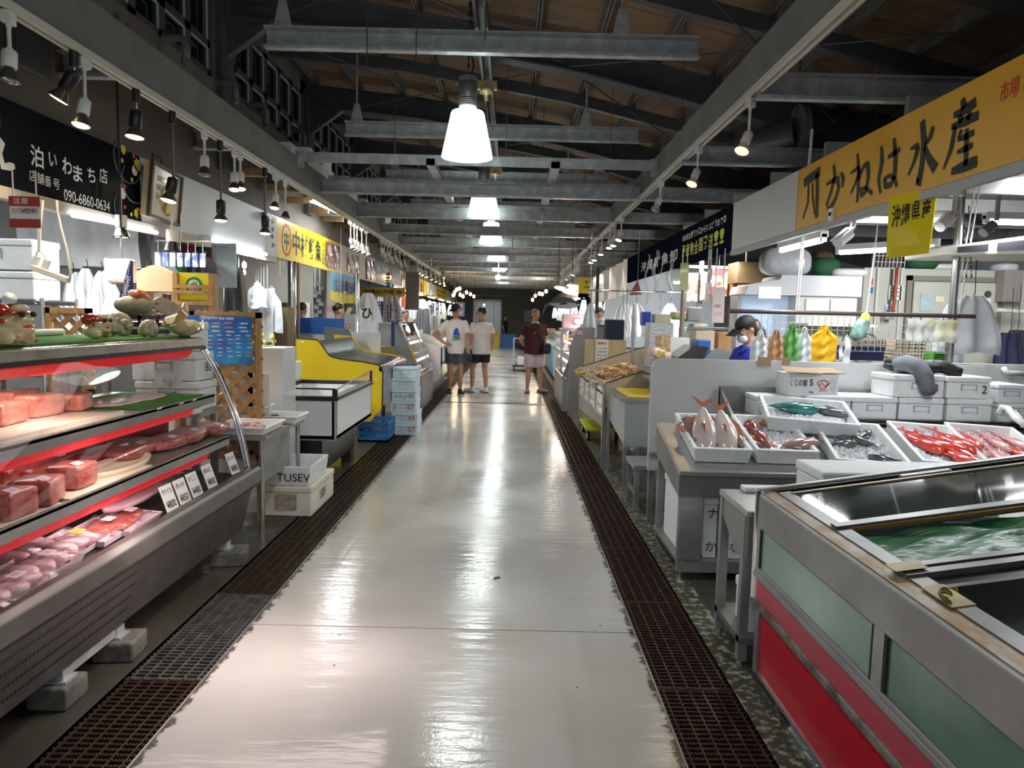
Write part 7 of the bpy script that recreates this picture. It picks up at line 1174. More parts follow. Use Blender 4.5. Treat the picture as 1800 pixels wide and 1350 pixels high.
for i,(px0,py0,px1,py1,y,m,lab) in enumerate(((1347,420,1432,470,8.15,M('wrapped_grey',(.50,.52,.53),.25,col2=(.6,.62,.63),sc=6,bump=.5,bsc=16),'grey plastic-wrapped bundle on the loft above the fridge'),(1434,447,1485,482,8.2,M('green_net',(.01,.09,.03),.7,bump=.6,bsc=40),'dark green net bundle on the loft'),(1600,440,1662,472,8.6,M('green_net',(.01,.09,.03),.7),'larger dark green net bundle above the cold room'),(1643,460,1688,472,8.6,bagw,'whitish plastic bundle above the cold room door'),(1690,472,1755,474,8.6,M('blue_sheet',(.10,.2,.5),.6),'folded blue sheet above the cold room'),(1765,458,1800,474,8.6,bagw,'whitish plastic bundle at the right edge above the cabinet'),(1467,468,1530,483,8.15,paper,'white folded papers on the fridge top'),(1432,430,1475,478,8.4,M('brown_board',(.10,.06,.04),.7),'dark brown board leaning on the loft'))):
    p=at(px0,py1,'y',y);q=at(px1,py0,'y',y); b=B(); sup(b,((p.x+q.x)/2,y+.17,(2.202 if px0>1520 else 2.062)+(q.z-p.z)/2),((q.x-p.x)/2,.15,(q.z-p.z)/2),0,.6,lump=.07,seed=i+3); one('loft_bundle',b,m,lab,'bundle')
# ================================================================== RIGHT MIDDLE: trolley, crab counter, low tables
t=thing('steel_trolley','boxy steel work table with a yellow cutting board beside the partition','table',(1.2,6.6,0)); obj('body',B().hexa([(1.02,6.2,.40),(1.5,6.2,.40),(1.5,7.0,.40),(1.0,7.0,.52),(1.01,6.2,.80),(1.5,6.2,.80),(1.5,7.05,.80),(.985,7.05,.80)]),M('trolley_steel',(.48,.50,.51),.35,.6,col2=(.42,.44,.45),sc=3),t); obj('table_top',B().box(.97,1.52,6.17,7.08,.80,.83),dsteel,t)
for x,y in ((.995,7.04),(1.03,6.22),(1.48,7.04),(1.48,6.22)): obj('leg',B().box(x-.014,x+.014,y-.014,y+.014,0,.8),steel,t)
one('cutting_board',B().box(1.04,1.5,6.24,6.95,.831,.848),M('board_yellow',(.85,.60,.03),.4),'bright yellow cutting board on the steel work table','cutting board',bev=.004)
def stool(c,sz,h,lab):
    x,y=c;w,d=sz; t=thing('low_table',lab,'table',(x,y,0)); obj('table_top',B().box(x-w/2,x+w/2,y-d/2,y+d/2,h-.03,h),steel,t)
    for a in (-1,1):
        for e in (-1,1): obj('leg',B().box(x+a*(w/2-.03)-.018,x+a*(w/2-.03)+.018,y+e*(d/2-.03)-.018,y+e*(d/2-.03)+.018,0,h-.03),dsteel,t)
    obj('stretcher',B().box(x-w/2+.02,x+w/2-.02,y-d/2+.02,y-d/2+.04,.12,.15).box(x-w/2+.02,x-w/2+.04,y-d/2,y+d/2,.12,.15),dsteel,t); return t
stool((1.22,5.72),(.46,.42),.37,'low stainless table in front of the boxy work table'); stool((1.55,6.0),(.5,.3),.30,'lower stainless table behind the first low one')
# crab counter
cp=M('beige_inside',(.56,.47,.34),.5,col2=(.50,.42,.30),sc=3); t=thing('crab_counter','steel framed counter with high beige sides displaying crabs','display counter',(1.4,8.4,0)); X0,X1,Y0,Y1=.955,1.92,7.2,9.7
obj('end_panel',B().prism([(X0,.86),(X1,1.19),(X1,.62),(X0,.62)],'y',Y0-.012,Y0+.012),M('panel_tan',(.55,.44,.27),.5,col2=(.50,.39,.24),sc=2),t); obj('end_panel',B().prism([(X0,.86),(X1,1.19),(X1,.62),(X0,.62)],'y',Y1-.012,Y1+.012),cp,t); b=B().beam((X0,Y0,.865),(X1,Y0,1.195),.03,.012).beam((X0,Y1,.865),(X1,Y1,1.195),.03,.012); obj('dark_rim',b,M('rim_brown',(.10,.06,.05),.4),t); obj('back_panel',B().box(X1,X1+.02,Y0,Y1,.6,1.2),cp,t)
obj('display_bed',B().hexa([(X0,Y0,.74),(X1,Y0,.95),(X1,Y1,.95),(X0,Y1,.74),(X0,Y0,.76),(X1,Y0,.97),(X1,Y1,.97),(X0,Y1,.76)]),steel,t); b=B().box(X0-.02,X0+.025,Y0-.02,Y1+.02,.835,.87).box(X0-.01,X0+.02,Y0,Y1,.60,.625).box(X0-.01,X0+.02,Y0,Y1,.50,.53)
for y in (Y0,7.85,8.5,9.1,Y1): b.box(X0-.012,X0+.02,y-.02,y+.02,.5,.85)
obj('frame',b,steel,t,bev=.005); obj('side_pane',B().box(X0,X0+.006,Y0,Y1,.53,.835),M('clouded_pane',(.55,.60,.62),.2,col2=(.45,.50,.52),sc=2,coat=.4),t); obj('lower_skirt',B().hexa([(X0+.0,Y0,.42),(X0+.02,Y0,.42),(X0+.02,Y1,.30),(X0,Y1,.30),(X0,Y0,.5),(X0+.02,Y0,.5),(X0+.02,Y1,.5),(X0,Y1,.5)]),dsteel,t); obj('underside',B().box(X0+.02,X1,Y0,Y1,.40,.42),dsteel,t)
for x in (X0+.02,X1-.02):
    for y in (Y0+.03,Y1-.03): obj('leg',B().box(x-.025,x+.025,y-.025,y+.025,.0,.6),steel,t)
crm=M('crab_shell',(.42,.10,.03),.35,col2=(.62,.25,.07),sc=18,coat=.4); cry=M('crab_yellow',(.82,.60,.08),.4); crl=M('crab_leg_pale',(.70,.42,.22),.4)
def crab(lab,g):
    t=thing('crab',lab,'crab',(0,0,0),g); obj('shell',B().ell((0,0,.03),(.075,.06,.028),14,8),crm,t); b=B()
    for s in (-1,1):
        for k in range(4): a=-.8+k*.5; b.tube([(s*.05,.04*math.sin(a),.03),(s*.12,.10*math.sin(a)+.0,.05),(s*.17,.15*math.sin(a)-.03,.005)],[.013,.011,.004],6)
    obj('leg',b,crl,t); b=B()
    for s in (-1,1): b.tube([(s*.05,-.05,.03),(s*.09,-.10,.035),(s*.05,-.14,.03)],[.014,.018,.022],7).ell((s*.03,-.165,.03),(.018,.035,.014),8,6)
    obj('claw',b,cry,t); return t
cr0=crab('orange-brown crab with yellow claws lying among the others on the crab counter','crabs on the counter'); rr=random.Random(11); k=0
for j in range(7):
    for i in range(3):
        o=cr0 if k==0 else dup(cr0); x=1.06+i*.21+rr.uniform(-.04,.04); y=7.45+j*.33+rr.uniform(-.06,.06); o.location=(x,y,.765+(x-.955)*.218+rr.uniform(.0,.015)); o.rotation_euler=(0,-.21,rr.uniform(0,6.3)); k+=1
t=thing('yellow_dolly','lime yellow wheeled dolly under the far leg of the crab counter','dolly',(1.1,9.2,0)); obj('deck',B().box(.955,1.4,8.75,9.6,.13,.17),M('lime_plastic',(.62,.66,.03),.5),t,bev=.01); b=B()
for x in (1.0,1.35):
    for y in (8.85,9.5): b.cyl((x-.018,y,.055),(x+.018,y,.055),.055,n=16)
obj('wheel',b,blackm,t); b=B()
for y in (8.85,9.5): b.cyl((.978,y,.055),(.982,y,.055),.032,n=12)
obj('hub',b,plas,t)
# boards beyond
p=at(1027,640,'y',10.4);q=at(1101,598,'y',10.4); bd=one('yellow_board',B().box(p.x,q.x,10.4,10.43,.0,q.z),pine,'pale yellow plywood board standing beyond the crab counter','board'); b,p,q=sheet(1046,597,1070,637,10.38,.004); t=thing('price_sheet','white price sheet with red heading hung on the yellow board','sign',p); obj('sheet',b,paper,t); bb=B(); XT(bb,'熱帯代',1050,601,1067,606,10.375,.01); obj('red_lettering',bb,inkr,t); bb=B()
for k in range(4): XT(bb,['ヒレ付 500円','三枚卸し 800円','煮付け用','からあげ 500円'][k],1049,611+6*k,1067,614+6*k,10.376,.0)
obj('lettering',bb,ink,t)
p=at(1000,640,'y',11);q=at(1046,576,'y',11); one('grey_screen',B().prism([(p.x,.0),(q.x,.0),(q.x,q.z),(p.x+.12,q.z),(p.x,q.z-.3)],'y',11,11.03),M('screen_grey',(.34,.33,.33),.4,.3),'grey slanted screen left of the yellow board','screen'); b,p,q=sheet(1014,581,1024,588,10.985,.004); one('pink_note',b,M('note_pink',(.85,.5,.55),.5),'small pink price note stuck on the grey screen','note')
struct('floor_plinth',B().box(1.0,1.05,10.9,11.2,0,.02),dsteel)
# slanted glass display with strip lights, right
def leancase(c,L,w,h,lab,lean,m,s=1):
    """counter with a tall leaning glass front facing the aisle; s=1 right side, -1 left side"""
    x,y=c; t=thing('glass_display',lab,'display case',(x,y,0)); obj('base',B().box(min(x,x+s*w),max(x,x+s*w),y,y+L,.0,.55),M('case_base',(.30,.30,.30),.4,.4),t); X=lambda k:x+s*k
    obj('frame',B().beam((X(0),y,.55),(X(lean),y,h),.03,.03).beam((X(0),y+L,.55),(X(lean),y+L,h),.03,.03).beam((X(lean),y,h),(X(lean),y+L,h),.03,.03).beam((X(w),y,.55),(X(w),y,h),.03,.03).beam((X(lean),y,h),(X(w),y,h),.03,.03).beam((X(0),y,.56),(X(0),y+L,.56),.04,.04),chrome,t)
    obj('front_glass',B().add([(X(0),y,.56),(X(0),y+L,.56),(X(lean),y+L,h),(X(lean),y,h)],[(0,1,2,3)],False),cgl,t); obj('side_panel',B().add([(X(0.02),y+.005,.56),(X(w),y+.005,.56),(X(w),y+.005,h),(X(lean),y+.005,h)],[(0,1,2,3)],False),m,t); b=B()
    for k in (.25,.6): b.cyl((X(lean*k+.05),y+.1,.56+(h-.56)*k),(X(lean*k+.05),y+L-.1,.56+(h-.56)*k),.02,n=8)
    obj('strip_light',b,M('pink_tube',(1,.8,.85),.5,em=(1,.72,.78),es=5),t); b=B()
    for k in (0,.35,.65): b.box(min(X(lean*k+.06),X(w-.02)),max(X(lean*k+.06),X(w-.02)),y+.05,y+L-.05,.57+(h-.56)*k,.585+(h-.56)*k)
    obj('shelf',b,steel,t); lamp('POINT','case_glow',(X(w*.5),y+L/2,h-.1),10,(1,.75,.78),.1); return t
leancase((.86,11.6),2.2,.8,1.42,'leaning glass display glowing pink on the right of the aisle',.28,M('clouded_side',(.30,.31,.31),.2,.2)); leancase((-1.42,11.4),1.6,.7,1.38,'leaning glass display with chrome trim on the left of the aisle',.36,M('film_grey',(.26,.28,.30),.25,col2=(.34,.36,.38),sc=3,bump=.6,bsc=6),-1)
p=at(640,640,'y',11.0); t=thing('carton','brown carton with a loose clear film behind the yellow-sided counter','box',(-2.2,11.1,.0)); obj('carton',B().box(*[at(640,600,'y',11.).x,at(690,600,'y',11.).x],11.0,11.35,.75,1.02),card,t); obj('stand',B().box(-2.4,-1.85,11.0,11.4,0,.75),white,t)
one('blue_pole',B().cyl((at(691,620,'y',11.2).x,11.2,.75),(at(691,570,'y',11.2).x,11.2,1.42),.03,n=10).cyl((at(691,620,'y',11.2).x,11.2,0),(at(691,620,'y',11.2).x,11.2,.75),.03,n=10),M('pole_navy',(.01,.03,.14),.4),'dark blue pole standing by the leaning left display','pole')
t=thing('white_case','white counter with an open glass front past the leaning left display','display case',(-1.5,14,0)); x0,x1=-1.95,-1.28; cw=M('case_white',(.66,.66,.62),.4); obj('body',B().prism([(x0,.30),(x1-.1,.30),(x1,.62),(x1,.92),(x0,1.10)],'y',13.2,13.24).prism([(x0,.30),(x1-.1,.30),(x1,.42),(x0,.5)],'y',13.24,16).box(x0,x0+.04,13.24,16,.3,1.1),cw,t); obj('top',B().hexa([(x0,13.2,1.10),(x1,13.2,.92),(x1,16,.92),(x0,16,1.10),(x0,13.2,1.12),(x1,13.2,.94),(x1,16,.94),(x0,16,1.12)]),cw,t); obj('frame',B().box(x1-.02,x1+.01,13.2,16,.62,.65).box(x1-.02,x1+.01,13.2,13.23,.4,.93).box(x1-.02,x1+.01,14.6,14.63,.4,.93),dsteel,t); obj('plinth',B().box(x0+.1,x1-.2,13.3,15.9,0,.3),black,t)
# hanging fish sign, right
p=at(990,534,'y',13.2); t=thing('tuna_sign','grey and white tuna-shaped sign hanging over the right stalls','sign',p); F=[(-.40,-.03),(-.33,.0),(-.2,.10),(-.02,.15),(.15,.13),(.30,.06),(.38,.0),(.30,-.07),(.12,-.11),(-.08,-.10),(-.25,-.04),(-.34,-.06),(-.46,-.30),(-.43,-.12)]
P=[p+V((a*.85,0,c_*.85)) for a,c_ in F]; obj('plate',B().slab(P,(0,.02,0)),M('tuna_dark',(.05,.06,.07),.4),t); F2=[(-.33,-.0),(-.1,.02),(.1,.03),(.26,.02),(.37,-.005),(.30,-.07),(.12,-.11),(-.08,-.10),(-.25,-.04)]; obj('belly',B().slab([p+V((a*.85,-.004,c_*.85)) for a,c_ in F2],(0,-.004,0)),M('tuna_grey',(.34,.38,.40),.4),t); obj('fin_mark',B().slab([p+V((a,-.01,c_)) for a,c_ in ((.02,.03),(.1,.0),(-.04,-.02),(-.08,.0))],(0,-.003,0)),ink,t); obj('eye',B().cyl(p+V((.25,-.006,.01)),p+V((.25,-.014,.01)),.018,n=12),ink,t); obj('cord',B().cyl(p+V((-.1,.01,.1)),p+V((-.1,.01,1.2)),.006,n=5).cyl(p+V((.15,.01,.1)),p+V((.15,.01,1.2)),.006,n=5),blackm,t)
# ================================================================== RIGHT STALL 2 interior
for i,(px0,py0,px1,py1,m1,m2,lab) in enumerate(((1207,480,1228,530,(.75,.72,.74),(.62,.16,.08),'food photo panel with orange dish, leftmost of the lit row'),(1230,478,1246,528,(.8,.78,.76),(.6,.05,.08),'food photo panel with red characters, second of the lit row'),(1250,474,1280,520,(.62,.08,.10),(.8,.72,.35),'food photo panel with pink fish, third of the lit row'),(1283,468,1297,515,(.72,.20,.03),(.8,.55,.06),'food photo panel of orange prawns, fourth of the lit row'),(1297,490,1310,518,(.45,.08,.08),(.8,.6,.3),'small food photo panel at the end of the lit row'))):
    b,p,q=sheet(px0,py0,px1,py1,9.2,.03); one('photo_panel',b,M('panel_photo%d'%i,m1,.3,col2=m2,sc=4.5,lo=.47,hi=.53,em=m1,es=.12),lab,'photograph')
one('panel_rail',B().box(at(1200,530,'y',9.25).x,at(1312,530,'y',9.25).x,9.24,9.3,2.2,2.24).cyl((3.0,9.27,2.24),(3.0,9.27,2.86),.01,n=5).box(2.4,2.46,9.26,9.3,1.5,2.3).box(2.9,2.96,9.26,9.3,1.5,2.3),dsteel,'rail behind the lit food photo panels','rail'); lamp('AREA','panel_light',(2.6,9.0,2.45),30,(1,.93,.85),.1,1.2,aim=(2.6,9.3,1.8))
brb=M('brown_carton',(.16,.11,.05),.7); one('brown_carton',B().box(*[at(1297,480,'y',8.6).x,at(1347,480,'y',8.6).x],8.6,9.0,at(1300,497,'y',8.6).z,at(1300,460,'y',8.6).z).box(2.75,2.79,8.9,8.95,0,2.2),brb,'brown carton with opened flaps above the fridge left end','box')
for i,(px,pyt,pyb,w,y,m,lab) in enumerate(((1263,505,567,24,7.3,'p','pale pink paper sheet with red handwriting hanging under the navy sign'),(1203,462,510,17,7.4,'y','yellow-green card hanging in film under the navy sign'),(1247,456,497,9,7.4,'r','red label strip hanging in clear film under the navy sign'),(1245,497,533,13,7.35,'c','clear bag of food bits hanging below the red label strip'))):
    hw=w/2; b,p,q=sheet(px-hw,pyt,px+hw,pyb,y,.004); t=thing('hanging_card',lab,'card',p); obj('sheet',b,{'p':M('sheet_pink',(.66,.56,.53),.6),'y':M('card_olive',(.50,.47,.14),.3,coat=.4),'r':M('strip_red',(.42,.04,.06),.3,coat=.4),'c':M('snack_bag',(.65,.5,.35),.25,alpha=.8,col2=(.8,.78,.75),sc=20)}[m],t); obj('hanger',B().cyl((p.x+.02,y,q.z),(p.x+.02,y,2.26),.006,n=5).cyl((q.x-.02,y,q.z),(q.x-.02,y,2.26),.006,n=5),rope,t)
    if m=='p': bb=B(); XT(bb,'1枚',px-8,535,px+4,541,y,.0); XT(bb,'こちら',px-8,549,px+5,555,y,.0); obj('red_lettering',bb,inkr,t)
for i,(px,pyt,pyb,w,lab) in enumerate(((1137,470,535,6,'first clear streamer bag under the navy sign'),(1152,462,512,8,'second clear streamer with a dark label under the navy sign'),(1160,475,545,5,'long thin clear streamer under the navy sign'),(1177,480,520,8,'clear bag with a round mark under the navy sign'))): b,p,q=sheet(px-w/2,pyt,px+w/2,pyb,8.4+i*.3,.02); one('clear_streamer',B().grid(lambda u,v:(p.x+(q.x-p.x)*u+.02*math.sin(v*9),p.y+.03*math.sin(u*6+v*4),p.z+(q.z-p.z+.15)*v),6,14),M('streamer_clear',(.75,.74,.72),.15,alpha=.45),lab,'streamer','clear streamers under the navy sign')
p=at(1114,505,'y',12); one('red_pennant',B().slab([at(1121,492,'y',12),at(1128,518,'y',12),at(1106,519,'y',12)],(0,.01,0)),M('pennant_red',(.32,.04,.02),.5,col2=(.08,.03,.02),sc=8),'dark red triangular pennant under the end of the navy sign','pennant'); one('pennant_cord',B().cyl((at(1121,492,'y',12).x,12,at(1121,492,'y',12).z),(at(1121,492,'y',12).x,12,3.0),.005,n=4),rope,'cord holding the red pennant','cord')
# counter behind the partition (left of the masked worker)
one('work_counter',B().box(1.35,3.2,6.9,7.6,1.0,1.05).box(1.4,1.44,6.95,7.0,0,1.0).box(3.1,3.14,6.95,7.0,0,1.0).box(1.4,1.44,7.5,7.55,0,1.0).box(3.1,3.14,7.5,7.55,0,1.0).box(1.4,3.1,6.95,6.97,.4,1.0),steel,'work counter behind the white partition','counter')
p=at(1183,630,'y',6.6); t=thing('glass_food_case','low curved glass food case behind the white partition','display case',(1.6,6.6,1.0)); x0,x1=at(1183,620,'y',6.6).x,at(1287,620,'y',6.6).x; z0=1.06; obj('dark_hood',B().prism([(x0,z0),(x0+.05,z0+.12),(x0+.2,z0+.23),(x0+.33,z0+.22),(x0+.28,z0+.1),(x0+.25,z0)],'y',6.6,7.3),M('hood_smoke',(.05,.045,.04),.12,coat=.5),t); obj('side_plate',B().prism([(x0+.24,z0),(x0+.28,z0+.1),(x0+.35,z0+.19),(x0+.42,z0+.21),(x1,z0+.19),(x1,z0)],'y',6.58,6.62),M('plate_grey',(.40,.42,.41),.4),t); obj('case_bed',B().box(x0,x1,6.6,7.3,z0-.01,z0+.04),steel,t); lumps('fried_food','fried golden food inside the low curved glass case',(x0+.12,6.75,z0+.06),(.1,.1,.02),M('fried_gold',(.60,.32,.08),.5,col2=(.4,.18,.04),sc=20),26,'food',kind='stuff')
for i,(px0,py0,px1,py1,y,m,lab) in enumerate(((1225,598,1250,612,6.9,M('box_blue',(.03,.14,.45),.4),'blue tray on the counter behind the glass food case'),(1222,582,1257,600,7.2,M('box_tan',(.66,.52,.34),.6),'tan box with a dark green lid behind the counter'),(1262,584,1287,597,7.3,wood,'stack of brown paper trays left of the masked worker'),(1175,594,1213,604,7.0,paper,'row of small white paper bags on the counter'),(1140,568,1184,600,8.2,M('hammered_foil',(.50,.52,.53),.35,.5,col2=(.66,.68,.69),sc=40,bump=.8,bsc=60),'two hammered silver panels behind the crab counter'),(1160,589,1180,612,6.95,M('snack_tan',(.50,.28,.12),.4,col2=(.7,.55,.35),sc=25),'clear packs of brown snacks stacked on the counter'))):
    b,p,q=sheet(px0,py0,px1,py1,y,.25); z0_=1.05 if i!=4 else .9; b=B().box(p.x,q.x,y,y+.25,z0_+.002,q.z); one('counter_box',b,m,lab,'box',bev=.01)
for k in range(3): p=at(1150+9*k,618+4*k,'y',6.4); t=thing('snack_pack',['pink-labelled snack pack leaning at the crab counter end','golden snack pack leaning beside the pink-labelled one','golden snack pack nearest the white partition corner'][k],'snack pack',p); b=B(); sup(b,p,(.06,.05,.045),.4,.6,lump=.1,seed=k); obj('wrapper',b,M('snack_gold%d'%k,[(.75,.5,.45),(.66,.38,.10),(.60,.34,.10)][k],.3,col2=(.8,.7,.55),sc=16,coat=.4),t); obj('label',B().ob(p+V((-.02,-.05,.01)),(.05,.004,.035)),M('label_orange',(.85,.5,.08),.5),t)
one('snack_ledge',B().box(1.25,1.62,6.28,6.7,.98,1.0).box(1.3,1.33,6.6,6.63,.83,.98).box(1.55,1.58,6.6,6.63,.83,.98),dsteel,'small ledge carrying the snack packs','ledge')
for i,(px,pyt,pyb,y,r,m,lab) in enumerate(((1112,540,610,9.0,.02,steel,'grey post behind the crab counter'),(1197,530,600,8.8,.028,M('post_brownish',(.36,.28,.24),.4,.3),'brownish post carrying the photo panels'),(1047,480,600,12.6,.03,M('post_dark',(.04,.03,.03),.4),'thin dark post by the curtain sign'))): p=at(px,pyb,'y',y); one('post',B().cyl((p.x,y,0),(p.x,y,[1.72,1.9,2.43][i]),r,n=10),m,lab,'post')
# back of the second right stall
b,p,q=sheet(1062,522,1120,600,14.8,.04); struct('partition_tiled',B().box(p.x,4.2,14.8,14.84,0,2.6),M('tile_pale',(.55,.62,.64),.3,col2=(.60,.66,.68),sc=3)); fluor((2.55,11.3,2.12),(3.3,10.9,2.15),'fluorescent tube under the red pennant',30); lamp('AREA','stall_fill_light',(3.4,12.4,2.7),70,DAY,.06,1.2,aim=(3.4,12.4,0))
for i,(px,w,lab) in enumerate(((1094,.32,'leftmost white apron hanging in the second right stall'),(1101,.28,'middle white apron hanging in the second right stall'),(1118,.45,'largest white apron hanging in the second right stall'),(1038,.25,'white apron hanging behind the man with the tall strip'),(1178,.4,'long pale cone of cloth hanging right in the second stall'))): hang('hanging_apron',lab,at(px,533,'y',11.5),w,.55,apron,'apron',grp='white aprons in the second right stall',seed=60+i,top=.2,hook=.25)
one('apron_rail',B().cyl((1.2,11.5,1.98),(3.4,11.5,1.98),.014,n=6).cyl((1.25,11.5,1.98),(1.25,11.5,3.0),.008,n=5).cyl((3.3,11.5,1.98),(3.3,11.5,3.0),.008,n=5),chrome,'rail holding the white aprons of the second right stall','rail')
for i,(px0,py0,px1,py1,m,lab) in enumerate(((1130,548,1145,572,M('blue_bin',(.01,.05,.4),.5),'royal blue bin on the back shelf of the second right stall'),(1150,552,1180,572,M('beige_case',(.5,.48,.38),.6),'beige case on the back shelf of the second right stall'),(1065,562,1098,600,M('navy_bag',(.01,.02,.05),.7),'navy bag standing beside the man with the tall strip'),(1185,548,1207,558,M('box_cream',(.62,.52,.38),.6),'cream box on green ones behind the brownish post'),(1187,556,1207,562,M('box_green',(.2,.6,.05),.5),'bright green boxes behind the brownish post'),(1208,540,1235,565,M('panel_grey2',(.30,.31,.33),.4),'grey machine behind the hanging pink sheet'),(1200,575,1218,595,apron,'pale house-shaped bag by the tan box'),(1218,570,1245,590,M('curtain_gold',(.5,.46,.38),.5,col2=(.65,.62,.55),sc=14,stretch=(6,1,.3)),'row of pale hanging bags behind the tan box'))):
    y=10.6 if i<3 else 8.9; b,p,q=sheet(px0,py0,px1,py1,y,.25); one('stall_goods',b,m,lab,'goods',bev=.015)
one('back_shelf',B().box(1.5,3.6,10.55,11.0,1.08,1.12).box(1.55,1.6,10.6,10.65,0,1.08).box(3.5,3.55,10.6,10.65,0,1.08),dsteel,'back shelf of the second right stall','shelf'); one('rear_shelf',B().box(2.2,3.1,8.85,9.2,1.42,1.45).box(2.25,2.28,8.9,8.93,0,1.42).box(3.0,3.03,8.9,8.93,0,1.42),dsteel,'shelf with boxes behind the brownish post','shelf')
# ================================================================== PEOPLE
def cap_(b,p,q,r0,r1,n=12):
    """tapered limb with rounded ends"""
    p=V(p);q=V(q); b.cyl(p,q,r0,r1,n); b.ell(p,(r0,)*3,n,8); b.ell(q,(r1,)*3,n,8); return b
def hand(b,w,d,side,curl=.5,s=1.):
    """palm and five fingers from wrist w along d; side = direction of the thumb"""
    w=V(w);d=V(d).normalized();sd=V(side); sd=(sd-d*sd.dot(d)).normalized(); n=d.cross(sd)
    b.ell(w+d*.045*s,(.022*s,.042*s,.05*s),12,8,rot=d.to_track_quat('Z','Y').to_euler()); 
    for k,(o,l) in enumerate(((.027,.062),(.010,.072),(-.008,.068),(-.025,.052))):
        a=w+d*.08*s+sd*o*s; m=a+(d*math.cos(curl*.6)+n*math.sin(curl*.6))*l*.5*s; e=m+(d*math.cos(curl*1.5)+n*math.sin(curl*1.5))*l*.5*s; b.tube([a,m,e],[.0095*s,.009*s,.0075*s],7)
    a=w+d*.03*s+sd*.03*s; b.tube([a,a+(sd*.7+d*.7)*.03*s,a+(sd*.45+d*.9)*.058*s],[.012*s,.011*s,.009*s],7)
def person(lab,loc,rz,H=1.72,shirt=None,pants=None,shoe=None,arms=None,legs=None,head=(0,0),hairm=hair,hairk='short',skinm=skin,sleeve=.62,plen=.80,fat=1.,vox=.008,long_pants=False,shirt_low=.80):
    """faces -Y before turning by rz; arms/legs: per side (elbow, wrist, hand dir, thumb dir) / (knee, ankle, toe dir)"""
    s=H/1.72; t=thing('person',lab,'person',(0,0,0)); b=B(); q=lambda p:V(p)*s
    tor=[(.86,.150,.105),(.95,.165,.115),(1.05,.152,.108),(1.17,.155,.110),(1.29,.175,.115),(1.37,.165,.100),(1.43,.100,.075),(1.47,.058,.055)]
    b.lathe_ell([(q((0,0.,z)),q((rx*fat,0,0)),q((0,ry*fat,0))) for z,rx,ry in tor],18)
    # head on its neck
    yaw,pit=head; HR=Euler((0,0,yaw)).to_matrix()@Euler((pit,0,0)).to_matrix(); hp=V((0,-.01,1.49)); hq=lambda p:(hp+HR@(V(p)-hp))*s
    cap_(b,q((0,0,1.42)),hq((0,0,1.53)),.056*s,.054*s); he=(HR.to_euler())
    b.ell(hq((0,.005,1.635)),(.076*s,.096*s,.105*s),18,12,rot=he); b.ell(hq((0,-.035,1.565)),(.058*s,.062*s,.075*s),14,9,rot=he); b.ell(hq((0,-.098,1.598)),(.015*s,.022*s,.024*s),8,6,rot=he); b.ell(hq((0,-.088,1.625)),(.010*s,.014*s,.03*s),8,6,rot=he); b.ell(hq((0,-.080,1.525)),(.022*s,.02*s,.016*s),8,6,rot=he)
    for sx in (-1,1): b.ell(hq((sx*.078,.01,1.607)),(.012*s,.022*s,.032*s),8,6,rot=he); b.ell(hq((sx*.035,-.075,1.60)),(.025*s,.016*s,.022*s),8,6,rot=he)
    SH=[V((-.172*fat,0,1.365)),V((.172*fat,0,1.365))]; HI=[V((-.088,0,.90)),V((.088,0,.90))]
    arms=arms or [((-.24,.02,1.10),(-.25,-.05,.86),(0,-.1,-1),(.2,-1,0)),((.24,.02,1.10),(.25,-.05,.86),(0,-.1,-1),(-.2,-1,0))]; legs=legs or [((-.10,-.01,.49),(-.11,.02,.085),(-.15,-1,0)),((.10,-.01,.49),(.11,.02,.085),(.15,-1,0))]
    for i in (0,1):
        el,wr,hd,th=arms[i]; cap_(b,q(SH[i]),q(el),.05*s,.04*s); m=V(el).lerp(V(wr),.3); cap_(b,q(el),q(m),.04*s,.041*s); cap_(b,q(m),q(wr),.040*s,.026*s); hand(b,q(wr),hd,th,.5,s)
        kn,an,to=legs[i]; cap_(b,q(HI[i]),q(kn),.088*s*fat,.056*s); m=V(kn).lerp(V(an),.35)+V((0,.015,0)); cap_(b,q(kn),q(m),.055*s,.056*s); cap_(b,q(m),q(an),.056*s,.034*s); tv=V(to).normalized(); f=V(an)+tv*.07-V((0,0,.045)); b.ell(q(f),(.042*s,.125*s,.036*s),12,8,rot=(0,0,math.atan2(tv.y,tv.x)+PI/2)); 
    obj('body',b,skinm,t,rm=vox)
    # clothes
    if shirt:
        c=B(); lo=[(shirt_low,.185,.14),(.92,.19,.145),(1.05,.185,.14),(1.17,.185,.138),(1.29,.20,.138),(1.36,.185,.118),(1.41,.135,.098),(1.445,.085,.075)]; c.lathe_ell([(q((0,0,z)),q((rx*fat,0,0)),q((0,ry*fat,0))) for z,rx,ry in lo],20)
        for i in (0,1): el=V(arms[i][0]); e=SH[i].lerp(el,sleeve); cap_(c,q(SH[i]+V((0,0,.004))),q(SH[i].lerp(el,.3)),.064*s,.069*s); c.cyl(q(SH[i].lerp(el,.2)),q(e),.068*s,.082*s,14)
        obj('shirt',c,shirt,t,rm=vox*1.3)
    if pants:
        c=B(); c.lathe_ell([(q((0,0,z)),q((rx*fat,0,0)),q((0,ry*fat,0))) for z,rx,ry in ((.82,.16,.12),(.90,.178,.13),(1.0,.165,.118))],18)
        for i in (0,1):
            kn,an,_=legs[i]; e=HI[i].lerp(V(kn),plen); c.cyl(q(HI[i]),q(e),.105*s*fat,.098*s*fat,14); c.ell(q(HI[i]),(.105*s*fat,)*3,14,8)
            if long_pants: c.cyl(q(kn),q(an),.075*s,.06*s,12)
        obj('shorts' if not long_pants else 'trousers',c,pants,t,rm=vox*1.3)
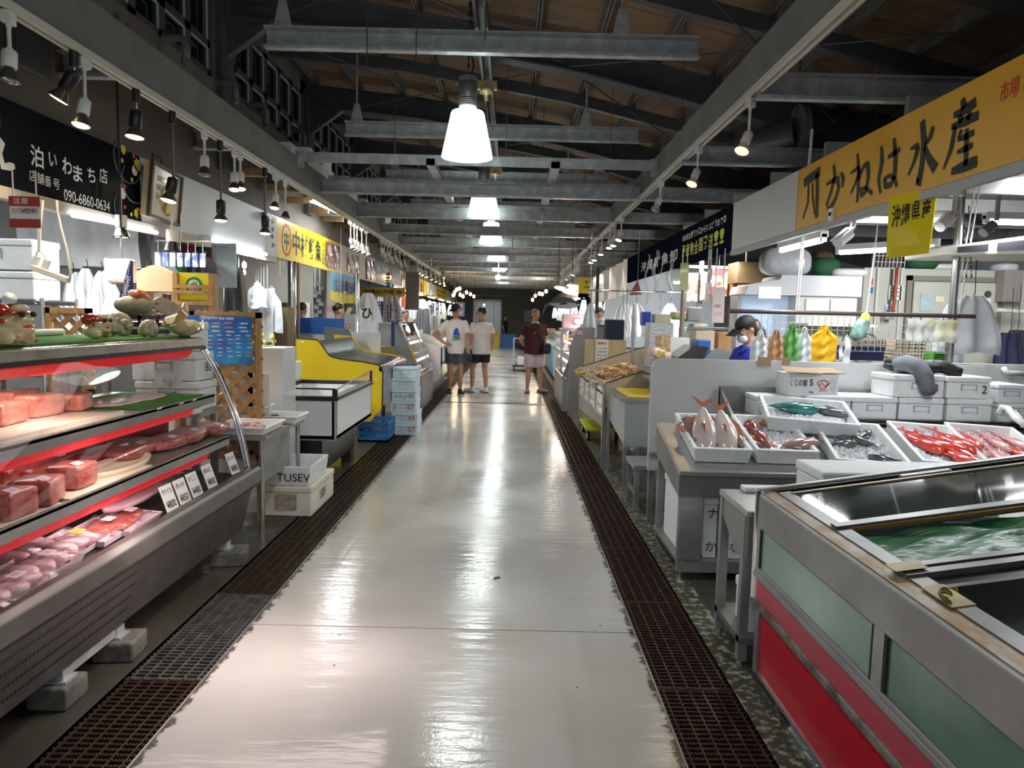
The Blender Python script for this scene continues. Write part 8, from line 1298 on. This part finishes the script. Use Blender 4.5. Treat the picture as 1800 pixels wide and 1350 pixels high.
    if shoe:
        for i in (0,1):
            kn,an,to=legs[i]; tv=V(to).normalized(); f=V(an)+tv*.07-V((0,0,.047)); c=B(); sup(c,q(f),(.05*s,.14*s,.042*s),math.atan2(tv.y,tv.x)+PI/2,.6)
            if shoe[1]: c.ell(q(V(an)),(.045*s,.05*s,.04*s),12,8)
            o=obj('shoe',c,shoe[0],t); c=B(); sup(c,q(V(f.x,) if False else V((f.x,f.y,.012))),(.053*s,.145*s,.012*s),math.atan2(tv.y,tv.x)+PI/2,.5); obj('sole',c,shoe[2],o)
    # hair, eyes, mouth
    c=B()
    if hairk=='short': c.ell(hq((0,.018,1.658)),(.083*s,.098*s,.092*s),18,10,rot=he,fn=lambda p:p if p.z>-.02*s or p.y>0.0 else p*.86)
    elif hairk=='long': c.ell(hq((0,.02,1.65)),(.086*s,.10*s,.098*s),18,10,rot=he); c.tube([hq((0,.09,1.64)),hq((0,.115,1.52)),hq((0,.10,1.38)),hq((0,.09,1.28))],[.06*s,.07*s,.055*s,.02*s],10)
    elif hairk=='stubble': c.ell(hq((0,.012,1.652)),(.0775*s,.0945*s,.092*s),18,10,rot=he)
    obj('hair',c,M('stubble',(.20,.15,.12),.7) if hairk=='stubble' else hairm,t)
    c=B();w=B()
    for sx in (-1,1): w.ell(hq((sx*.032,-.083,1.622)),(.014*s,.006*s,.007*s),8,5,rot=he); c.ell(hq((sx*.032,-.088,1.622)),(.006*s,.004*s,.006*s),6,4,rot=he); c.ell(hq((sx*.033,-.087,1.645)),(.018*s,.006*s,.004*s),6,4,rot=he)
    obj('eye',w,wht,t); obj('pupil_and_brow',c,ink,t); obj('mouth',B().ell(hq((0,-.092,1.555)),(.022*s,.007*s,.006*s),8,5,rot=he),M('lips',(.32,.10,.08),.5),t)
    t['_hq']=0; del t['_hq']
    t.location=loc; t.rotation_euler=(0,0,rz); return t,hq,q,he,s
def capb(t,hq,s,he,m):
    c=B().ell(hq((0,.012,1.668)),(.090*s,.106*s,.082*s),18,10,rot=he,fn=lambda p:V((p.x,p.y,max(p.z,-.012*s)))); P=[]
    c.add([hq((x,y,1.662-.25*(abs(x)**1.5)-.02*((-y-.09)/.1))) for y in (-.085,-.13,-.185) for x in (-.075,-.04,0,.04,.075)],[(r*5+i,r*5+i+1,r*5+5+i+1,r*5+5+i) for r in (0,1) for i in range(4)],True)
    c.add([hq((x,y,1.655-.25*(abs(x)**1.5)-.02*((-y-.09)/.1))) for y in (-.085,-.13,-.185) for x in (-.075,-.04,0,.04,.075)],[(r*5+i+1,r*5+i,r*5+5+i,r*5+5+i+1) for r in (0,1) for i in range(4)],True); return attach('cap',c,m,t)
gsh=M('grey_shorts',(.085,.09,.11),.85); bsh=M('black_shorts',(.012,.012,.014),.85); psh=M('pale_shorts',(.50,.43,.42),.85,col2=(.44,.37,.37),sc=6); mar=M('maroon_cotton',(.055,.010,.012),.85,col2=(.045,.008,.010),sc=6); capm_=M('cap_black',(.010,.010,.010),.7)
# 1: man with cap, hand on hip
t,hq,q,he,s=person('man in a black cap and white printed T-shirt, one hand on his hip',(-1.075,13.75,0),.10,1.74,wshirt,gsh,(M('shoe_black',(.02,.02,.022),.6),True,wht),arms=[((-.40,.05,1.14),(-.20,-.10,.985),(.8,-.35,-.1),(0,-.3,1)),((.23,.03,1.09),(.25,-.06,.84),(.05,-.1,-1),(-.2,-1,0))],legs=[((-.095,-.02,.49),(-.10,.0,.085),(-.2,-1,0)),((.10,.0,.49),(.105,.05,.085),(.25,-1,0))],head=(-.35,.22),plen=.72,shirt_low=.79)
capb(t,hq,s,he,capm_)
def flat(t,pts,m,nm,y=-.153): 
    b=B().slab([V((x,y,z)) for x,z in pts],(0,.004,0)); o=obj('tmp',b,m); o.name=nm; o.parent=t; return o
y=-.158
o=flat(t,[(-.03,1.26),(.005,1.30),(.03,1.29),(.085,1.155),(-.055,1.155)],M('print_blue',(.03,.08,.42),.7),'shirt_print'); o=flat(t,[(-.056,1.15),(.086,1.15),(.10,1.05),(-.085,1.05)],M('print_rainbow',(.35,.75,.15),.7,col2=(.05,.45,.55),sc=9),'shirt_print'); b=B(); T(b,'HH',(-.03,y,1.08),(1,0,0),ZU,.065,.10,.035,.006); o=obj('print_letters',b,M('print_maroon',(.25,.02,.03),.7)); o.parent=t
p=V((-1.075,13.75,0))+Euler((0,0,.10)).to_matrix()@V((.265,-.10,.74)); t=thing('black_pouch','small black pouch held by the man in the cap','pouch',p); b=B(); sup(b,p,(.055,.05,.07),.3,.6,lump=.06); obj('pouch_body',b,M('pouch_black',(.02,.02,.025),.4),t)
# 2: man from behind, glasses
t,hq,q,he,s=person('man in a plain white T-shirt and black shorts seen from behind, wearing glasses',(-.60,14.25,0),-2.70,1.69,wshirt,bsh,(M('shoe_white',(.70,.68,.64),.6),True,M('sole_dark',(.1,.1,.1),.7)),arms=[((-.23,.06,1.10),(-.22,-.03,.86),(0,-.3,-1),(.2,-1,0)),((.25,.03,1.10),(.24,-.12,.88),(0,-.3,-1),(-.2,-1,0))],legs=[((-.10,-.02,.48),(-.10,.06,.085),(.1,-1,0)),((.13,-.12,.49),(.16,-.05,.085),(.5,-.9,0))],head=(.85,.1),fat=1.10,plen=.66,shirt_low=.79)
g=B()
for sx in (-1,1): g.tube([hq((sx*.034+.022*math.cos(a),-.098,1.622+.018*math.sin(a))) for a in [i*.63 for i in range(11)]],.0025,5); g.tube([hq((sx*.056,-.095,1.625)),hq((sx*.08,.0,1.625))],.0025,5)
attach('glasses',g,ink,t)
# 3: man in maroon
t,hq,q,he,s=person('man in maroon T-shirt and pale shorts, hands behind his back, shoulder bag on',(.47,14.45,0),.30,1.69,mar,psh,(M('sandal_grey',(.16,.15,.17),.6),False,ink),arms=[((-.27,.08,1.10),(-.10,.17,.90),(.9,.1,-.2),(0,.2,1)),((.27,.08,1.10),(.10,.17,.92),(-.9,.1,-.2),(0,.2,1))],legs=[((-.11,-.02,.48),(-.13,.0,.085),(-.3,-1,0)),((.13,-.03,.48),(.16,.02,.085),(.45,-.9,0))],head=(.30,.12),hairk='stubble',fat=1.14,plen=.88,shirt_low=.80)
b=B(); n=14
for i in range(n): pass
b.tube([V((-.13,-.10,1.44)),V((-.06,-.165,1.33)),V((.05,-.175,1.18)),V((.16,-.165,1.02))],.016,6).tube([V((-.13,-.10,1.44)),V((-.1,.05,1.45)),V((.0,.17,1.25)),V((.2,.15,1.05)),V((.25,.0,.98))],.016,6); st_=obj('tmp',b,blackm); 
b=B(); T(b,'★',(-.08,-.168,1.20),(1,0,0),ZU,.07,.07,.01,.006); o=obj('print_mark',b,M('print_red',(.5,.05,.06),.7)); o.parent=t
R=Euler((0,0,.30)).to_matrix(); base=V((.47,14.45,0)); bg=thing('shoulder_bag','black shoulder bag hanging at the hip of the man in maroon','bag',(0,0,0)); st_.name='strap'; st_.parent=bg; b=B(); sup(b,V((.19,-.19,.92)),(.09,.055,.115),.3,.4); obj('bag_body',b,M('bag_leather',(.015,.014,.014),.4),bg); b=B(); sup(b,V((.185,-.235,.945)),(.085,.02,.07),.3,.4); obj('flap',b,M('bag_leather',(.015,.014,.014),.4),bg); obj('buckle',B().ob(V((.185,-.262,.90)),(.03,.006,.02),(0,0,.3)),chrome,bg); bg.location=base; bg.rotation_euler=(0,0,.30)
# 4: masked worker
t,hq,q,he,s=person('masked worker in a black cap and royal blue polo looking down, behind the white partition',(2.10,6.25,0),-1.25,1.56,M('polo_blue',(.012,.03,.36),.7),navy,None,arms=[((-.24,-.05,1.10),(-.16,-.27,1.05),(.2,-1,-.2),(.5,0,1)),((.24,-.05,1.10),(.16,-.27,1.05),(-.2,-1,-.2),(-.5,0,1))],head=(.0,.48),hairk='long',hairm=M('hair_brown',(.035,.018,.012),.4),plen=.9,long_pants=True,vox=.009)
capb(t,hq,s,he,capm_); attach('face_mask',B().ell(hq((0,-.075,1.553)),(.062*s,.045*s,.05*s),14,9,rot=he).tube([hq((-.06,-.06,1.56)),hq((-.078,.01,1.6))],.003,5).tube([hq((.06,-.06,1.56)),hq((.078,.01,1.6))],.003,5),M('mask_white',(.78,.80,.82),.8),t); c=B(); c.tube([q((-.07,-.03,1.44)),q((-.05,-.10,1.41)),q((0,-.115,1.37)),q((.05,-.10,1.41)),q((.07,-.03,1.44)),q((0,.07,1.46)),q((-.07,-.03,1.44))],.02*s,7); attach('collar',c,M('polo_blue',(.012,.03,.36),.7),t)
# 5-9: people among the stalls
p=at(530,550,'y',11.6); person('dark-haired man in blue seen from behind, left behind the blue board',(p.x,11.6,0),2.6,1.66,M('shirt_blue',(.02,.08,.30),.8),navy,None,head=(.3,.1),long_pants=True,vox=.012)
p=at(593,548,'y',11.9); person('dark-haired man in black looking right, behind the blue board',(p.x,11.9,0),1.9,1.66,M('shirt_black',(.012,.012,.014),.8),navy,None,head=(.2,.15),long_pants=True,vox=.012)
p=at(1052,575,'y',12.3); t,hq,q,he,s=person('man in a beige printed T-shirt working behind the yellow board',(p.x,12.3,0),.1,1.70,M('shirt_beige',(.52,.40,.29),.85),navy,None,arms=[((-.24,-.05,1.12),(-.15,-.27,1.0),(.2,-1,-.2),(.5,0,1)),((.25,-.05,1.12),(.2,-.28,1.0),(-.2,-1,-.2),(-.5,0,1))],head=(0,.3),long_pants=True,vox=.012); b=B().tube([V((.03+.05*math.cos(a),-.155,1.2+.06*math.sin(a))) for a in [i*.6 for i in range(10)]],.006,5); o=obj('shirt_print',b,ink); o.parent=t; attach('face_mask',B().ell(hq((0,-.075,1.553)),(.062*s,.045*s,.05*s),12,8,rot=he),M('mask_grey',(.5,.42,.38),.8),t)
p=at(888,556,'y',37); person('small dark-clothed figure near the far doorway',(p.x,37.3,0),1.2,1.66,navy,navy,None,long_pants=True,vox=.02)
p=at(1530,590,'y',6.5); person('dark-haired worker bent down behind the wire grid',(p.x,6.6,0),.5,1.42,M('shirt_navy',(.012,.02,.06),.8),navy,None,head=(.3,.35),long_pants=True,vox=.012)
p=at(713,575,'y',17.5); person('dark-haired person in black among the far left stalls by the blue pennants',(p.x,17.5,0),.6,1.62,M('shirt_black',(.012,.012,.014),.8),navy,None,long_pants=True,vox=.014)
# ================================================================== FAR STALLS
FR=random.Random(21)
# --- hanging things of the middle left stalls
p0_=at(713,478,'y',16.5); p1_=at(735,545,'y',16.5); b=B(); rr=random.Random(4)
for i in range(15):
    x=p0_.x+.01+(p1_.x-p0_.x-.02)*i/14
    for k in range(34): z=p1_.z+(p0_.z-p1_.z)*(k+.5)/34; b.ob((x+rr.uniform(-.003,.003),16.5,z),(.013,.010,.010))
t=thing('bead_curtain','dark and glittering bead curtain panel hanging past the blue sign','bead curtain',(p0_.x,16.5,p1_.z)); o=obj('beads',b,M('beads',(.02,.018,.016),.2,.3),t); o['kind']='stuff'; obj('frame',B().box(p0_.x-.02,p1_.x+.02,16.49,16.51,p0_.z,p0_.z+.03).box(p0_.x-.02,p0_.x-.005,16.49,16.51,p1_.z,p0_.z).box(p1_.x+.005,p1_.x+.02,16.49,16.51,p1_.z,p0_.z).cyl((p0_.x+.05,16.5,p0_.z),(p0_.x+.05,16.5,3.02),.006,n=4).cyl((p1_.x-.05,16.5,p0_.z),(p1_.x-.05,16.5,3.02),.006,n=4).box(p0_.x+.0,p1_.x,16.515,16.52,p1_.z,p0_.z),M('bead_backing',(.42,.38,.34),.5),t)
RB=[(.75,.04,.04),(.85,.35,.02),(.85,.7,.03),(.08,.45,.08),(.03,.08,.45)]
for i,(px,py0,py1,y,lab) in enumerate(((683,480,506,15.2,'rainbow paper garland in front of the blue sign'),(733,506,526,17.5,'rainbow paper tassel below the bead curtain'),(599,533,545,12.2,'small yellow-green paper ornament under the light blue flag'))):
    p=at(px,py0,'y',y);q_=at(px,py1,'y',y); t=thing('paper_garland',lab,'garland',q_); n=5; h=(p.z-q_.z)/n
    for k in range(n): obj('paper_ring',B().lathe([(.01,h),(.055,h*.7),(.055,h*.2),(.01,0)],(p.x,y,p.z-h*(k+1)),8),M('paper_%d'%k,RB[k] if i<2 else [(.75,.65,.05),(.1,.4,.1)][k%2],.6) if i<2 else M('paper_y%d'%(k%2),[(.75,.65,.05),(.1,.4,.1)][k%2],.6),t)
    obj('cord',B().cyl(p,(p.x,y,3.0),.005,n=4),rope,t)
pn=M('banner_navy',(.025,.02,.12),.6)
def banner(px0,py0,px1,py1,y,m,txt,mt,lab,zt=None):
    p=at(px0,py1,'y',y);q_=at(px1,py0,'y',y); t=thing('standing_banner',lab,'banner',p); obj('cloth',B().grid(lambda u,v:(p.x+(q_.x-p.x)*u,y+.015*math.sin(u*5+v*4),p.z+(q_.z-p.z)*v),8,10),m,t); bb=B(); n=len(txt); h=(q_.z-p.z)/n
    for i,c in enumerate(txt): T(bb,c,(p.x+(q_.x-p.x)*.2,y-.02,q_.z-h*(i+.92)),(1,0,0),ZU,h*.78,(q_.x-p.x)*.6,.02)
    obj('lettering',bb,mt,t); obj('pole',B().cyl((p.x-.01,y+.02,0),(p.x-.01,y+.02,q_.z+.03),.01,n=6).cyl((p.x-.02,y+.02,q_.z),(q_.x,y+.02,q_.z),.006,n=5),plas,t)
banner(662,530,673,561,15.0,pn,'なはまぐろ',wht,'dark navy banner with white writing, left of a pair past the chrome post'); banner(680,533,688,559,15.3,pn,'なはまぐろ',wht,'dark navy banner with white writing, right of the pair past the chrome post')
for k,(px0,px1,m,tx,lab) in enumerate(((757,763,pn,'まぐろ','navy banner far left by the man in the cap'),(766,771,pn,'鮮魚','second navy banner behind the man in the cap'),(772,778,M('banner_white',(.72,.66,.6),.7),'お土産','white banner with dark writing behind the man in the cap'))): banner(px0,533,px1,553,23+k,m,tx,wht if k<2 else ink,lab)
banner(803,532,817,556,27,M('banner_blue',(.03,.16,.45),.6),'海老',M('banner_pink',(.7,.4,.35),.6),'blue poster-like banner with pinkish writing behind the two men')
t=thing('lantern','small red paper lantern glowing in a left stall','lantern',at(709,535,'y',16)); p=at(709,530,'y',16); obj('lantern_body',B().lathe([(.02,.13),(.04,.1),(.05,.0),(.04,-.1),(.02,-.13)],p,12),M('lantern_red',(.5,.08,.04),.6,em=(1,.25,.08),es=.5),t); obj('cord',B().cyl(p+V((0,0,.16)),(p.x,16,3.0),.006,n=4),blackm,t)
hang('hanging_bundle','large white cloth bundle with black print hanging behind the yellow-sided counter',at(647,515,'y',13.6),.55,.8,apron,'bundle',seed=71,top=.3,nf=5,hook=.7); p=at(640,560,'y',13.55); b=B(); T(b,'ひ',at(636,560,'y',13.4),(1,0,0),ZU,.2,.2,.03); one('bundle_mark',b,ink,'black mark on the white hanging bundle','mark')
hang('hanging_cloth','speckled cloth hanging behind the navy banner pair',at(688,520,'y',15.6),.5,.7,M('speckled_cloth',(.62,.58,.56),.7,col2=(.18,.12,.12),sc=22,lo=.55,hi=.6),'cloth',seed=72,top=.5,hook=.6)
for i,(px,py) in enumerate(((700,560),(704,562),(738,560),(744,562),(750,560))): hang('hanging_cloth','grey protective clothing hanging in the left back, %s of five'%ORD[i],at(px,py-18,'y',18.5),.22,.9,M('oilskin_grey',(.22,.24,.26),.4),'cloth','grey clothing hanging in the left back',seed=80+i,top=.5,hook=.3)
one('clothes_rail',B().cyl((-3.2,18.5,2.03),(-2.0,18.5,2.03),.014,n=6).cyl((-3.1,18.5,2.03),(-3.1,18.5,3.0),.008,n=5).cyl((-2.1,18.5,2.03),(-2.1,18.5,3.0),.008,n=5),chrome,'rail with grey clothing in the left back','rail')
b,p,q_=sheet(605,552,624,585,11.3,.15); t=thing('extinguisher_box','grey fire extinguisher box with a red label behind the blue board','box',p); obj('case',B().box(p.x,q_.x,11.3,11.45,0,q_.z),M('box_grey',(.36,.36,.34),.5),t); obj('red_label',B().box(p.x+.03,p.x+.09,11.294,11.3,p.z,p.z+.14),inkr,t); bb=B(); T(bb,'消火器',(p.x+.04,11.294,p.z+.135),(1,0,0),ZU,.042,.04,.01,vert=True); obj('lettering',bb,wht,t)
b,p,q_=sheet(606,540,617,575,12.2,.01); one('slanted_board',B().slab([at(612,540,'y',12.2),at(620,541,'y',12.2),at(609,562,'y',12.2),at(602,560,'y',12.2)],(0,.02,0)),M('board_olive',(.46,.42,.24),.6),'slanted olive board with faint writing near the light blue flag','board')
for i,(px0,py0,px1,py1,m,lab) in enumerate(((532,532,545,560,paper,'price list with striped fish drawings behind the left men'),(570,535,592,575,M('poster_pinkish',(.55,.30,.28),.5,col2=(.75,.70,.66),sc=4),'poster with pink fish behind the man in black'),(495,532,505,552,M('screen_dark',(.02,.04,.05),.3),'dark screen on the back wall left of the men'))):
    b,p,q_=sheet(px0,py0,px1,py1,13.8,.02); one('wall_poster',b,m,lab,'poster')
struct('partition_left_back',B().box(-6.5,-3.3,13.84,13.9,0,3.1),M('back_wall_beige',(.46,.43,.36),.6,col2=(.42,.39,.33),sc=2)); struct('partition_left_far',B().box(-6.5,-3.2,19.5,19.56,0,3.1),wallg); fluor((-3.6,12.6,2.75),(-4.6,12.6,2.75),'fluorescent tube inside the second left stall',34)
b,p,q_=sheet(548,515,568,560,12.6,.2); t=thing('switch_column','grey column of plugs and switch boxes in the second left stall','switch boxes',(p.x,12.6,0)); obj('column',B().box(p.x,q_.x,12.7,12.85,0,3.1),M('column_grey',(.18,.185,.19),.5),t); bb=B()
for k in range(9): bb.ob((p.x+FR.uniform(.03,.17),12.68,1.45+.07*k+FR.uniform(0,.03)),(.07,.05,.06))
obj('plug_box',bb,plas,t); obj('conduit',B().cyl((p.x+.05,12.66,1.9),(p.x+.05,12.66,3.0),.012,n=6).cyl((p.x+.13,12.66,1.9),(p.x+.13,12.66,3.0),.012,n=6),ivory,t)
b,p,q_=sheet(462,540,505,605,9.3,.3); one('tall_carton',B().box(p.x,q_.x,9.3,9.6,0,q_.z),M('carton_tall',(.30,.21,.11),.7),'tall brown carton behind the white bags','carton'); one('blue_pole',B().cyl((at(483,570,'y',9.1).x,9.1,0),(at(483,570,'y',9.1).x,9.1,1.45),.022,n=10),M('pole_blue',(.02,.04,.30),.4),'blue pole under the white bags','pole')
# --- generic far stalls: counter, goods, lights; every piece its own thing
cols=[(.62,.64,.64),(.12,.3,.45),(.55,.45,.28),(.28,.29,.30),(.66,.62,.5)]
gd=[M('goods_%d'%i,c,.45) for i,c in enumerate([(.70,.70,.68),(.42,.14,.11),(.62,.50,.20),(.20,.28,.38),(.35,.24,.15),(.24,.32,.20),(.62,.48,.42)])]
def stall(side,y,L,i):
    s=-1 if side=='left' else 1; xf=-1.78 if s<0 else 1.05; xb=xf+s*.85; m=M('counter_%d'%(i%5),cols[i%5],.4); x0,x1=min(xf,xb),max(xf,xb); w=['second','third','fourth','fifth','sixth','seventh','eighth'][i]
    t=thing('stall_counter','%s counter of the %s row past the leaning glass displays'%(w,side),'counter',((x0+x1)/2,y+L/2,0)); obj('body',B().box(x0,x1,y,y+L,.12,.82),m,t); obj('worktop',B().box(x0-.02,x1+.02,y-.02,y+L+.02,.82,.86),steel,t); obj('plinth',B().box(x0+.08,x1-.08,y+.08,y+L-.08,0,.12),blackm,t); obj('glass_screen',B().box(xf+s*.02,xf+s*.03,y+.1,y+L-.1,.86,1.16),cgl,t)
    for k in range(5):
        bx=xf+s*FR.uniform(.15,.7); by=y+.2+(L-.4)*k/4; a=FR.uniform(.10,.22); h=FR.uniform(.1,.34); mm=gd[FR.randrange(7)]
        one('goods_box',B().box(bx-a*.6,bx+a*.6,by-.12,by+.12,.861,.861+h),mm,'%s boxed goods on the %s counter of the %s row'%(['nearest','next','middle','fourth','last'][k],w,side),'box')
    xt=xf+s*1.0; fluor((xt,y+.3,2.15),(xt,y+L-.3,2.15),'fluorescent tube over the %s counter of the %s row'%(w,side),30)
    for k in range(3): hang('hanging_bag','pale bag hanging over the %s counter of the %s row, %s'%(w,side,ORD[k]),(xf+s*(.9+.35*k),y+L*.5+.3*k,2.0+.1*FR.random()),.25,.45+.2*FR.random(),apron if k else M('bag_dim',(.55,.56,.57),.5),'bag','pale bags over the far %s stalls'%side,seed=i*3+k,top=.4,hook=.1,cord=True)
    b=B().box(min(xb+s*.9,xb+s*1.3),max(xb+s*.9,xb+s*1.3),y+.2,y+L-.2,0,1.9); one('back_cabinet',b,M('back_cab_%d'%(i%3),[(.45,.45,.42),(.30,.31,.32),(.40,.36,.28)][i%3],.5),'cabinet standing behind the %s counter of the %s row'%(w,side),'cabinet')
for i,y in enumerate((16.4,19.8,23.2,26.6,30.0,33.4)): stall('left',y,2.6,i)
for i,y in enumerate((15.0,18.2,21.3,24.6,27.8,31.2)): stall('right',y,2.6,i)
# grey oilskins of the far right, small cart and doorway goods
t=thing('hand_cart','small white hand cart parked left of the man in maroon','cart',(.25,20.5,0)); obj('deck',B().box(.05,.75,20.2,21,.14,.18),blackm,t); b=B()
for x in (.1,.7):
    for y in (20.3,20.9): b.cyl((x-.02,y,.07),(x+.02,y,.07),.07,n=12)
obj('wheel',b,blackm,t); obj('handle',B().tube([(.08,20.2,.18),(.08,20.15,.95),(.72,20.15,.95),(.72,20.2,.18)],.018,8),plas,t); one('cart_box',B().box(.2,.6,20.4,20.8,.181,.40),foam,'white box on the small hand cart','box')
b=B(); sup(b,(1.2,34,.35),(.9,.5,.35),0,.7,lump=.12,seed=3); one('covered_heap',b,M('heap_black',(.015,.015,.016),.5,bump=.6,bsc=12),'black covered heap on the floor by the far doorway','heap'); b,p,q_=sheet(921,545,934,565,39.84,.02); one('notice_sheet',b,M('notice',(.62,.64,.62),.6,col2=(.2,.22,.2),sc=14,lo=.45,hi=.55),'grey notice sheet on the far wall right of the doorway','notice')
one('yellow_stack',B().box(-1.5,-.6,36,36.6,0,.75).box(-1.6,-.5,35.9,36.7,.75,.8),M('stack_yellow',(.6,.45,.03),.5),'yellow topped table before the far doorway','table'); one('blue_stack',B().box(-.55,.25,36.2,36.8,.0,.7),M('stack_blue',(.03,.15,.4),.5),'blue bin before the far doorway','bin'); one('exit_light_bar',B().cyl((-4,39.8,2.75),(1.2,39.8,2.75),.03,n=6),M('conduit_grey',(.3,.3,.28),.5),'thin conduit running along the far wall above the doorway','conduit')
p=at(1016,566,'y',12.6); foam_box('foam_box','foam box tinted pink as if lamp-lit, above the grey screen',(p.x,13.0,1.35),(.5,.4,.25),0,True,m=M('foam_pink_lamplight',(.82,.60,.58),.7)); one('box_shelf',B().box(p.x-.3,p.x+.4,12.75,13.25,1.30,1.348).box(p.x-.28,p.x-.24,12.8,12.85,.0,1.3).box(p.x+.35,p.x+.39,12.8,12.85,0,1.3),dsteel,'steel ledge under the pink-lit foam box','ledge'); one('orange_strap',B().slab([at(1008,583,'y',12.4),at(1042,566,'y',12.4),at(1043,561,'y',12.4),at(1012,578,'y',12.4)],(0,.02,0)),M('strap_orange',(.8,.25,.08),.5),'orange strap stretched before the pink-lit foam box','strap')  # pink lamplight is put into the foam box's colour
